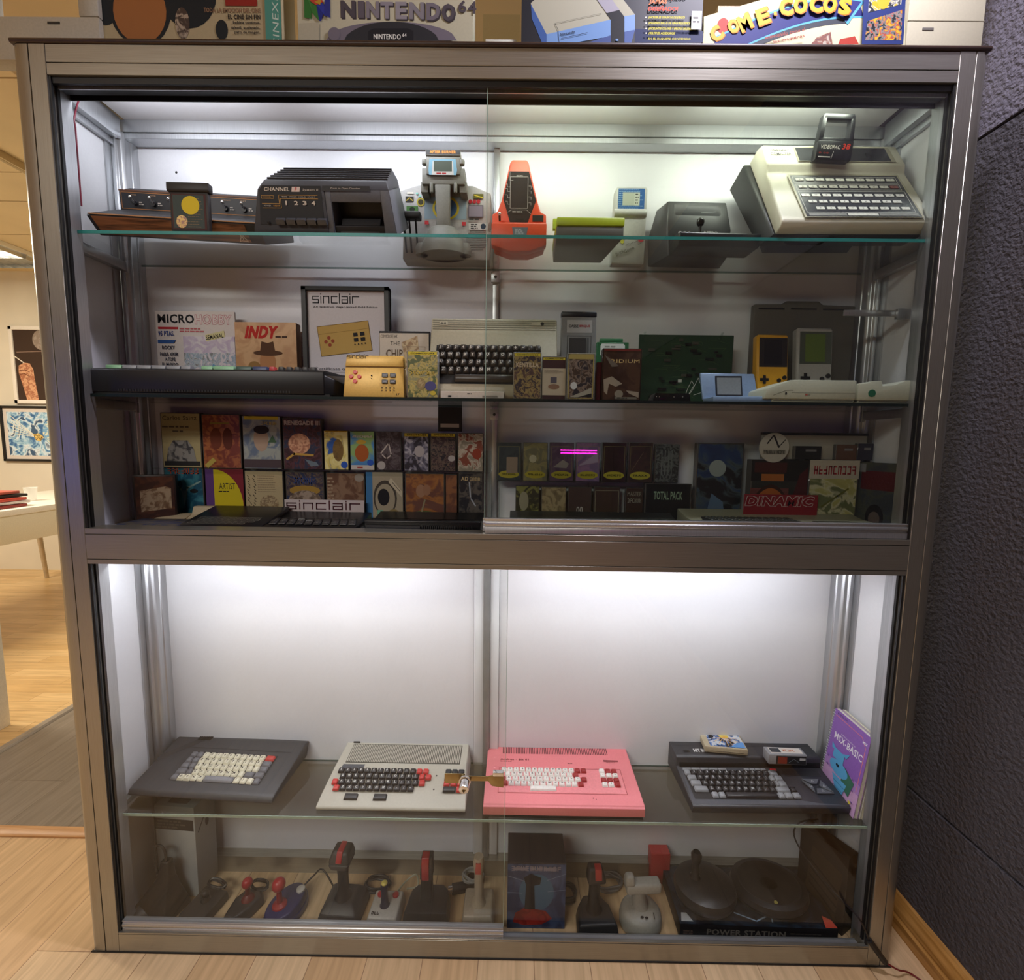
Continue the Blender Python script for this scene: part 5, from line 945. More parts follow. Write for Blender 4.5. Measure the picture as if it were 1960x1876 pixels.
def c3x(d, w, h): d.rect(w*0.02, h*0.10, w*0.98, h*0.72, card('#b8ac98')); d.rect(w*0.36, h*0.38, w*0.62, h*0.52, ink('#5a5460')); d.ell(w*0.5, h*0.30, w*0.24, h*0.06, ink('#8a6a58')); d.lines(w*0.1, h*0.68, w*0.8, 3, h*0.03, h*0.012, ink('#8a7c6c'))
stand('cassette_case', 'cassette case with yellow header and a cream picture of a small figure', 'cassette', 1037, 1083, 682, 0.046, 0.016, CP, lambda d, w, h: cass(d, w, h, card('#3a1d22'), 1, extra=c3x), group='cassettes on the middle shelf')
def c4x(d, w, h): d.frame(w*0.06, h*0.03, w*0.94, h*0.97, 0.0018, ink('#a8985a')); d.rect(w*0.06, h*0.87, w*0.94, h*0.96, ink('#a8985a')); d.ell(w*0.25, h*0.30, w*0.12, h*0.08, ink('#c8ccd0')); d.rect(w*0.42, h*0.06, w*0.9, h*0.13, IB); d.poly([(w*0.1, h*0.05), (w*0.9, h*0.26), (w*0.9, h*0.14), (w*0.4, h*0.05)], ink('#a09c90'))
stand('cassette_case', 'cassette case with a gold frame and a dark crowded picture', 'cassette', 1085, 1138, 676, 0.040, 0.016, CP, lambda d, w, h: cass(d, w, h, collage(['#1d1a1c', '#4a3a30', '#8a7a70', '#2c2a30'], 60, 53), extra=c4x), group='cassettes on the middle shelf')
stand('cassette_case', 'narrow dark red cassette case edge left of the large brown game case', 'cassette', 1141, 1150, 693, 0.052, 0.016, pl('#4a1a20', 0.25), None, group='cassettes on the middle shelf')
def c6x(d, w, h):
    d.text('IRIDIUM', w*0.16, h*0.72, h*0.07, ink('#c8b078'), w=w*0.78); d.poly([(w*0.04, h*0.88), (w*0.30, h*0.74), (w*0.42, h*0.66), (w*0.24, h*0.64)], ink('#6a6058')); G1 = ink('#9a8e80'); d.poly([(w*0.04, h*0.40), (w*0.25, h*0.46), (w*0.52, h*0.32), (w*0.36, h*0.26), (w*0.18, h*0.32), (w*0.14, h*0.10), (w*0.06, h*0.16)], G1); d.ell(w*0.44, h*0.12, w*0.11, h*0.075, ink('#8a8478')); d.poly([(w*0.62, h*0.19), (w*0.95, h*0.16), (w*0.95, h*0.05), (w*0.70, h*0.13)], G1); d.rect(w*0.34, h*0.02, w*0.90, h*0.06, ink('#7a7468')); d.rect(w*0.04, h*0.95, w*0.96, h*0.99, ink('#6a241c')); d.lines(w*0.40, h*0.052, w*0.4, 1, 0.01, h*0.02, IB)
stand('game_box', 'large dark brown game case with grey spaceships, rightmost of the row of cassettes', 'game box', 1152, 1227, 667, 0.040, 0.018, pl('#2a1c18', 0.1), lambda d, w, h: cass(d, w, h, collage(['#241610', '#3a261c', '#4a3426'], 30, 54), extra=c6x))
# grey cartridge holder
t, w, h = stand('cartridge_game', 'tall grey cartridge with a white label and a black top', 'game cartridge', 1072, 1138, 596, 0.110, 0.014, pl('#86888a', 0.4))
g = G(); g.box(-0.0008, w+0.0008, -0.001, 0.015, h-0.013, h, pl('#1c1e26', 0.4)); g.obj('cap', t, 0.003)
g = G(); d = D(g, (0, 0, 0)); d.rect(w*0.16, h-0.045, w*0.88, h-0.018, card('#b0b0b2')); d.text('CASSE', w*0.21, h-0.034, 0.0058, IB, w=w*0.28, bold=0.04); d.text('BRIQUE', w*0.52, h-0.034, 0.0058, ink('#9a2834'), w=w*0.30, bold=0.04); d.frame(w*0.18, 0.04, w*0.86, h-0.052, 0.001, ink('#4a4c4e')); d.rect(w*0.24, 0, w*0.72, h-0.056, pl('#3a3a3c', 0.4)); d.rect(w*0.74, 0, w*0.80, h-0.056, ink('#5c5e60')); g.obj('label', t)
# green cartridge
t, w, h = stand('green_cartridge', 'green game cartridge with a white label, half hidden by the large brown game case', 'game cartridge', 1140, 1201, 655, 0.090, 0.012, pl('#2c6a44', 0.4))
g = G(); g.box(w*0.10, w*0.82, 0.001, 0.011, h, h+0.008, pl('#347a50', 0.4)); g.obj('grip', t, 0.001); g = G(); d = D(g, (0, 0, 0)); d.poly([(w*0.12+a*w*0.76, h-0.030+b*0.027) for a, b in ((0.05, 0), (0.95, 0), (1, 0.15), (1, 0.85), (0.95, 1), (0.05, 1), (0, 0.85), (0, 0.15))], card('#e8f0ea')); d.scrib(w*0.28, h-0.022, w*0.35, 0.005, IB, 6); d.lines(w*0.25, h-0.008, w*0.45, 1, 0.01, 0.003, ink('#9aa49c')); g.obj('label', t)

# circuit board
t, w, h = stand('circuit_board', 'large dark green circuit board standing upright with white signature', 'circuit board', 1220, 1400, 641, 0.175, 0.002, pl('#23402c', 0.35), part='board')
rr = random.Random(5)
for i in range(26):
    x = rr.uniform(0.02, w-0.03); z = rr.uniform(0.03, h-0.012); ww = rr.choice((0.008, 0.014, 0.02)); hh = rr.choice((0.004, 0.006)); g = G(); g.box(x, x+ww, -0.003, 0, z, z+hh, pl(rr.choice(['#0c0e0e', '#15201a', '#4a4a40']), 0.35)); g.obj('chip', t)
g = G(); d = D(g, (0, 0, 0))
for i in range(34): x = rr.uniform(0.01, w-0.05); z = rr.uniform(0.02, h-0.01); d.k = 0; d.line([(x, z), (x+rr.uniform(0.01, 0.045), z), (x+rr.uniform(0.02, 0.04), z-0.006)], 0.0006, ink('#55704a'))
d.k = 1; d.rect(w*0.43, h*0.34, w*0.47, h*0.38, ink('#c8ccc4')); g.obj('traces', t)
g = G(); d = D(g, (0, -0.0035, 0)); d.line([(w*0.50, h*0.10), (w*0.53, h*0.24), (w*0.57, h*0.36), (w*0.60, h*0.30), (w*0.55, h*0.18), (w*0.52, h*0.12), (w*0.58, h*0.22), (w*0.64, h*0.40), (w*0.66, h*0.33), (w*0.70, h*0.40), (w*0.69, h*0.33), (w*0.76, h*0.42)], 0.0009, ink('#d8dcd4')); d.line([(w*0.60, h*0.16), (w*0.84, h*0.27)], 0.0008, ink('#d8dcd4')); g.obj('signature', t)
for x in (0.004, w*0.83): g = G(); g.prism([(x, h-0.012), (x+0.006, h-0.012), (x+0.012, h+0.006), (x+0.008, h+0.006)], 'y', -0.004, 0.004, glass('clear_plastic', (0.9, 0.93, 0.92), 1.6, 0.1)); g.obj('clip', t, 0.001, 1)

# dark glasses lying at the edge
t = thing('black_console', 'flat glossy black device lying at the shelf edge before the circuit board', 'device', (1.225, 0.042, Z2), 0)
g = G(); g.prism([(0, 0), (0.078, 0), (0.074, 0.016), (0.004, 0.016)], 'y', 0, 0.05, pl('#0b0d0e', 0.06)); g.obj('body', t, 0.002); g = G()
for x in (0.004, 0.010, 0.040, 0.058): g.ball((x+0.002, -0.0008, 0.008), 0.0014, metal('chrome', '#e6e6e8', 0.12), 8, 5)
g.obj('studs', t)
# blue clamshell
t = thing('clamshell_handheld', 'pale blue clamshell handheld, open, with a grey screen', 'handheld console', (1.352, 0.062, Z2), R(-3)); BL = pl('#8fa9cf', 0.35, 0.1)
g = G(); g.box(0, 0.125, -0.012, 0.052, 0, 0.012, BL); g.obj('base', t, 0.003)
g = G(); g.prism([(0.0, 0), (0.120, 0), (0.114, 0.060), (-0.004, 0.062)], 'y', -0.004, 0.004, BL); o = g.obj('lid', t, 0.003, loc=(0, 0.054, 0.010), rot=(R(-14), 0, 0))
g = G(); d = D(g, (0, -0.0041, 0)); d.rect(0.028, 0.008, 0.086, 0.054, pl('#2a2e38', 0.3)); d.rect(0.032, 0.011, 0.083, 0.050, pl('#8d949a', 0.1)); g.obj('screen', o)
g = G(); d = D(g, (0, 0, 0.012), (1, 0, 0), (0, 1, 0)); d.rect(0.03, -0.004, 0.09, 0.040, pl('#2a2e38', 0.15)); g.obj('touch_screen', t)
# grey panel behind the handhelds
t = thing('grey_panel', 'large dark grey plastic panel standing behind the two handheld consoles', 'plastic panel', (1.497, 0.196, Z2), 0); GP = pl('#5d5951', 0.5)
g = G(); g.prism([(0, 0), (0.225, 0), (0.236, 0.09), (0.236, 0.238), (0.160, 0.240), (0.150, 0.248), (0.075, 0.248), (0.066, 0.241), (0, 0.240)], 'y', 0, 0.018, GP); g.obj('panel', t, 0.003)
for i in range(3): g = G(); g.box(0.01+i*0.075, 0.07+i*0.075, -0.001, 0.0, 0.228, 0.231, BLACK); g.obj('groove', t)
def handheld(label, px0, px1, pt, m, sc, scm, dk, y=0.115, extra=0):
    t, w, h = stand('handheld_console', label, 'handheld console', px0, px1, pt, y, 0.022, m, lean=R(5), bev=0.004)
    g = G(); d = D(g, (0, 0, 0), lift=3e-4); d.rect(w*0.07, h*0.54, w*0.95, h*0.95, pl(sc, 0.25)); d.rect(w*0.22, h*0.57, w*0.78, h*0.92, pl(scm, 0.12)); g.obj('screen', t)
    g = G(); x, z = w*0.24, h*0.36; s_ = w*0.045
    g.box(x-3*s_, x+3*s_, -0.002, 0, z-s_, z+s_, dk); g.box(x-s_, x+s_, -0.0021, 0, z-3*s_, z+3*s_, dk); g.obj('direction_pad', t, 0.0005, 1)
    for a, b in ((0.70, 0.35), (0.87, 0.39)): g = G(); g.cyl((w*a, 0, h*b), (w*a, -0.002, h*b), w*0.065, n=16, m=dk); g.obj('button', t)
    for a in (0.42, 0.58): g = G(); g.cyl((w*a-0.002, -0.0002, h*0.17), (w*a+0.003, -0.0002, h*0.185), 0.0014, n=8, m=dk); g.obj('small_button', t)
handheld('yellow handheld console with a black screen before the grey panel', 1450, 1511, 637, pl('#d8a028', 0.4), '#2a2628', '#1d1b20', BLACK)
handheld('light grey handheld console with a green screen before the grey panel', 1527, 1596, 624, pl('#a6a39e', 0.45), '#4a5044', '#5c7030', BLACK, y=0.135)
# white consoles at the right end
def edge_con(name, label, px0, px1, ptop, prof_, m, Y=0.036):
    a = AY(px0, 765, Y); b = AY(px1, 765, Y); T = AY((px0+px1)/2, ptop, Y)
    t = thing(name, label, 'game console', (a.x, Y, Z2), 0); w = b.x-a.x; h = T.z-Z2; return t, w, h
t, w, h = edge_con('small_console', 'low cream console with sloping left end at the edge of the middle shelf', 1462, 1638, 727, 0, 0); PW = pl('#c4c6b4', 0.45)
g = G(); g.prism([(0.0, 0.006), (0.006, h*0.62), (w*0.28, h*0.98), (w*0.33, h), (w, h), (w, 0.006)], 'y', 0, 0.13, PW); g.box(w*0.10, w, 0.004, 0.12, 0, 0.0075, pl('#55564e')); g.obj('body', t, 0.003)
g = G(); d = D(g, (0, 0, 0), lift=3e-4); d.line([(w*0.30, h*0.42), (w*0.985, h*0.42)], 0.0006, ink('#6c6e5e')); d.rect(w*0.44, h*0.30, w*0.50, h*0.38, ink('#8a8c7c')); d.rect(w*0.445, h*0.31, w*0.47, h*0.37, ink('#b85a4a')); d.ell(w*0.235, h*0.38, 0.002, 0.003, BLACK); d.line([(w*0.10, h*0.30), (w*0.24, h*0.52), (w*0.31, h*0.52)], 0.0008, ink('#6c6e5e')); g.obj('print', t)
t, w, h = edge_con('console_unit', 'cream console unit with a green button beside the black round knob', 1641, 1757, 727, 0, 0)
w = min(w, 1.768-t.location.x); g = G(); g.prism([(0, 0.006), (0, h*0.82), (w*0.16, h*0.86), (w*0.2, h*0.93), (w*0.38, h*0.96), (w*0.40, h*0.74), (w*0.60, h*0.80), (w*0.78, h*0.98), (w, h*0.98), (w, 0.006)], 'y', 0, 0.12, PW); g.box(0.004, w-0.002, 0.004, 0.11, 0, 0.0065, pl('#55564e')); g.obj('body', t, 0.002)
g = G(); g.cyl((w*0.23, -0.001, h*0.42), (w*0.23, 0.002, h*0.42), 0.0075, n=18, m=pl('#2a6a4e', 0.3)); g.obj('green_button', t); g = G(); g.cyl((w*0.93, -0.003, h*0.45), (w*0.93, 0.002, h*0.45), 0.0062, n=18, m=BLACK); g.obj('knob', t)
g = G(); g.cyl((1.545, 0.09, Z2-0.0075), (1.545, 0.10, Z2-0.0075), 0.001, n=6, m=BLACK) if 0 else None
# ---------------------------------------------------------------- bottom of the upper compartment (board top at z = 0.960)
Z3 = 0.9603
ZL = AY(640, 899, 0.195).z
for x0, x1, z, w_ in ((0.075, 0.884, ZL, 'left'), (0.900, 1.345, AY(1150, 922, 0.195).z, 'right')):
    g = G(); g.box(x0, x1, 0.172, 0.224, z-0.003, z, glass('clear_plastic', (0.9, 0.93, 0.92), 1.6, 0.1)); g.box(x0, x1, 0.221, 0.224, z, z+0.05, glass('clear_plastic', (0.9, 0.93, 0.92), 1.6, 0.1))
    for x in (x0+0.003, (x0+x1)/2, x1-0.006): g.box(x, x+0.003, 0.205, 0.224, Z3, z-0.003, glass('clear_plastic', (0.9, 0.93, 0.92), 1.6, 0.1))
    o = g.obj('clear_riser'); tag(o, 'clear plastic riser carrying the upper row of cassettes, %s half' % w_, 'display riser')
ZR = AY(1150, 922, 0.195).z
def pic(cols, sc, seed): return collage(cols, sc, seed)
def frame_title(title, col, ty=0.82, th=0.10, x=0.5, ww=0.86):
    return lambda d, w, h: d.text(title, w*x, h*ty, h*th, ink(col), w=w*ww, bold=0.05, al='c')
def cover(label, x0, x1, top, bg, fn=None, zb=ZL, Y=0.188, th=0.014, case='#55524e', pyy=860, group='cassettes in the upper row', name='cassette_case', cat='cassette', lean=0.0):
    def art(d, w, h):
        d.rect(w*0.025, h*0.01, w*0.975, h*0.985, bg)
        if fn: fn(d, w, h)
    return stand(name, label, cat, x0, x1, top, Y, th, pl(case, 0.12), art, zb=zb, group=group, py=pyy, lean=lean)
def f1(d, w, h):
    d.text('Carlos Sainz', w*0.06, h*0.87, h*0.075, ink('#2c2a28'), w=w*0.85); d.lines(w*0.04, h*0.76, w*0.9, 1, 0.01, h*0.03, ink('#5a5246')); d.lines(w*0.3, h*0.68, w*0.35, 1, 0.01, h*0.03, ink('#5a5246'))
    d.poly([(w*0.1, h*0.1), (w*0.16, h*0.35), (w*0.30, h*0.50), (w*0.66, h*0.50), (w*0.80, h*0.36), (w*0.86, h*0.12)], pic(['#1a1a1c', '#46464a', '#8a8a88'], 40, 61)); d.rect(0.05*w, h*0.04, w*0.95, h*0.12, ink('#262628'))
cover('cassette case with beige cover and a rally car, first in the upper row', 310, 386, 790, card('#a39870'), f1)
cover('cassette case with rusty red cover and two figures, second in the upper row', 388, 462, 793, pic(['#5a2a20', '#7a3a2a', '#a0603a'], 45, 62), lambda d, w, h: (d.rect(w*0.22, h*0.82, w*0.72, h*0.85, ink('#8a7a3a')), d.ell(w*0.36, h*0.55, w*0.15, h*0.2, ink('#6a3424')), d.ell(w*0.66, h*0.55, w*0.13, h*0.2, ink('#5a2a1e')), d.poly([(w*0.04, h*0.06), (w*0.26, h*0.20), (w*0.34, h*0.14), (w*0.12, h*0.0)], ink('#b0a050'))))
cover('cassette case with blue grey cover and a drawn face, third in the upper row', 465, 539, 796, pic(['#3c5c90', '#6a7a90', '#a0a8a4'], 22, 63), lambda d, w, h: (d.rect(w*0.06, h*0.93, w*0.94, h*0.99, ink('#c8b83a')), d.ell(w*0.48, h*0.56, w*0.19, h*0.23, ink('#b09a88')), d.ell(w*0.5, h*0.74, w*0.20, h*0.08, ink('#2c2428')), d.poly([(w*0.66, h*0.5), (w*0.78, h*0.64), (w*0.88, h*0.5)], ink('#4a6a50')), d.scrib(w*0.5, h*0.83, w*0.4, h*0.06, ink('#c8b870'), 6), d.rect(w*0.02, h*0.02, w*0.98, h*0.18, ink('#4c4046'))))
def f4(d, w, h): d.text('RENEGADE III', w*0.5, h*0.86, h*0.085, ink('#b8aeb0'), w=w*0.9, bold=0.05, al='c'); d.ell(w*0.42, h*0.50, w*0.28, h*0.20, pic(['#6a3a30', '#b07a60', '#d8a888'], 60, 65)); d.line([(w*0.10, h*0.20), (w*0.28, h*0.30), (w*0.75, h*0.28)], 0.005, ink('#c09a4a')); d.poly([(w*0.55, h*0.2), (w*0.85, h*0.14), (w*0.9, h*0.08), (w*0.7, h*0.06)], ink('#6a7a88'))
cover('cassette case with dark cover and fighting figures, fourth in the upper row', 542, 617, 800, pic(['#1c1418', '#3a2028', '#5a343c', '#28304a'], 45, 64), f4)
def hdr(d, w, h, s='SPECTRUM'): d.rect(w*0.03, h*0.91, w*0.97, h*0.99, ink('#c4b43a')); d.text(s, w*0.12, h*0.93, h*0.04, IB, w=w*0.76, bold=0.03)
cover('cassette case with blue and yellow cover and a dark thorny figure, upper row', 620, 667, 824, pic(['#1e3f88', '#2a5aa8', '#d8c86a', '#e8e0a0'], 22, 66), lambda d, w, h: (d.ell(w*0.58, h*0.5, w*0.22, h*0.28, pic(['#3a2c1c', '#7a6030'], 120, 67)), d.rect(w*0.05, h*0.96, w*0.95, h*0.99, ink('#b89a3a')), d.ell(w*0.82, h*0.13, w*0.14, h*0.09, ink('#2a5ac0'))))
cover('cassette case with sky blue cover, hatted figure and white foot, in the upper row', 670, 717, 825, pic(['#2a5aa8', '#4a8ac8', '#8ab070'], 16, 68), lambda d, w, h: (d.rect(w*0.03, 0.01*h, w*0.97, h*0.13, card('#c8c4c0')), d.lines(w*0.28, h*0.09, w*0.4, 1, 0.01, h*0.04, ink('#a83a34')), d.ell(w*0.48, h*0.44, w*0.28, h*0.22, ink('#a85a28')), d.ell(w*0.46, h*0.72, w*0.20, h*0.06, ink('#c8a840')), d.scrib(w*0.1, h*0.83, w*0.8, h*0.06, IW, 10), d.ell(w*0.82, h*0.2, w*0.13, h*0.08, ink('#2a5ac0'))))
cover('cassette case with dark cover, grey robot and a white round sticker, in the upper row', 720, 768, 826, pic(['#1c181c', '#3a2c34', '#5a5258'], 60, 69), lambda d, w, h: (d.line([(w*0.2, h*0.45), (w*0.5, h*0.7), (w*0.6, h*0.4), (w*0.4, h*0.3), (w*0.25, h*0.4)], 0.003, ink('#b8b0ac')), d.ell(w*0.2, h*0.13, w*0.16, h*0.11, ink('#b0acac'))))
cover('cassette case with yellow header over a white armoured figure, in the upper row', 773, 821, 829, pic(['#141418', '#2c2a38', '#6a6a80', '#b0b0bc'], 38, 70), lambda d, w, h: (hdr(d, w, h), d.ell(w*0.62, h*0.52, w*0.2, h*0.15, ink('#a8a4a8')), d.line([(w*0.15, h*0.45), (w*0.45, h*0.4), (w*0.6, h*0.2), (w*0.7, h*0.16)], 0.003, ink('#8a8890'))))
cover('cassette case with yellow header over a dark crowded scene, in the upper row', 824, 872, 829, pic(['#120e14', '#3a2830', '#6a5a50', '#1a1824'], 75, 71), lambda d, w, h: (hdr(d, w, h), d.ell(w*0.84, h*0.34, w*0.14, h*0.08, ink('#a8a4a4'))))
cover('cassette case with a pale and rusty mottled cover, last of the left upper row', 876, 925, 829, pic(['#3a4430', '#8a8474', '#b8b0a0', '#7a4030'], 42, 72), lambda d, w, h: d.ell(w*0.75, h*0.46, w*0.18, h*0.14, ink('#8a3a28')))
ov = [('dark teal with a cream badge', ['#18242a', '#26343a', '#303c40'], 'SOLIS'), ('pale olive with a moon', ['#5a5a3a', '#8a8458', '#6a6a50'], 'MERLIN'), ('mauve with a white ship', ['#3a2c44', '#5a4a5c', '#4a3a50'], 'JET PAC'), ('light mauve with slanting beams', ['#5a4a6a', '#8a6a8a', '#6a5a7a'], 'COSMIC'), ('dark brown', ['#1c1414', '#2c1e1c', '#241a18'], 'MAZIACS'), ('brown with crossed lines', ['#241c18', '#3c2c24', '#2c2420'], 'TRAXX')]
for i, (nm, cols, ttl) in enumerate(ov):
    x = 951+i*50.5
    def fo(d, w, h, i=i, ttl=ttl):
        d.frame(w*0.08, h*0.14, w*0.92, h*0.90, 0.0006, ink('#8a8656')); d.ell(w*0.5, h*0.17, w*0.42, h*0.10, ink('#a89e30')); (d.text(ttl, w*0.5, h*0.145, h*0.05, ink('#1c1a10'), w=w*0.6, bold=0.04, al='c') if ttl == 'TRAXX' else d.scrib(w*0.2, h*0.145, w*0.6, h*0.05, ink('#1c1a10'), 7, i))
        if i == 0: d.rect(w*0.4, h*0.2, w*0.85, h*0.62, ink('#8a7a6a'))
        if i == 1: d.ell(w*0.4, h*0.58, w*0.15, h*0.1, ink('#b0ac90'))
        if i == 2: d.poly([(w*0.15, h*0.36), (w*0.55, h*0.56), (w*0.8, h*0.46), (w*0.7, h*0.34)], ink('#8a8480'))
        if i == 3: d.poly([(w*0.1, h*0.4), (w*0.9, h*0.75), (w*0.9, h*0.5)], ink('#9a8aa0'))
        if i == 5: d.line([(w*0.15, h*0.3), (w*0.6, h*0.75)], 0.0006, ink('#8a7a60'))
    cover('yellow oval titled cassette case, %s, right upper row' % nm, x, x+47, 847, pic(cols, 35, 80+i), fo, zb=ZR, group='yellow oval cassettes')
cover('dark cassette case with a grey castle drawing, right end of the upper row', 1255, 1301, 850, pic(['#14181a', '#2c3030', '#5a605c'], 90, 88), lambda d, w, h: [d.rect(w*(0.25+0.14*k), h*0.2, w*(0.29+0.14*k), h*0.85, ink('#6a706c')) for k in range(4)], zb=ZR)
# lower row
LR = 'covers in the lower row'
cover('cover with orange title over a teal bird mask face, second in the lower row', 310, 386, 893, pic(['#0f2a40', '#1e5068', '#3a7a8a'], 25, 90), lambda d, w, h: (d.scrib(w*0.1, h*0.86, w*0.8, h*0.11, ink('#b84a2c'), 7), d.line([(w*0.08, h*0.72), (w*0.4, h*0.60), (w*0.5, h*0.45), (w*0.6, h*0.60), (w*0.92, h*0.72)], 0.004, ink('#7a9a98')), d.poly([(w*0.42, h*0.55), (w*0.58, h*0.55), (w*0.5, h*0.25)], ink('#5a8088')), d.ell(w*0.25, h*0.54, w*0.1, h*0.04, IB), d.ell(w*0.75, h*0.54, w*0.1, h*0.04, IB)), zb=Z3, Y=0.192, group=LR)
def fart(d, w, h):
    d.rect(0, 0, w*0.25, h, ink('#5a3a78')); d.rect(w*0.25, 0, w, h, ink('#7a2430')); x0, y0 = w*0.22, h*0.26; d.poly([(x0, y0)]+[(x0+w*0.76*math.cos(R(a))*1.0, y0+h*0.74*math.sin(R(a))*0.98) for a in range(0, 91, 9)], ink('#c8b81e')); d.text('ARTIST', w*0.36, h*0.60, h*0.12, IB, w=w*0.42); d.lines(w*0.34, h*0.565, w*0.42, 1, 0.01, h*0.02, IB); d.poly([(w*0.42, h*0.10), (w*0.55, h*0.16), (w*0.52, h*0.06)], ink('#b8a098'))
cover('cover with a large yellow quarter circle on dark red and purple', 390, 463, 897, card('#7a2430'), fart, zb=Z3, Y=0.192, group=LR)
def fsk(d, w, h):
    rr = random.Random(3)
    for c in (0.10, 0.24):
        for k in range(14): z = h*(0.9-0.055*k); x = w*(c+rr.uniform(-0.03, 0.03)); d.k = 2; d.line([(x, z), (x+w*0.03, z-h*0.03)], 0.0016, ink('#2c2420'))
    d.lines(w*0.34, h*0.90, w*0.55, 8, h*0.045, h*0.01, ink('#8a7a60'), 7); d.ell(w*0.62, h*0.34, w*0.24, h*0.17, pic(['#4a3a2c', '#8a7658', '#b0a07c'], 110, 91))
cover('cream cover with black vertical lettering and an ink sketch', 465, 540, 901, card('#b3a47e'), fsk, zb=Z3, Y=0.192, group=LR)
cover('cover with a gold banner over dark blue, above the white name board', 544, 618, 903, pic(['#1a2038', '#3a3040', '#6a5a48', '#243050'], 48, 92), lambda d, w, h: (d.ell(w*0.5, h*0.62, w*0.40, h*0.10, ink('#a08038')), d.ell(w*0.5, h*0.40, w*0.44, h*0.22, pic(['#2c2420', '#6a5a4c', '#a09080'], 70, 93)), d.scrib(w*0.2, h*0.76, w*0.6, h*0.12, ink('#33447a'), 6)), zb=Z3, Y=0.192, group=LR)
cover('cover of a brown cloaked figure, above the white name board', 622, 697, 905, pic(['#4a3428', '#6a4a38', '#8a6e58'], 32, 94), lambda d, w, h: (d.lines(w*0.04, h*0.9, w*0.18, 9, h*0.07, h*0.035, ink('#a08c74')), d.ell(w*0.86, h*0.90, w*0.12, h*0.08, ink('#9a948a'))), zb=Z3, Y=0.192, group=LR)
def fsin(d, w, h): d.rect(0, 0, w, h, card('#c9bfc0')); d.k += 2; sinc(d, w*0.03, h-0.0225, w*0.124, ink('#4a2028'), 0.58)
stand('name_board', 'white name board with wide dark red lettering, leaning against the covers', 'sign', 545, 697, 957, 0.176, 0.003, card('#c9bfc0'), fsin, zb=Z3, py=970)
def fbl(d, w, h):
    d.rect(0, 0, w*0.18, h, ink('#3f7ab0')); d.rect(w*0.18, 0, w, h, card('#a59c86')); d.ell(w*0.52, h*0.48, w*0.32, h*0.36, ink('#4a443c')); d.ell(w*0.52, h*0.46, w*0.27, h*0.31, ink('#a59c86')); d.ell(w*0.48, h*0.50, w*0.16, h*0.17, IB); d.rect(w*0.30, h*0.02, w*0.46, h*0.24, ink('#6fae94')); d.poly([(w*0.68, h*0.90), (w*0.98, h*0.62), (w*0.98, h*0.50), (w*0.62, h*0.80)], ink('#c8c0a8')); d.line([(w*0.72, h*0.80), (w*0.93, h*0.62)], 0.0012, IB); d.ell(w*0.75, h*0.16, w*0.16, h*0.10, ink('#8a7a50'))
cover('cream cover with a large black ring drawing and a blue spine', 699, 770, 904, card('#a59c86'), fbl, zb=Z3, Y=0.192, group=LR)
cover('wide cover of an orange dusk sky with a pale heart shaped figure', 774, 851, 906, pic(['#4a3038', '#7a4a34', '#a06a38', '#6a4438'], 14, 95), lambda d, w, h: (d.ell(w*0.40, h*0.64, w*0.12, h*0.13, ink('#a07a60')), d.ell(w*0.55, h*0.66, w*0.10, h*0.11, ink('#9a7258')), d.ell(w*0.48, h*0.08, w*0.38, h*0.16, ink('#566038')), d.line([(w*0.35, 0), (w*0.50, h*0.45)], 0.004, ink('#8c8468'))), zb=Z3, Y=0.192, group=LR)
cover('narrow brown cover between the dusk sky cover and the black fantasy cover', 853, 875, 908, pic(['#3a2a2c', '#6a4434', '#8a5c3c'], 24, 96), None, zb=Z3, Y=0.192, group=LR)
cover('black fantasy cover with silver streaks, last of the left lower row', 878, 924, 905, pic(['#0e1014', '#24262c', '#5a5650'], 42, 97), lambda d, w, h: (d.text('AD', w*0.1, h*0.84, h*0.08, ink('#b8a47a'), w=w*0.3, bold=0.03), d.scrib(w*0.45, h*0.84, w*0.45, h*0.08, ink('#b8a47a'), 4), d.line([(w*0.45, h*0.8), (w*0.5, h*0.5), (w*0.7, h*0.35)], 0.003, ink('#a8b0b8'))), zb=Z3, Y=0.192, group=LR)
for lab, x0, x1, tp, cols, fn in (
    ('yellow green cover with a white ring, in the right lower row', 988, 1034, 930, ['#6a6a30', '#8a8a4a', '#3a3a28'], lambda d, w, h: d.ell(w*0.35, h*0.6, w*0.2, h*0.25, ink('#a09c80'))),
    ('cream and black comic cover in the right lower row', 1038, 1086, 932, ['#2a2420', '#8a7a58', '#b0a078'], None),
    ('plain brown cover with two white digits in the right lower row', 1090, 1135, 932, ['#3c302c', '#4a3c36'], lambda d, w, h: d.text('00', w*0.5, h*0.30, h*0.18, ink('#b8b4b0'), w=w*0.28, bold=0.02, al='c')),
    ('brown cover with a thin cream frame in the right lower row', 1140, 1190, 932, ['#33261f', '#43342a'], lambda d, w, h: d.frame(w*0.05, h*0.3, w*0.95, h*0.9, 0.0008, ink('#a09a80'))),
    ('dull brown cover with two short lines of capitals, right of the framed one', 1201, 1235, 934, ['#2c2018', '#3c2c20'], lambda d, w, h: (d.text('MASTER', w*0.5, h*0.78, h*0.12, ink('#9a9484'), w=w*0.8, al='c'), d.scrib(w*0.1, h*0.60, w*0.8, h*0.12, ink('#9a9484'), 6)))):
    cover(lab, x0, x1, tp, pic(cols, 40, x0), fn, zb=Z3, Y=0.192, group='covers in the right lower row')
cover('wide black box with pale green capital letters, under the upper row', 1238, 1328, 926, card('#0f1414'), lambda d, w, h: d.text('TOTAL PACK', w*0.5, h*0.62, h*0.20, ink('#8ea48a'), w=w*0.62, bold=0.04, al='c'), zb=Z3, Y=0.19, th=0.02, group=None, name='game_box', cat='game box')
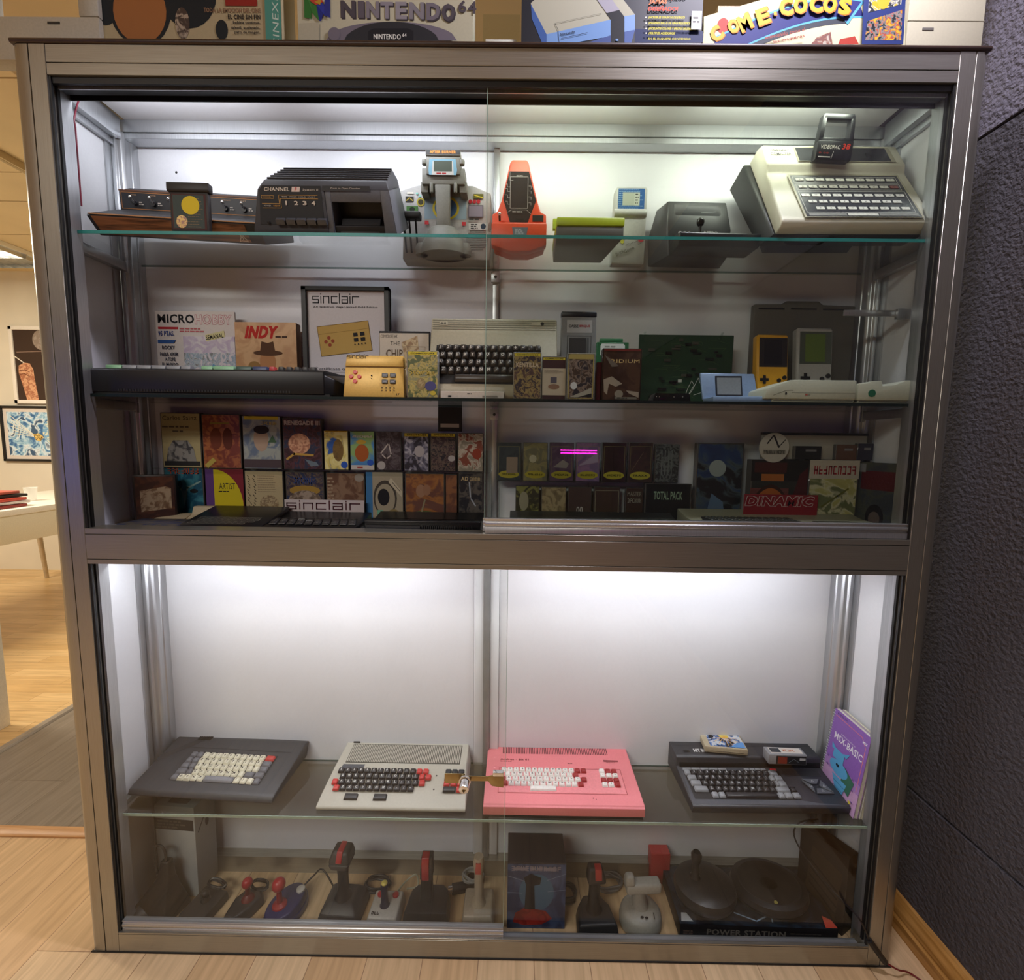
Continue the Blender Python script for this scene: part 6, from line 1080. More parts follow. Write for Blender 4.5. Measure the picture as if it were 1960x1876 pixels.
cover('large box with a pale rider on dark blue, right of the oval title cassettes', 1335, 1425, 848, pic(['#101a30', '#26406a', '#4a5a60', '#1c2024'], 18, 99), lambda d, w, h: (d.ell(w*0.45, h*0.70, w*0.18, h*0.10, ink('#9aa6a4')), d.poly([(w*0.2, 0), (w*0.35, h*0.4), (w*0.6, h*0.3), (w*0.7, 0)], ink('#5a7490'))), zb=Z3, Y=0.192, th=0.02, group=None, name='game_box', cat='game box')
# dark case standing at an angle at the far left
t = thing('game_case', 'dark brown game case standing askew against the left wall of the bottom shelf', 'game case', (0.070, 0.118, Z3), R(24)); w, h = 0.082, 0.112
g = G(); g.box(0, w, 0, 0.022, 0, h, pl('#241611', 0.4)); g.obj('body', t, 0.001); g = G(); d = D(g, (0, 0, 0)); d.rect(w*0.05, h*0.03, w*0.95, h*0.97, pic(['#1c100e', '#3a2018', '#54301f'], 30, 101)); d.poly([(w*0.16, h*0.24), (w*0.88, h*0.30), (w*0.88, h*0.72), (w*0.76, h*0.76), (w*0.16, h*0.68)], pic(['#3a241a', '#7a6048', '#a8947c'], 50, 102)); g.obj('cover_print', t)

# hanging black disk
def fdisk(d, w, h): d.rect(w*0.10, h*0.16, w*0.88, h*0.32, card('#a8a4a0'))
a = AY(838, 770, 0.20); b = AY(884, 826, 0.20); t = thing('floppy_disk', 'black floppy disk with a white label standing on the upper row of cassettes', 'floppy disk', (a.x, 0.203, b.z), 0)
w = b.x-a.x; h = Z2-0.0066-b.z; g = G(); g.box(0, w, 0, 0.003, 0, h, pl('#101012', 0.4)); g.obj('sleeve', t, 0.0005, 1); g = G(); fdisk(D(g, (0, 0, 0)), w, h); g.obj('label', t)

# right end: boxes
def fdin(d, w, h):
    d.rect(0, h*0.7, w, h, ink('#1c1c1a')); d.rect(0, 0, w*0.68, h*0.60, ink('#6a3a34')); d.ell(w*0.36, h*0.05, w*0.40, h*0.60, ink('#3a2014'), a0=0, a1=PI); d.ell(w*0.36, h*0.05, w*0.37, h*0.55, ink('#b0622a'), a0=0, a1=PI); d.ell(w*0.36, h*0.10, w*0.17, h*0.28, ink('#5a7a98'), a0=0, a1=PI)
    d.rect(w*0.18, h*0.70, w*0.58, h*0.80, ink('#a8642c')); d.poly([(w*0.68, 0), (w, 0), (w, h*0.9), (w*0.86, h*0.8), (w*0.72, h*0.4)], ink('#4a1a1c')); d.rect(w*0.05, h*0.82, w*0.62, h*0.96, ink('#44201c'))
cover('large dark box with an orange arched game board picture behind the red name board', 1437, 1545, 880, card('#262a24'), fdin, zb=Z3, Y=0.150, th=0.024, group=None, name='game_box', cat='game box', pyy=920)
cover('game box with red title over a yellow green picture', 1548, 1643, 881, pic(['#8a8a50', '#b0ac6a', '#c8c4a0', '#6a7048'], 20, 103), lambda d, w, h: (d.rect(0, h*0.74, w, h, card('#b8b0a0')), d.scrib(w*0.08, h*0.80, w*0.86, h*0.12, ink('#9a3038'), 9), d.line([(w*0.3, h*0.35), (w*0.6, h*0.5), (w*0.8, h*0.6)], 0.004, ink('#6a6a30'))), zb=Z3, Y=0.150, th=0.024, group=None, name='game_box', cat='game box', pyy=920)
def fdark(d, w, h): d.rect(0, 0, w, h, pic(['#24262a', '#3a4048', '#4a4e44'], 18, 104)); (lambda d, w, h: (d.rect(w*0.1, h*0.62, w, h*0.88, ink('#5a1a20')), d.rect(w*0.02, h*0.86, w*0.2, h*0.98, ink('#8a8a8c')), d.ell(w*0.5, h*0.24, w*0.22, h*0.18, IB), d.ell(w*0.5, h*0.22, w*0.14, h*0.10, ink('#6a5c58'))))(d, w, h)
stand('game_box', 'dark game box with a red band and a dark hooded face, rightmost', 'game box', 1640, 1650, 884, 0.165, 0.008, card('#26262c'), fdark, zb=Z3, py=930, yaw=R(-79), w=0.098)
t, w, h = stand('name_board', 'red name board with white outlined letters leaning on the orange arched box', 'sign', 1424, 1566, 947, 0.140, 0.003, card('#8a1c26'), lambda d, w, h: (d.text('DINAMIC', w*0.47, h-0.0265, 0.022, IW, w=w*0.90, bold=0.14, it=0.2, al='c'), d.text('DINAMIC', w*0.47, h-0.0265, 0.022, ink('#8a1c26'), w=w*0.90, bold=0.05, it=0.2, al='c')), zb=Z3, py=960)
zt_ = AY(1500, 880, 0.150).z+0.001
t = thing('white_box', 'flat white box with a black upper edge standing on the game boxes at right', 'box', (AY(1461, 850, 0.162).x, 0.162, zt_), 0); w = min(1.762, AY(1722, 850, 0.162).x)-t.location.x; h = AY(1600, 834, 0.162).z-zt_
g = G(); g.box(0, w, 0, 0.012, 0, h, card('#a8a498')); g.obj('body', t, 0.001); g = G(); g.box(-0.001, w+0.001, -0.001, 0.013, h, h+0.006, BLACK); g.obj('lid_edge', t)
c = AY(1482, 857, 0.147); t = thing('round_badge', 'round white badge with black zigzag mark on top of the orange box', 'badge', (c.x, 0.147, c.z), 0)
g = G(); g.cyl((0, 0, 0), (0, 0.003, 0), 0.034, n=36, m=card('#b8b4aa')); g.obj('disc', t); g = G(); d = D(g, (0, 0, 0)); d.line([(-0.016, 0.010), (-0.004, 0.027)], 0.003, IB); d.line([(-0.002, 0.027), (0.010, 0.002)], 0.004, IB); d.line([(0.010, 0.002), (0.024, 0.018)], 0.002, IB); d.rect(-0.026, -0.015, 0.026, -0.005, ink('#8a877c')); (d.scrib(-0.024, -0.0135, 0.026, 0.007, IB, 7), d.scrib(0.006, -0.0135, 0.018, 0.007, IB, 5)); g.obj('mark', t)
for nm, x0, x1, tp, c_ in (('black small box left of the red lettered one', 1521, 1573, 854, '#15181a'), ('brown small box in the middle of the top row', 1600, 1640, 851, '#5c4236'), ('slate blue small box under the white box edge', 1641, 1672, 849, '#2c2c3c')):
    cover(nm+', on the game boxes at right', x0, x1, tp, card(c_), lambda d, w, h: d.rect(w*0.4, h*0.6, w*0.8, h*0.75, ink('#77777a')), zb=zt_, Y=0.149, th=0.011, group='small boxes at right', name='small_box', cat='box', pyy=865)

# computers lying along the front
t = thing('manual', 'white edged manual lying flat at the left front corner of the bottom shelf', 'book', (0.082, 0.052, Z3), R(0))
g = G(); g.box(0, 0.175, 0, 0.075, 0.0005, 0.010, pl('#dcd8d4', 0.6)); g.obj('pages', t, 0.0005, 1); g = G(); g.prism([(0.0, 0.0102), (0.004, 0.0118), (0.06, 0.0122), (0.074, 0.0118), (0.075, 0.0102)], 'x', 0.002, 0.176, pic(['#2a2622', '#28304a', '#4a4640'], 20, 105)); g.obj('cover', t)
t = thing('home_computer', 'small cream computer with raised back at the left end of the bottom shelf', 'home computer', (0.105, 0.132, Z3), R(2)); ZW = pl('#b3a58c', 0.5)
g = G(); g.prism([(0, 0), (0, 0.010), (0.022, 0.018), (0.030, 0.036), (0.046, 0.036), (0.046, 0)], 'x', 0.070, 0.165, ZW); g.prism([(-0.010, 0.0), (-0.008, 0.010), (0.022, 0.018), (0.046, 0.018), (0.046, 0)], 'x', 0.0, 0.070, ZW); g.prism([(-0.010, 0.0), (-0.008, 0.010), (0.0, 0.0102), (0, 0)], 'x', 0.07, 0.165, ZW); g.obj('body', t, 0.002)
g = G(); d = D(g, (0.105, -0.006, 0.0106), (1, 0, 0), (0, 0.03, 0.0108), lift=8e-4); d.rect(0, 0, 0.024, 0.008, IB); g.obj('label', t)
def slab(label, px0, px1, ptop, py0, dy, m, krows, st, tilt=5, depth=0.13, hh=0.030, leg='#c8c4bc', Y=0.050, yaw=0, front=0.022):
    a = AY(px0, py0, Y); b = AY(px1, py0, Y); w = b.x-a.x; t = thing('home_computer', label, 'home computer', (a.x, Y, Z3), R(yaw))
    g = G(); g.prism([(0.004, 0), (0, front), (0.006, front+0.003), (depth*0.55, hh), (depth, hh+0.012), (depth, 0)], 'x', 0, w, m); g.obj('body', t, 0.002); return t, w
t, w = slab('small black wedge computer with tiny white key outlines, left of the others', 338, 500, 968, 1000, 0, pl('#141315', 0.35), 0, 0, depth=0.125, hh=0.026, front=0.009, yaw=-2)
st = {'k': (pl('#1a191b', 0.5), ink('#b8b4aa'))}
g = G(); d = D(g, (0.006, 0.006, 0.0125), (1, 0, 0), (0, 0.060, 0.0135), lift=6e-4)
for j in range(4):
    for i in range(10 if j != 3 else 9): x = 0.014+i*0.0142-j*0.002+(0.004 if j == 1 else 0); d.k = 0; d.frame(x, 0.006+(3-j)*0.0105, x+0.011, 0.012+(3-j)*0.0105, 0.0006, ink('#8d8a7c'))
g.obj('key_print', t)
t, w = slab('black computer with rubber keys, second of the three at the front of the bottom shelf', 484, 680, 976, 1005, 0, pl('#111012', 0.35), 0, 0, depth=0.115, hh=0.016, front=0.009)
keys(t, [(0.2*j, [(1, 'k', ch) for ch in s]) for j, s in enumerate(('1234567890', 'QWERTYUIOP', 'ASDFGHJKLe', 'cZXCVBNMss'))], w/11.4, 0.0135, (0.012, 0.066, 0.0176), math.atan2(0.004, 0.06), 0.003, {'k': (pl('#232224', 0.4), ink('#8a8782'))}, gap=0.003)
t, w = slab('thick black computer with a ribbed front, right end of the open left half', 697, 920, 982, 1005, 0, pl('#0e0e10', 0.35), 0, 0, depth=0.12, hh=0.018, front=0.027)
g = G()
for i in range(26): g.box(w*0.50+i*0.0042, w*0.50+i*0.0042+0.002, -0.001, 0.003, 0.003, 0.018, pl('#1d1d20', 0.3))
g.obj('front_ribs', t); g = G(); d = D(g, (0, -0.0002, 0)); d.rect(0.003, 0.002, w*0.48, 0.018, pl('#2a2a2f', 0.25)); g.obj('front_plate', t); g = G(); d = D(g, (0, 0.008, 0.0300), (1, 0, 0), (0, 0.058, -0.011), lift=8e-4); d.rect(0.012, 0.002, w-0.012, 0.055, pl('#1a1a1d', 0.5)); g.obj('top_plate', t)
t, w = slab('dark green grey computer with pale key marks behind the glass rail', 975, 1318, 985, 995, 0, pl('#262a28', 0.4), 0, 0, depth=0.12, hh=0.024, front=0.018)
keys(t, [(0.15*j, [(1, 'k', ch) for ch in s]) for j, s in enumerate(('1234567890-=+', 'QWERTYUIOP[]r', 'ASDFGHJKL;@rr', 'sZXCVBNM,./ss'))], w/14, 0.0150, (0.014, 0.070, 0.0248), math.atan2(0.003, 0.06), 0.004, {'k': (pl('#39403a', 0.4), ink('#b8bcb0'))}, gap=0.002)
t, w = slab('wide cream computer with dark keys at the right end of the bottom shelf', 1335, 1697, 978, 1000, 0, pl('#9c9c86', 0.45), 0, 0, depth=0.125, hh=0.034, front=0.028)
g = G(); d = D(g, (0, 0.006, 0.031), (1, 0, 0), (0, 0.062, 0.003), lift=8e-4); d.poly([(0.02, 0.012), (0.24, 0.012), (0.22, 0.064), (0.035, 0.064)], pl('#1c1f1b', 0.5)); d.poly([(0.262, 0.012), (0.36, 0.012), (0.35, 0.032), (0.268, 0.032)], pl('#1c1f1b', 0.5)); g.obj('key_wells', t)
keys(t, [(0.1*j, [(1, 'k', '')]*13) for j in range(4)], 0.0148, 0.0118, (0.036, 0.062, 0.0350), math.atan2(0.003, 0.062), 0.003, {'k': (pl('#363a33', 0.4), IW)}, gap=0.002)
for x, y, w_, a, lab in ((0.238, 0.050, 0.030, 3, 'folded white paper lying between the manual and the small black computer'), (0.415, 0.048, 0.030, -4, 'folded white paper between the first two black computers'), (0.596, 0.050, 0.045, 8, 'lined white paper sticking out left of the thick black computer')):
    t = thing('paper_sheet', lab, 'paper', (x, y-0.004, Z3+0.0002), R(a)); g = G(); g.prism([(0, 0), (w_, 0), (w_, 0.002), (w_*0.4, 0.006), (0, 0.003)], 'y', -0.001, 0.02, pl('#f2f2f0', 0.6)); g.obj('sheet', t)
# ---------------------------------------------------------------- controllers on the floor of the case
JB = pl('#1b1a1b', 0.4); JB2 = pl('#2b292a', 0.45); RD = pl('#b02a30', 0.3)
def cable(parent, c, r, n, th, m, seed=0, z=0.004, flat=0.5):
    rr = random.Random(seed); pts = []
    for i in range(n*8): a = i*PI/4; q = r*(0.8+0.25*rr.random()); pts.append((c[0]+q*math.cos(a), c[1]+q*flat*math.sin(a), c[2]+z+th*0.9*(i/8)+0.006*rr.random()))
    g = G(); g.tube(pts, th, m, n=6, smooth=2); g.obj('cable', parent)
# tall white box with dark print and the big black gun shaped controller
t = thing('tall_box', 'tall white box with a black printed band, standing in the lower left corner', 'box', (0.052, 0.135, 0.001), R(-4)); w, h = 0.105, 0.245
g = G(); g.box(0, w, 0, 0.07, 0, h, card('#a9aeb0')); g.obj('body', t, 0.0015); g = G(); d = D(g, (0, 0, 0)); d.rect(0.0, h*0.74, w*0.97, h*0.86, ink('#2a2624')); d.lines(w*0.06, h*0.84, w*0.8, 3, 0.008, 0.004, ink('#5a564e')); d = D(g, (0, 0, h), (1, 0, 0), (0, 1, 0)); d.rect(w*0.25, 0.01, w*0.75, 0.04, ink('#5c5458')); d = D(g, (w, 0, 0), (0, 1, 0), (0, 0, 1)); d.ell(0.04, h*0.72, 0.006, 0.012, IB); d.line([(0.01, h*0.70), (0.03, h*0.80)], 0.003, IB); g.obj('print', t)
t = thing('big_controller', 'big black controller with a tall looped grip, in the lower left corner of the floor', 'game controller', (0.082, 0.085, 0.001), R(-8))
g = G(); loft(g, [[(-0.055, -0.030, 0), (0.050, -0.030, 0), (0.060, 0.040, 0), (-0.030, 0.040, 0)], [(-0.052, -0.026, 0.018), (0.046, -0.026, 0.018), (0.056, 0.038, 0.022), (-0.026, 0.038, 0.022)], [(-0.020, -0.010, 0.060), (0.040, -0.010, 0.060), (0.044, 0.030, 0.060), (-0.016, 0.030, 0.060)], [(0.000, 0.005, 0.090), (0.032, 0.005, 0.090), (0.034, 0.028, 0.090), (0.002, 0.028, 0.090)], [(0.012, 0.006, 0.135), (0.034, 0.006, 0.135), (0.034, 0.024, 0.135), (0.012, 0.024, 0.135)]], JB); g.obj('body', t, 0.004, 3)
g = G(); g.cyl((-0.004, -0.024, 0.030), (-0.010, -0.040, 0.024), 0.022, 0.020, 24, JB2); g.obj('dial', t, 0.002)
g = G(); g.tube([(0.000, 0.012, 0.085), (-0.006, 0.012, 0.120), (-0.004, 0.012, 0.165), (0.010, 0.012, 0.172), (0.022, 0.012, 0.160), (0.024, 0.012, 0.130)], 0.003, JB2); g.obj('trigger_loop', t)
g = G(); g.cyl((-0.035, -0.015, 0.006), (-0.060, -0.034, 0.006), 0.012, 0.010, 16, JB2); g.obj('foot_roller', t)
# small black box joystick
t = thing('box_controller', 'flat black box controller with a tangle of cable, left of the red stick', 'game controller', (0.195, 0.090, 0.001), R(-12))
g = G(); g.frus((-0.040, 0.032, -0.040, 0.045), (-0.036, 0.030, -0.036, 0.042), 0, 0.024, JB2); g.obj('body', t, 0.004); g = G(); g.cyl((-0.004, 0.010, 0.022), (-0.004, 0.010, 0.034), 0.012, 0.008, 18, JB); g.ball((-0.004, 0.010, 0.040), 0.009, JB, 12, 7); g.obj('stick', t); cable(t, (0.000, 0.040, 0.026), 0.026, 3, 0.0026, JB, 4, flat=0.4)
t = thing('joystick', 'black joystick with a small red ball on its shaft, left of the blue one', 'joystick', (0.290, 0.095, 0.001), R(-14))
g = G(); g.prism([(-0.022, -0.045), (0.012, -0.045), (0.030, -0.010), (0.036, 0.030), (0.018, 0.046), (-0.022, 0.040), (-0.034, 0.005)], 'z', 0, 0.026, JB2, [(-0.018, -0.040), (0.008, -0.040), (0.024, -0.008), (0.030, 0.026), (0.014, 0.040), (-0.018, 0.034), (-0.028, 0.004)]); g.obj('base', t, 0.005, 3)
g = G(); g.lathe([(0.016, 0.024), (0.012, 0.032), (0.006, 0.038), (0.0055, 0.060)], pl('#6a1c20', 0.35), c=(0.004, 0.010, 0)); g.obj('shaft', t); g = G(); g.ball((0.004, 0.010, 0.068), 0.0125, RD); g.obj('ball_top', t); cable(t, (0.006, 0.046, 0.018), 0.026, 3, 0.0024, JB, 9)
# blue joystick
t = thing('joystick', 'dark blue oval joystick with a red ball top and a white button', 'joystick', (0.395, 0.092, 0.001), R(-16)); BB = pl('#26285e', 0.3)
g = G(); o_ = [(0.042*math.cos(a)*1.0, 0.060*math.sin(a)+0.004*math.cos(a)) for a in [2*PI*i/28 for i in range(28)]]; g.prism([(x, y) for x, y in o_], 'z', 0, 0.016, BB, [(x*0.97, y*0.97) for x, y in o_]); g.prism([(x*0.94, y*0.94) for x, y in o_], 'z', 0.016, 0.034, BB, [(x*0.82, y*0.84) for x, y in o_]); g.obj('base', t, 0.003, 3)
g = G(); g.lathe([(0.018, 0.032), (0.016, 0.037), (0.007, 0.042), (0.0055, 0.078)], pl('#a0282c', 0.3), c=(-0.006, -0.012, 0)); g.obj('shaft', t); g = G(); g.ball((-0.006, -0.012, 0.088), 0.0155, RD, 18, 11); g.obj('ball_top', t); g = G(); g.lathe([(0.010, 0.033), (0.010, 0.038), (0.007, 0.040)], pl('#d6d2cc'), c=(0.016, 0.034, 0)); g.obj('button', t)
g = G(); g.tube([(0.006, 0.058, 0.02), (0.018, 0.080, 0.030), (0.050, 0.075, 0.060), (0.09, 0.07, 0.02)], 0.0022, JB); g.obj('cable', t)
# big black flight stick
t = thing('joystick', 'large black flight stick with a fat head and red stripe, right of the blue joystick', 'joystick', (0.535, 0.100, 0.001), R(-3))
g = G(); g.frus((-0.052, 0.052, -0.045, 0.042), (-0.044, 0.044, -0.040, 0.040), 0, 0.030, JB2); g.frus((-0.044, 0.044, -0.040, 0.040), (-0.030, 0.030, -0.020, 0.030), 0.030, 0.044, JB2); g.obj('base', t, 0.004)
g = G(); g.lathe([(0.022, 0.042), (0.016, 0.052), (0.014, 0.060), (0.0125, 0.100), (0.015, 0.140)], JB, sx=1.0); g.obj('shaft', t)
g = G(); g.frus((-0.020, 0.020, -0.026, 0.014), (-0.026, 0.028, -0.030, 0.020), 0.132, 0.150, JB2); g.frus((-0.026, 0.028, -0.030, 0.020), (-0.018, 0.022, -0.018, 0.016), 0.150, 0.176, JB2); g.obj('head', t, 0.007, 3)
g = G(); g.prism([(-0.030, 0.158), (-0.018, 0.178), (0.012, 0.179), (0.012, 0.174), (-0.018, 0.172), (-0.028, 0.155)], 'x', -0.005, 0.009, RD); g.obj('fire_button', t, 0.0015); cable(t, (0.062, 0.062, 0.0), 0.034, 5, 0.0028, JB, 12, flat=0.7)
# small white joystick
t = thing('joystick', 'small white joystick with dark blue stick, yellow tip and two red buttons', 'joystick', (0.640, 0.085, 0.001), R(-2))
g = G(); g.frus((-0.040, 0.042, -0.040, 0.044), (-0.032, 0.036, -0.030, 0.040), 0, 0.034, pl('#b8b5b0', 0.35)); g.obj('base', t, 0.005, 3)
g = G(); g.lathe([(0.012, 0.034), (0.009, 0.040), (0.008, 0.072), (0.0095, 0.086), (0.008, 0.090)], pl('#20223c', 0.3), c=(0, 0.002, 0)); g.obj('stick', t); g = G(); g.ball((0, 0.002, 0.092), (0.0075, 0.0075, 0.005), pl('#d8cc6a', 0.3)); g.obj('tip_button', t)
for x in (-0.018, 0.020): g = G(); g.lathe([(0.0075, 0.034), (0.0075, 0.038), (0.005, 0.0395)], RD, c=(x, 0.026, 0)); g.obj('button', t)
g = G(); d = D(g, (-0.03, -0.026, 0.0345), (1, 0, 0), (0, 1, 0), lift=1e-3); d.scrib(0.004, 0.002, 0.02, 0.007, IB, 3); g.obj('print', t)
g = G(); g.tube([(0.01, 0.044, 0.012), (0.03, 0.075, 0.02), (0.055, 0.088, 0.03), (0.062, 0.078, 0.008), (0.035, 0.07, 0.006)], 0.0022, pl('#a8a690')); g.obj('cable', t)
# black stick with red grip
t = thing('joystick', 'black joystick with a tall square grip and a long red front button', 'joystick', (0.745, 0.098, 0.001), 0)
g = G(); g.prism([(-0.058, -0.045), (0.055, -0.045), (0.052, 0.024), (0.036, 0.040), (-0.034, 0.040), (-0.050, 0.022)], 'z', 0, 0.045, JB, [(-0.052, -0.040), (0.049, -0.040), (0.046, 0.020), (0.032, 0.034), (-0.030, 0.034), (-0.045, 0.018)]); g.obj('base', t, 0.004)
g = G(); g.frus((-0.020, 0.010, -0.014, 0.014), (-0.017, 0.009, -0.012, 0.012), 0.042, 0.105, JB); g.frus((-0.019, 0.011, -0.016, 0.014), (-0.016, 0.012, -0.012, 0.012), 0.105, 0.160, JB2); g.obj('grip', t, 0.003); g = G(); g.prism([(-0.0175, 0.106), (-0.019, 0.150), (-0.013, 0.162), (0.006, 0.163), (0.006, 0.106)], 'x', -0.014, 0.004, pl('#a02028', 0.25)); g.obj('trigger', t, 0.002)
# coiled grey cable
t = thing('coiled_cable', 'coil of grey cable with a black connector behind the beige joystick', 'cable', (0.848, 0.165, 0.0), 0); cable(t, (0, 0, 0.026), 0.026, 4, 0.0028, pl('#8d8d8a'), 22, flat=0.8); g = G(); g.cyl((-0.052, -0.018, 0.016), (-0.020, -0.010, 0.014), 0.012, n=14, m=JB); g.cyl((-0.062, -0.020, 0.016), (-0.052, -0.018, 0.016), 0.008, n=12, m=metal('chrome', '#e6e6e8', 0.12)); g.obj('connector', t)
g = G(); g.cyl((0.0, 0.0, 0.0), (0, 0, 0.028), 0.022, 0.018, 20, JB); g.obj('spool', t)
# beige joystick
t = thing('joystick', 'beige joystick with a red button on its stick, behind the door overlap', 'joystick', (0.868, 0.090, 0.001), 0); BE = pl('#a89c8c', 0.4)
g = G(); g.frus((-0.040, 0.040, -0.042, 0.044), (-0.034, 0.034, -0.034, 0.038), 0, 0.042, BE); g.obj('base', t, 0.005, 3); g = G(); g.lathe([(0.018, 0.042), (0.015, 0.048), (0.010, 0.056), (0.010, 0.120), (0.014, 0.150), (0.011, 0.165)], BE); g.obj('stick', t); g = G(); g.frus((-0.0075, 0.0075, -0.0165, -0.010), (-0.006, 0.006, -0.0145, -0.009), 0.132, 0.158, RD); g.obj('fire_button', t, 0.001)
# joystick box
t = thing('joystick_box', 'dark blue box printed with a black and red joystick, standing right of the door overlap', 'box', (0.938, 0.068, 0.001), 0); w, h = 0.138, 0.172
g = G(); g.box(0, w, 0, 0.084, 0, h, card('#26222a')); g.obj('body', t, 0.0015)
g = G(); d = D(g, (0, 0, 0)); d.rect(0, 0, w, h*0.98, pic(['#181c34', '#28365c', '#3c5078'], 14, 110)); d.ell(w*0.5, h*0.55, w*0.30, h*0.28, ink('#4a6a86')); d.lines(w*0.1, h*0.93, w*0.8, 1, 0.01, h*0.05, ink('#8a8494'), 2)
for a, b in (((0, 0.80), (0.3, 0.72)), ((1, 0.84), (0.68, 0.74)), ((0, 0.55), (0.25, 0.54)), ((1, 0.60), (0.7, 0.57))): d.line([(w*a[0], h*a[1]), (w*b[0], h*b[1])], 0.0014, ink('#7a8aa4'))
d.scrib(w*0.06, h*0.88, w*0.86, h*0.07, ink('#8f8894'), 11); d.poly([(w*0.10, h*0.10), (w*0.14, h*0.24), (w*0.30, h*0.32), (w*0.66, h*0.28), (w*0.78, h*0.16), (w*0.6, h*0.07), (w*0.3, h*0.05)], pic(['#6a1418', '#a82a24', '#8a1c1c'], 30, 111)); d.poly([(w*0.30, h*0.30), (w*0.32, h*0.66), (w*0.28, h*0.78), (w*0.40, h*0.84), (w*0.58, h*0.78), (w*0.56, h*0.68), (w*0.46, h*0.66), (w*0.48, h*0.30)], IB); g.obj('print', t)
# black flight stick
t = thing('joystick', 'black flight stick with a red top button, right of the dark blue box', 'joystick', (1.152, 0.088, 0.001), R(3))
g = G(); g.prism([(-0.052, -0.045), (0.050, -0.045), (0.044, 0.010), (0.022, 0.042), (-0.026, 0.042), (-0.046, 0.010)], 'z', 0, 0.034, JB2, [(-0.046, -0.040), (0.044, -0.040), (0.036, 0.008), (0.018, 0.034), (-0.022, 0.034), (-0.040, 0.008)]); g.obj('base', t, 0.005, 3); g = G(); g.lathe([(0.020, 0.034), (0.015, 0.044), (0.013, 0.090), (0.015, 0.118)], JB, c=(-0.004, 0, 0)); g.obj('shaft', t)
g = G(); g.frus((-0.024, 0.022, -0.018, 0.016), (-0.020, 0.014, -0.010, 0.014), 0.112, 0.148, JB2); g.obj('head', t, 0.006, 3); g = G(); g.prism([(-0.018, 0.124), (-0.0125, 0.148), (0.004, 0.1505), (0.004, 0.124)], 'x', -0.006, 0.010, pl('#a83030', 0.3)); g.obj('fire_button', t, 0.0015)
cable(t, (0.056, 0.085, 0.0), 0.036, 4, 0.003, pl('#6e6a66'), 31, flat=0.7); cable(t, (-0.062, 0.06, 0.0), 0.028, 5, 0.0028, JB, 32, flat=0.9)
# grey round joystick
t = thing('joystick', 'pale grey joystick with round base and thick bent handle, left of the big box', 'joystick', (1.262, 0.088, 0.001), R(4)); PG2 = pl('#9e9b93', 0.45)
g = G(); g.lathe([(0.050, 0), (0.051, 0.014), (0.048, 0.030), (0.042, 0.038), (0.030, 0.042)], PG2, c=(0, 0, 0), n=36, sy=0.92); g.obj('base', t); g = G(); g.tube([(0, 0.004, 0.038), (-0.004, 0.006, 0.065), (-0.006, 0.004, 0.088)], (0.020, 0.015), PG2, n=16); g.obj('stem', t)
g = G(); g.frus((-0.040, 0.044, -0.016, 0.018), (-0.040, 0.046, -0.012, 0.016), 0.086, 0.108, PG2); g.frus((-0.044, -0.018, -0.013, 0.014), (-0.040, -0.020, -0.008, 0.010), 0.104, 0.128, PG2); g.obj('handle', t, 0.006, 3); g = G(); d = D(g, (0, -0.030, 0.040), (1, 0, 0), (0, 1, 0), lift=4e-3); d.ell(-0.006, 0.002, 0.004, 0.003, IB); d.ell(0.004, 0.000, 0.004, 0.003, IB); d.line([(0.022, -0.004), (0.024, 0.010)], 0.0016, IB); g.obj('print', t)
t = thing('small_box', 'small bright red box at the back, between pale joystick and the round black pads', 'box', (1.315, 0.185, 0.001), 0); g = G(); g.box(0, 0.05, 0, 0.03, 0, 0.085, pl('#a82a30', 0.4)); g.obj('body', t, 0.001); g = G(); g.box(0.001, 0.049, 0.001, 0.029, 0.0852, 0.0868, pl('#b83a3e', 0.4)); g.obj('lid', t)
# big box with round controllers
t = thing('game_box', 'wide black box with grey lettering under the two round black pads', 'box', (1.345, 0.050, 0.001), R(-1)); w = 0.365
g = G(); g.box(0, w, 0, 0.150, 0, 0.040, card('#181416')); g.obj('body', t, 0.001)
g = G(); d = D(g, (0, 0, 0)); d.text('POWER STATION', w*0.17, 0.014, 0.015, ink('#75706a'), w=w*0.5, bold=0.03); d.lines(w*0.02, 0.024, w*0.08, 2, 0.006, 0.004, ink('#5a4a46')); d.lines(w*0.70, 0.026, w*0.26, 3, 0.007, 0.003, ink('#4a4440')); d = D(g, (0, 0, 0.040), (1, 0, 0), (0, 1, 0)); d.rect(0, 0, w, 0.15, pic(['#0e0c10', '#1c1a20', '#26303c'], 18, 120)); d.line([(w*0.38, 0.03), (w*0.5, 0.012), (w*0.62, 0.03), (w*0.60, 0.012)], 0.003, ink('#8aa4bc')); d.poly([(0.004, 0.006), (0.032, 0.006), (0.022, 0.026), (0.010, 0.026)], ink('#a8acae')); d.poly([(w-0.028, 0.002), (w-0.001, 0.002), (w-0.004, 0.02), (w-0.02, 0.03)], ink('#c04a38')); g.obj('print', t)
t = thing('paddle_controller', 'round black controller pad with an upright handle, on the wide black box', 'game controller', (1.425, 0.112, 0.0412), R(0))
g = G(); g.lathe([(0.050, 0), (0.068, 0.012), (0.074, 0.030), (0.070, 0.042), (0.052, 0.050), (0.026, 0.054)], JB, n=40, sy=0.92); g.obj('base', t); g = G(); g.lathe([(0.014, 0.052), (0.009, 0.060), (0.0085, 0.090), (0.012, 0.100), (0.013, 0.112), (0.008, 0.120)], JB, c=(-0.022, 0.006, 0)); g.obj('handle', t)
t = thing('paddle_controller', 'larger round black controller pad at the right end of the wide black box', 'game controller', (1.588, 0.122, 0.0412), R(0))
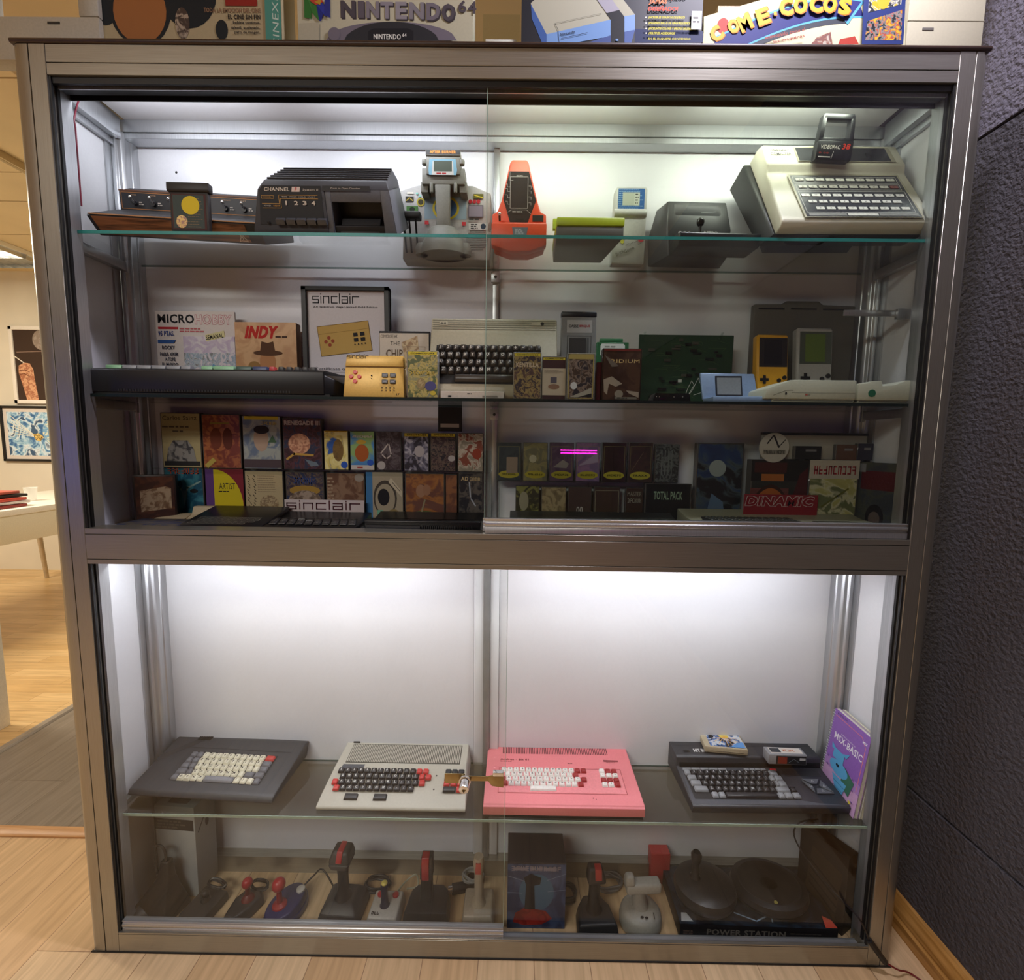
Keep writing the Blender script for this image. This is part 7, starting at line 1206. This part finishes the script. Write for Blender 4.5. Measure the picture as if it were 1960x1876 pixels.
g = G(); g.lathe([(0.070, 0), (0.086, 0.010), (0.092, 0.022), (0.088, 0.034), (0.074, 0.038), (0.066, 0.034)], JB, n=44, sy=0.80); g.obj('base', t); g = G(); g.lathe([(0.066, 0.033), (0.050, 0.030), (0.020, 0.034)], JB2, n=40, sy=0.80); g.obj('disc', t); g = G(); g.cyl((-0.01, -0.05, 0.0335), (-0.01, -0.05, 0.0365), 0.004, n=12, m=pl('#b8b060')); g.obj('indicator', t)
t = thing('brown_box', 'tall brown striped box in the lower right corner behind the round pads', 'box', (1.715, 0.120, 0.001), R(-62)); g = G(); g.box(-0.05, 0.06, -0.01, 0.03, 0, 0.20, card('#241b15')); g.obj('body', t, 0.001); g = G(); d = D(g, (-0.05, -0.01, 0)); d.poly([(0.02, 0.05), (0.09, 0.02), (0.10, 0.15), (0.03, 0.17)], card('#3a2e20')); [d.line([(0.03, 0.07+0.02*k), (0.09, 0.04+0.02*k)], 0.005, ink('#2c221c')) for k in range(4)]; g.obj('print', t)
# ---------------------------------------------------------------- boxes on top of the case (top at z = 1.887)
Z5 = 1.8873
def topbox(name, label, cat, x0, x1, Y, dpt, h, m, art=None, side=None, part='body'):
    a = AY(x0, 40, Y); b = AY(x1, 40, Y); w = b.x-a.x; t = thing(name, label, cat, (a.x, Y, Z5), 0)
    g = G(); g.box(0, w, 0, dpt, 0, h, m); g.obj(part, t, 0.0015)
    if art: g = G(); art(D(g, (0, 0, 0)), w, h); g.obj('box_print', t)
    return t, w, h
VS = lambda px, py, t, Y: AY(px, py, Y)-t.location          # where a picture point falls on a front
# grey bezel, half off the left edge
Yb = 0.05; a = AY(-60, 40, Yb); b = AY(189, 40, Yb); c = AY(150, 31, Yb); t = thing('screen_bezel', 'empty grey plastic screen bezel on the case at far left', 'screen bezel', (a.x, Yb, Z5), 0); w = b.x-a.x
g = G(); zc = c.z-Z5; xc = c.x-a.x
g.box(0, w, 0, 0.03, 0, zc, pl('#a9a393', 0.45)); g.box(xc, w, 0, 0.03, zc, 0.30, pl('#a9a393', 0.45)); g.box(0, 0.04, 0, 0.03, zc, 0.30, pl('#a9a393', 0.45)); g.box(0, w, 0, 0.03, 0.30, 0.33, pl('#a9a393', 0.45)); g.obj('bezel', t, 0.003)
p_ = VS(103, 44, t, Yb); g = G(); g.box(p_.x-0.012, p_.x+0.012, -0.0008, 0.002, p_.z-0.002, p_.z+0.002, BLACK); g.obj('slot', t)
# cine box
def fcine(d, w, h):
    Y = 0.06; q = lambda px, py: ((AY(px, py, Y).x-t0), AY(px, py, Y).z-Z5); t0 = AY(192, 40, Y).x
    d.rect(0, 0, w, h, card('#a89a78')); d.rect(0, 0, 0.004, h, ink('#1e3c40')); K = ink('#131a20'); F_ = ink('#9a6436')
    # a plain brown disc between dark rounded shapes in place of the cartoon
    x, z = q(268, 10); d.ell(x, z, 0.062, 0.075, K); x, z = q(360, -10); d.ell(x, z, 0.055, 0.06, K); x, z = q(200, -5); d.ell(x, z, 0.03, 0.05, K); x, z = q(268, 22); d.ell(x, z, 0.052, 0.058, F_); x, z = q(330, 45); d.ell(x+0.02, z, 0.014, 0.028, pic(['#6a2c1c', '#a89a88', '#3a2c28'], 50, 130)); x, z = q(425, 58); d.ell(x, z, 0.012, 0.018, K)
    x, z = q(432, 12); x2, _ = q(493, 12); d.rect(x, z, x2, h*0.9, ink('#8a2218'))
    for s, py, hh, xa, col in (('TODA LA EMOCION DEL CINE', 24, 0.0085, 391, '#8a6a50'), ('EL CINE SIN FIN', 37, 0.0085, 437, '#1e1a18'), ('bobina continua,', 47, 0.006, 447, '#2a2420'), ('ralenti, acelerado,', 57, 0.006, 443, '#2a2420'), ('paro de imagen,', 66, 0.006, 450, '#2a2420')):
        x, z = q(xa, py); x2, _ = q(499, py); d.text(s, x, z-hh*0.1, hh, ink(col), w=x2-x, bold=0.03)
    x, z = q(510, 75); d.rect(x, 0, w, h, ink('#4a8a7c')); x, z = q(523, 80); d.text('CINEXIN', x+0.013, 0.03, 0.012, ink('#b8ccc0'), w=0.11, rot=PI/2, it=0.2)
topbox('toy_box', 'beige toy projector box with a green right edge and Spanish lettering', 'toy box', 192, 539, 0.06, 0.06, 0.20, card('#a89a78'), fcine)
# console box with large grey lettering
def fn64(d, w, h):
    Y = 0.06; t0 = AY(570, 40, Y).x; q = lambda px, py: (AY(px, py, Y).x-t0, AY(px, py, Y).z-Z5)
    d.rect(0, 0, w, h, card('#b5b299')); A_, B_ = ink('#6f6a70'), ink('#8d8a90')
    x, z = q(652, 36); 
    for i, (ch, x0, x1, py0, py1, c) in enumerate((('N', 653, 679, 34, 2, '#4a444a'), ('I', 686, 696, 34, 3, '#5a545c'), ('N', 702, 725, 35, 4, '#7a757c'), ('T', 729, 752, 36, 5, '#858088'), ('E', 758, 778, 37, 5, '#8a868c'), ('N', 784, 811, 37, 6, '#7e7a80'), ('D', 817, 842, 39, 7, '#6e6870'), ('O', 846, 870, 41, 9, '#4e484e'))):
        x, z = q(x0, py0); x2, z2 = q(x1, py1); d.k = 2+i; d.text(ch, x+0.002, z-0.002, z2-z, ink('#3a353a'), w=x2-x, bold=0.09, step=0); d.text(ch, x, z, z2-z, ink(c), w=x2-x, bold=0.06)
    x, z = q(877, 26); x2, z2 = q(893, 2); d.text('6', x, z, z2-z, ink('#4a444a'), w=x2-x, bold=0.04); x, z = q(896, 28); x2, z2 = q(912, 4); d.text('4', x, z, z2-z, ink('#4a444a'), w=x2-x, bold=0.04)
    # blocky four legged N mark
    def Q(pts, c): d.poly([q(*p) for p in pts], ink(c))
    Q([(583, 35), (583, -20), (597, -20), (597, 38)], '#2f6a2c'); Q([(583, -20), (597, -20), (611, 40), (597, 20)], '#3f7a3a'); Q([(597, -20), (612, -10), (612, 42), (597, 25)], '#357030'); Q([(612, 42), (606, 10), (624, 10), (616, 42)], '#1e2a7a'); Q([(606, 10), (617, 6), (634, 35), (622, 32)], '#2a3690'); Q([(622, 0), (633, 0), (633, 36), (622, 32)], '#28307e'); Q([(594, 4), (608, -12), (620, 6), (606, 12)], '#b0402c'); Q([(603, 6), (616, 0), (614, 12)], '#b08a2a')
    K = ink('#2b2c30'); G_ = ink('#6e6872'); d.poly([q(px, 80-36*math.sqrt(max(0, 1-((px-750)/125)**2))) for px in range(625, 876, 10)], G_); d.poly([q(px, 90-46*math.sqrt(max(0, 1-((px-750)/95)**2))) for px in range(655, 846, 10)], K)
    d.poly([q(*p) for p in ((706, 82), (706, 62), (716, 57), (782, 57), (792, 62), (792, 82))], IB); x, z = q(716, 78); x2, z2 = q(768, 68); d.text('NINTENDO', x, z, z2-z, ink('#d8d8d0'), w=x2-x, bold=0.04); x, z = q(771, 73); d.text('64', x, z, 0.006, ink('#d8d8d0'), bold=0.04); x, z = q(641, 68); d.ell(x, z, 0.012, 0.012, G_)
    x, z = q(573, 80); d.poly([q(573, 80), q(573, 48), q(612, 46), q(612, 80)], card('#a8a48e'))
topbox('console_box', 'large cream games console box with big grey capital letters', 'console box', 570, 905, 0.06, 0.06, 0.21, card('#b5b299'), fn64)
# clear case with white blocks
a = AY(925, 40, 0.065); b = AY(995, 40, 0.065); t = thing('clear_case', 'clear plastic case holding a white box between the two console boxes', 'display box', (a.x, 0.065, Z5), 0); w = b.x-a.x
g = G(); g.box(0.004, w-0.006, 0.005, 0.055, 0, 0.060, card('#dcd8cc')); g.obj('white_box', t, 0.001); g = G(); d = D(g, (0, 0.005, 0)); d.line([(0.004, 0.030), (w-0.006, 0.030)], 0.0008, ink('#8a8678')); d.line([(0.004, 0.037), (w-0.006, 0.037)], 0.0008, ink('#8a8678')); g.obj('lid_lines', t)
g = G(); g.box(0, w, 0, 0.06, 0.0, 0.10, glass('clear_plastic', (0.9, 0.93, 0.92), 1.6, 0.1)); g.obj('shell', t)
def fnes(d, w, h):
    Y = 0.06; t0 = AY(998, 40, Y).x; q = lambda px, py: (AY(px, py, Y).x-t0, AY(px, py, Y).z-Z5)
    P = lambda pts, c: d.poly([q(*p) for p in pts], ink(c) if isinstance(c, str) else c)
    d.rect(0, 0, w, h, card('#141720')); P([(1215, 82), (1215, 55), (1345, 60), (1345, 82)], '#16244e')
    P([(1016, 6), (1060, -30), (1170, -30), (1215, 28), (1215, 36), (1046, 66), (1016, 12)], '#a9a894'); P([(1016, 8), (1046, 66), (1046, 84), (1038, 84), (1018, 36)], '#3a5a96'); P([(1046, 66), (1169, 38), (1169, 70), (1090, 84), (1046, 84)], '#6f93c4'); P([(1120, 84), (1169, 68), (1169, 84)], '#3c4e84'); P([(1160, 26), (1185, 20), (1195, 33), (1195, 84), (1169, 84), (1169, 38)], '#16181c'); P([(1138, -6), (1164, -10), (1186, 20), (1161, 26)], '#9a98a2'); P([(1195, 32), (1215, 29), (1215, 60), (1195, 62)], '#7d9cc8'); P([(1195, 62), (1215, 58), (1208, 84), (1195, 84)], '#4a6098')
    d.line([q(1062, 46), q(1068, 58), q(1070, 82)], 0.0008, IB); d.line([q(1062, 46), q(1150, 27)], 0.0006, ink('#6a6a5c'))
    x, z = q(1073, 70); x2, _ = q(1101, 70); d.text('Nintendo', x, z, 0.0045, IB, w=x2-x, bold=0.02, rot=0.2); d.line([q(1074, 75), q(1124, 64)], 0.0008, IB); x, z = q(1178, 80); d.rect(x, z, x+0.005, z+0.004, ink('#6f93c4'))
    for s, py, x0, x1, hh, c in (('UN VIDEOJUEGO', 2, 1241, 1312, 0.009, '#c8603c'), ('JAMAS', 11, 1241, 1275, 0.009, '#e07a4a'), ('DISEÑADO!', 23, 1240, 1296, 0.009, '#d8523a'), ('¡INCREIBLES GRAFICOS DE JUEGO!', 39, 1240, 1309, 0.0052, '#c8c040'), ('¡IMAGENES EN 3-D DE GRAN REALISMO!', 50, 1240, 1319, 0.0052, '#c8c040'), ('¡EXCELENTES COLORES Y EFECTOS DE SONIDO!', 61, 1240, 1329, 0.0052, '#c8c040'), ('¡MULTIPLES ACCESORIOS!', 70, 1240, 1290, 0.0052, '#c8c040'), ('EN EL PAQUETE CONTENIDO', 80, 1239, 1320, 0.004, '#c8c040')):
        x, z = q(x0, py); x2, _ = q(x1, py); d.text(s, x, z, hh, ink(c), w=x2-x, bold=0.05, it=0.15)
        if 36 < py < 75: d.ell(x-0.0045, z+0.003, 0.0014, 0.0014, ink('#d8d8c8'))
    x, z = q(1321, 60); x2, z2 = q(1342, 25); d.rect(x, z, x2, z2, card('#c4c4bc')); d.lines(x+0.003, z+0.022, x2-x-0.006, 2, 0.007, 0.003, ink('#6a6a66'))
topbox('console_box', 'black games console box with a grey and blue console picture', 'console box', 998, 1344, 0.06, 0.06, 0.22, card('#141720'), fnes)
def fcoc(d, w, h):
    Y = 0.06; t0 = AY(1347, 40, Y).x; q = lambda px, py: (AY(px, py, Y).x-t0, AY(px, py, Y).z-Z5); P = lambda pts, c: d.poly([q(*p) for p in pts], ink(c) if isinstance(c, str) else c)
    P([(1347, 90), (1347, 32), (1470, -4), (1732, -30), (1732, 90)], '#cfcba6')
    def band(off, w_, c, a=1366, b=1648):
        up_ = [(px, 76-74*math.sin(min(1, (px-1366)/250)*PI/2)**1+off-0.02*(px-1366)) for px in range(a, b, 12)]; dn = [(px+10, py+w_) for px, py in up_][::-1]; P(up_+dn, c)
    x, z = q(1384, 50); d.ell(x, z, 0.012, 0.014, ink('#b03a2c'))
    band(6, 42, '#3c4048', 1375, 1626); band(-4, 42, '#5ba6c8'); band(0, 34, '#2a2f70'); P([(1620, -4), (1655, 2), (1622, 48), (1616, 40)], '#5ba6c8'); P([(1600, -4), (1648, 4), (1620, 42), (1600, 32)], '#2a2f70')
    for ch, x0, py0, hh, rr_ in (('C', 1370, 84, 0.026, 0.7), ('O', 1400, 68, 0.024, 0.55), ('M', 1420, 64, 0.028, 0.5), ('E', 1452, 52, 0.028, 0.35), ('-', 1480, 32, 0.006, 0.2), ('C', 1492, 34, 0.029, 0.15), ('O', 1518, 30, 0.029, 0.1), ('C', 1547, 28, 0.029, 0.05), ('O', 1572, 28, 0.029, 0.0), ('S', 1600, 31, 0.027, -0.08)):
        x, z = q(x0, py0); d.text(ch, x+0.0012, z-0.0012, hh, ink('#b8702a'), w=hh*0.86, bold=0.10, rot=rr_, step=1); d.text(ch, x, z, hh, ink('#d8a832'), w=hh*0.84, bold=0.09, rot=rr_)
    x, z = q(1462, 80); d.text('entretenido como el', x, z, 0.0065, ink('#9a4a3c'), w=0.077, rot=0.2, bold=0.02); x, z = q(1478, 89); d.text('las maquinas', x, z, 0.0065, ink('#9a4a3c'), w=0.060, rot=0.2, bold=0.02)
    P([(1548, 90), (1560, 76), (1586, 66), (1590, 90)], pic(['#3a5a7a', '#8a5a4a', '#b8b0a0'], 60, 140)); P([(1600, 90), (1604, 80), (1632, 74), (1640, 90)], '#a83a2c')
    P([(1645, 90), (1650, -20), (1730, -20), (1724, 90)], '#28366e'); P([(1651, 82), (1655, 46), (1722, 24), (1720, 82)], pic(['#16181c', '#2a2c30', '#8a8a84', '#b03a30', '#c8a838'], 70, 141)); P([(1657, 30), (1660, -16), (1722, -16), (1720, 14)], pic(['#1c1e22', '#3a3c40', '#c8c8c0', '#c8a830'], 70, 142)); x, z = q(1686, 8); d.ell(x, z, 0.012, 0.014, ink('#c8aa34'))
t, w, h = topbox('board_game_box', 'cream board game box with yellow letters on a blue curved band', 'board game', 1347, 1732, 0.06, 0.045, 0.092, card('#cfcba6'), fcoc)
a = AY(1372, 40, 0.12); b = AY(1600, 20, 0.12); t = thing('white_box', 'white box with a brown lid behind the cream board game', 'box', (a.x, 0.115, Z5), 0); g = G(); g.box(0, 0.22, 0, 0.05, 0, 0.085, card('#d8d4c8')); g.obj('body', t, 0.001); g = G(); g.box(-0.002, 0.222, -0.002, 0.052, 0.085, 0.16, card('#b29a70')); g.obj('lid', t, 0.001)
t, w, h = topbox('storage_box', 'cream storage box with a grey slot handle at the right end of the case top', 'storage box', 1738, 1884, 0.07, 0.05, 0.25, card('#c4bfa6'))
p_ = VS(1776, 56, t, 0.07); g = G(); g.box(p_.x-0.011, p_.x+0.011, -0.001, 0.002, p_.z-0.0028, p_.z+0.0028, pl('#6a6660')); g.obj('slot_handle', t, 0.0006, 1); p_ = VS(1800, 40, t, 0.07); g = G(); g.box(0, w, -0.0006, 0.001, p_.z-0.0005, p_.z+0.0005, ink('#8a8672')); g.obj('fold_line', t)
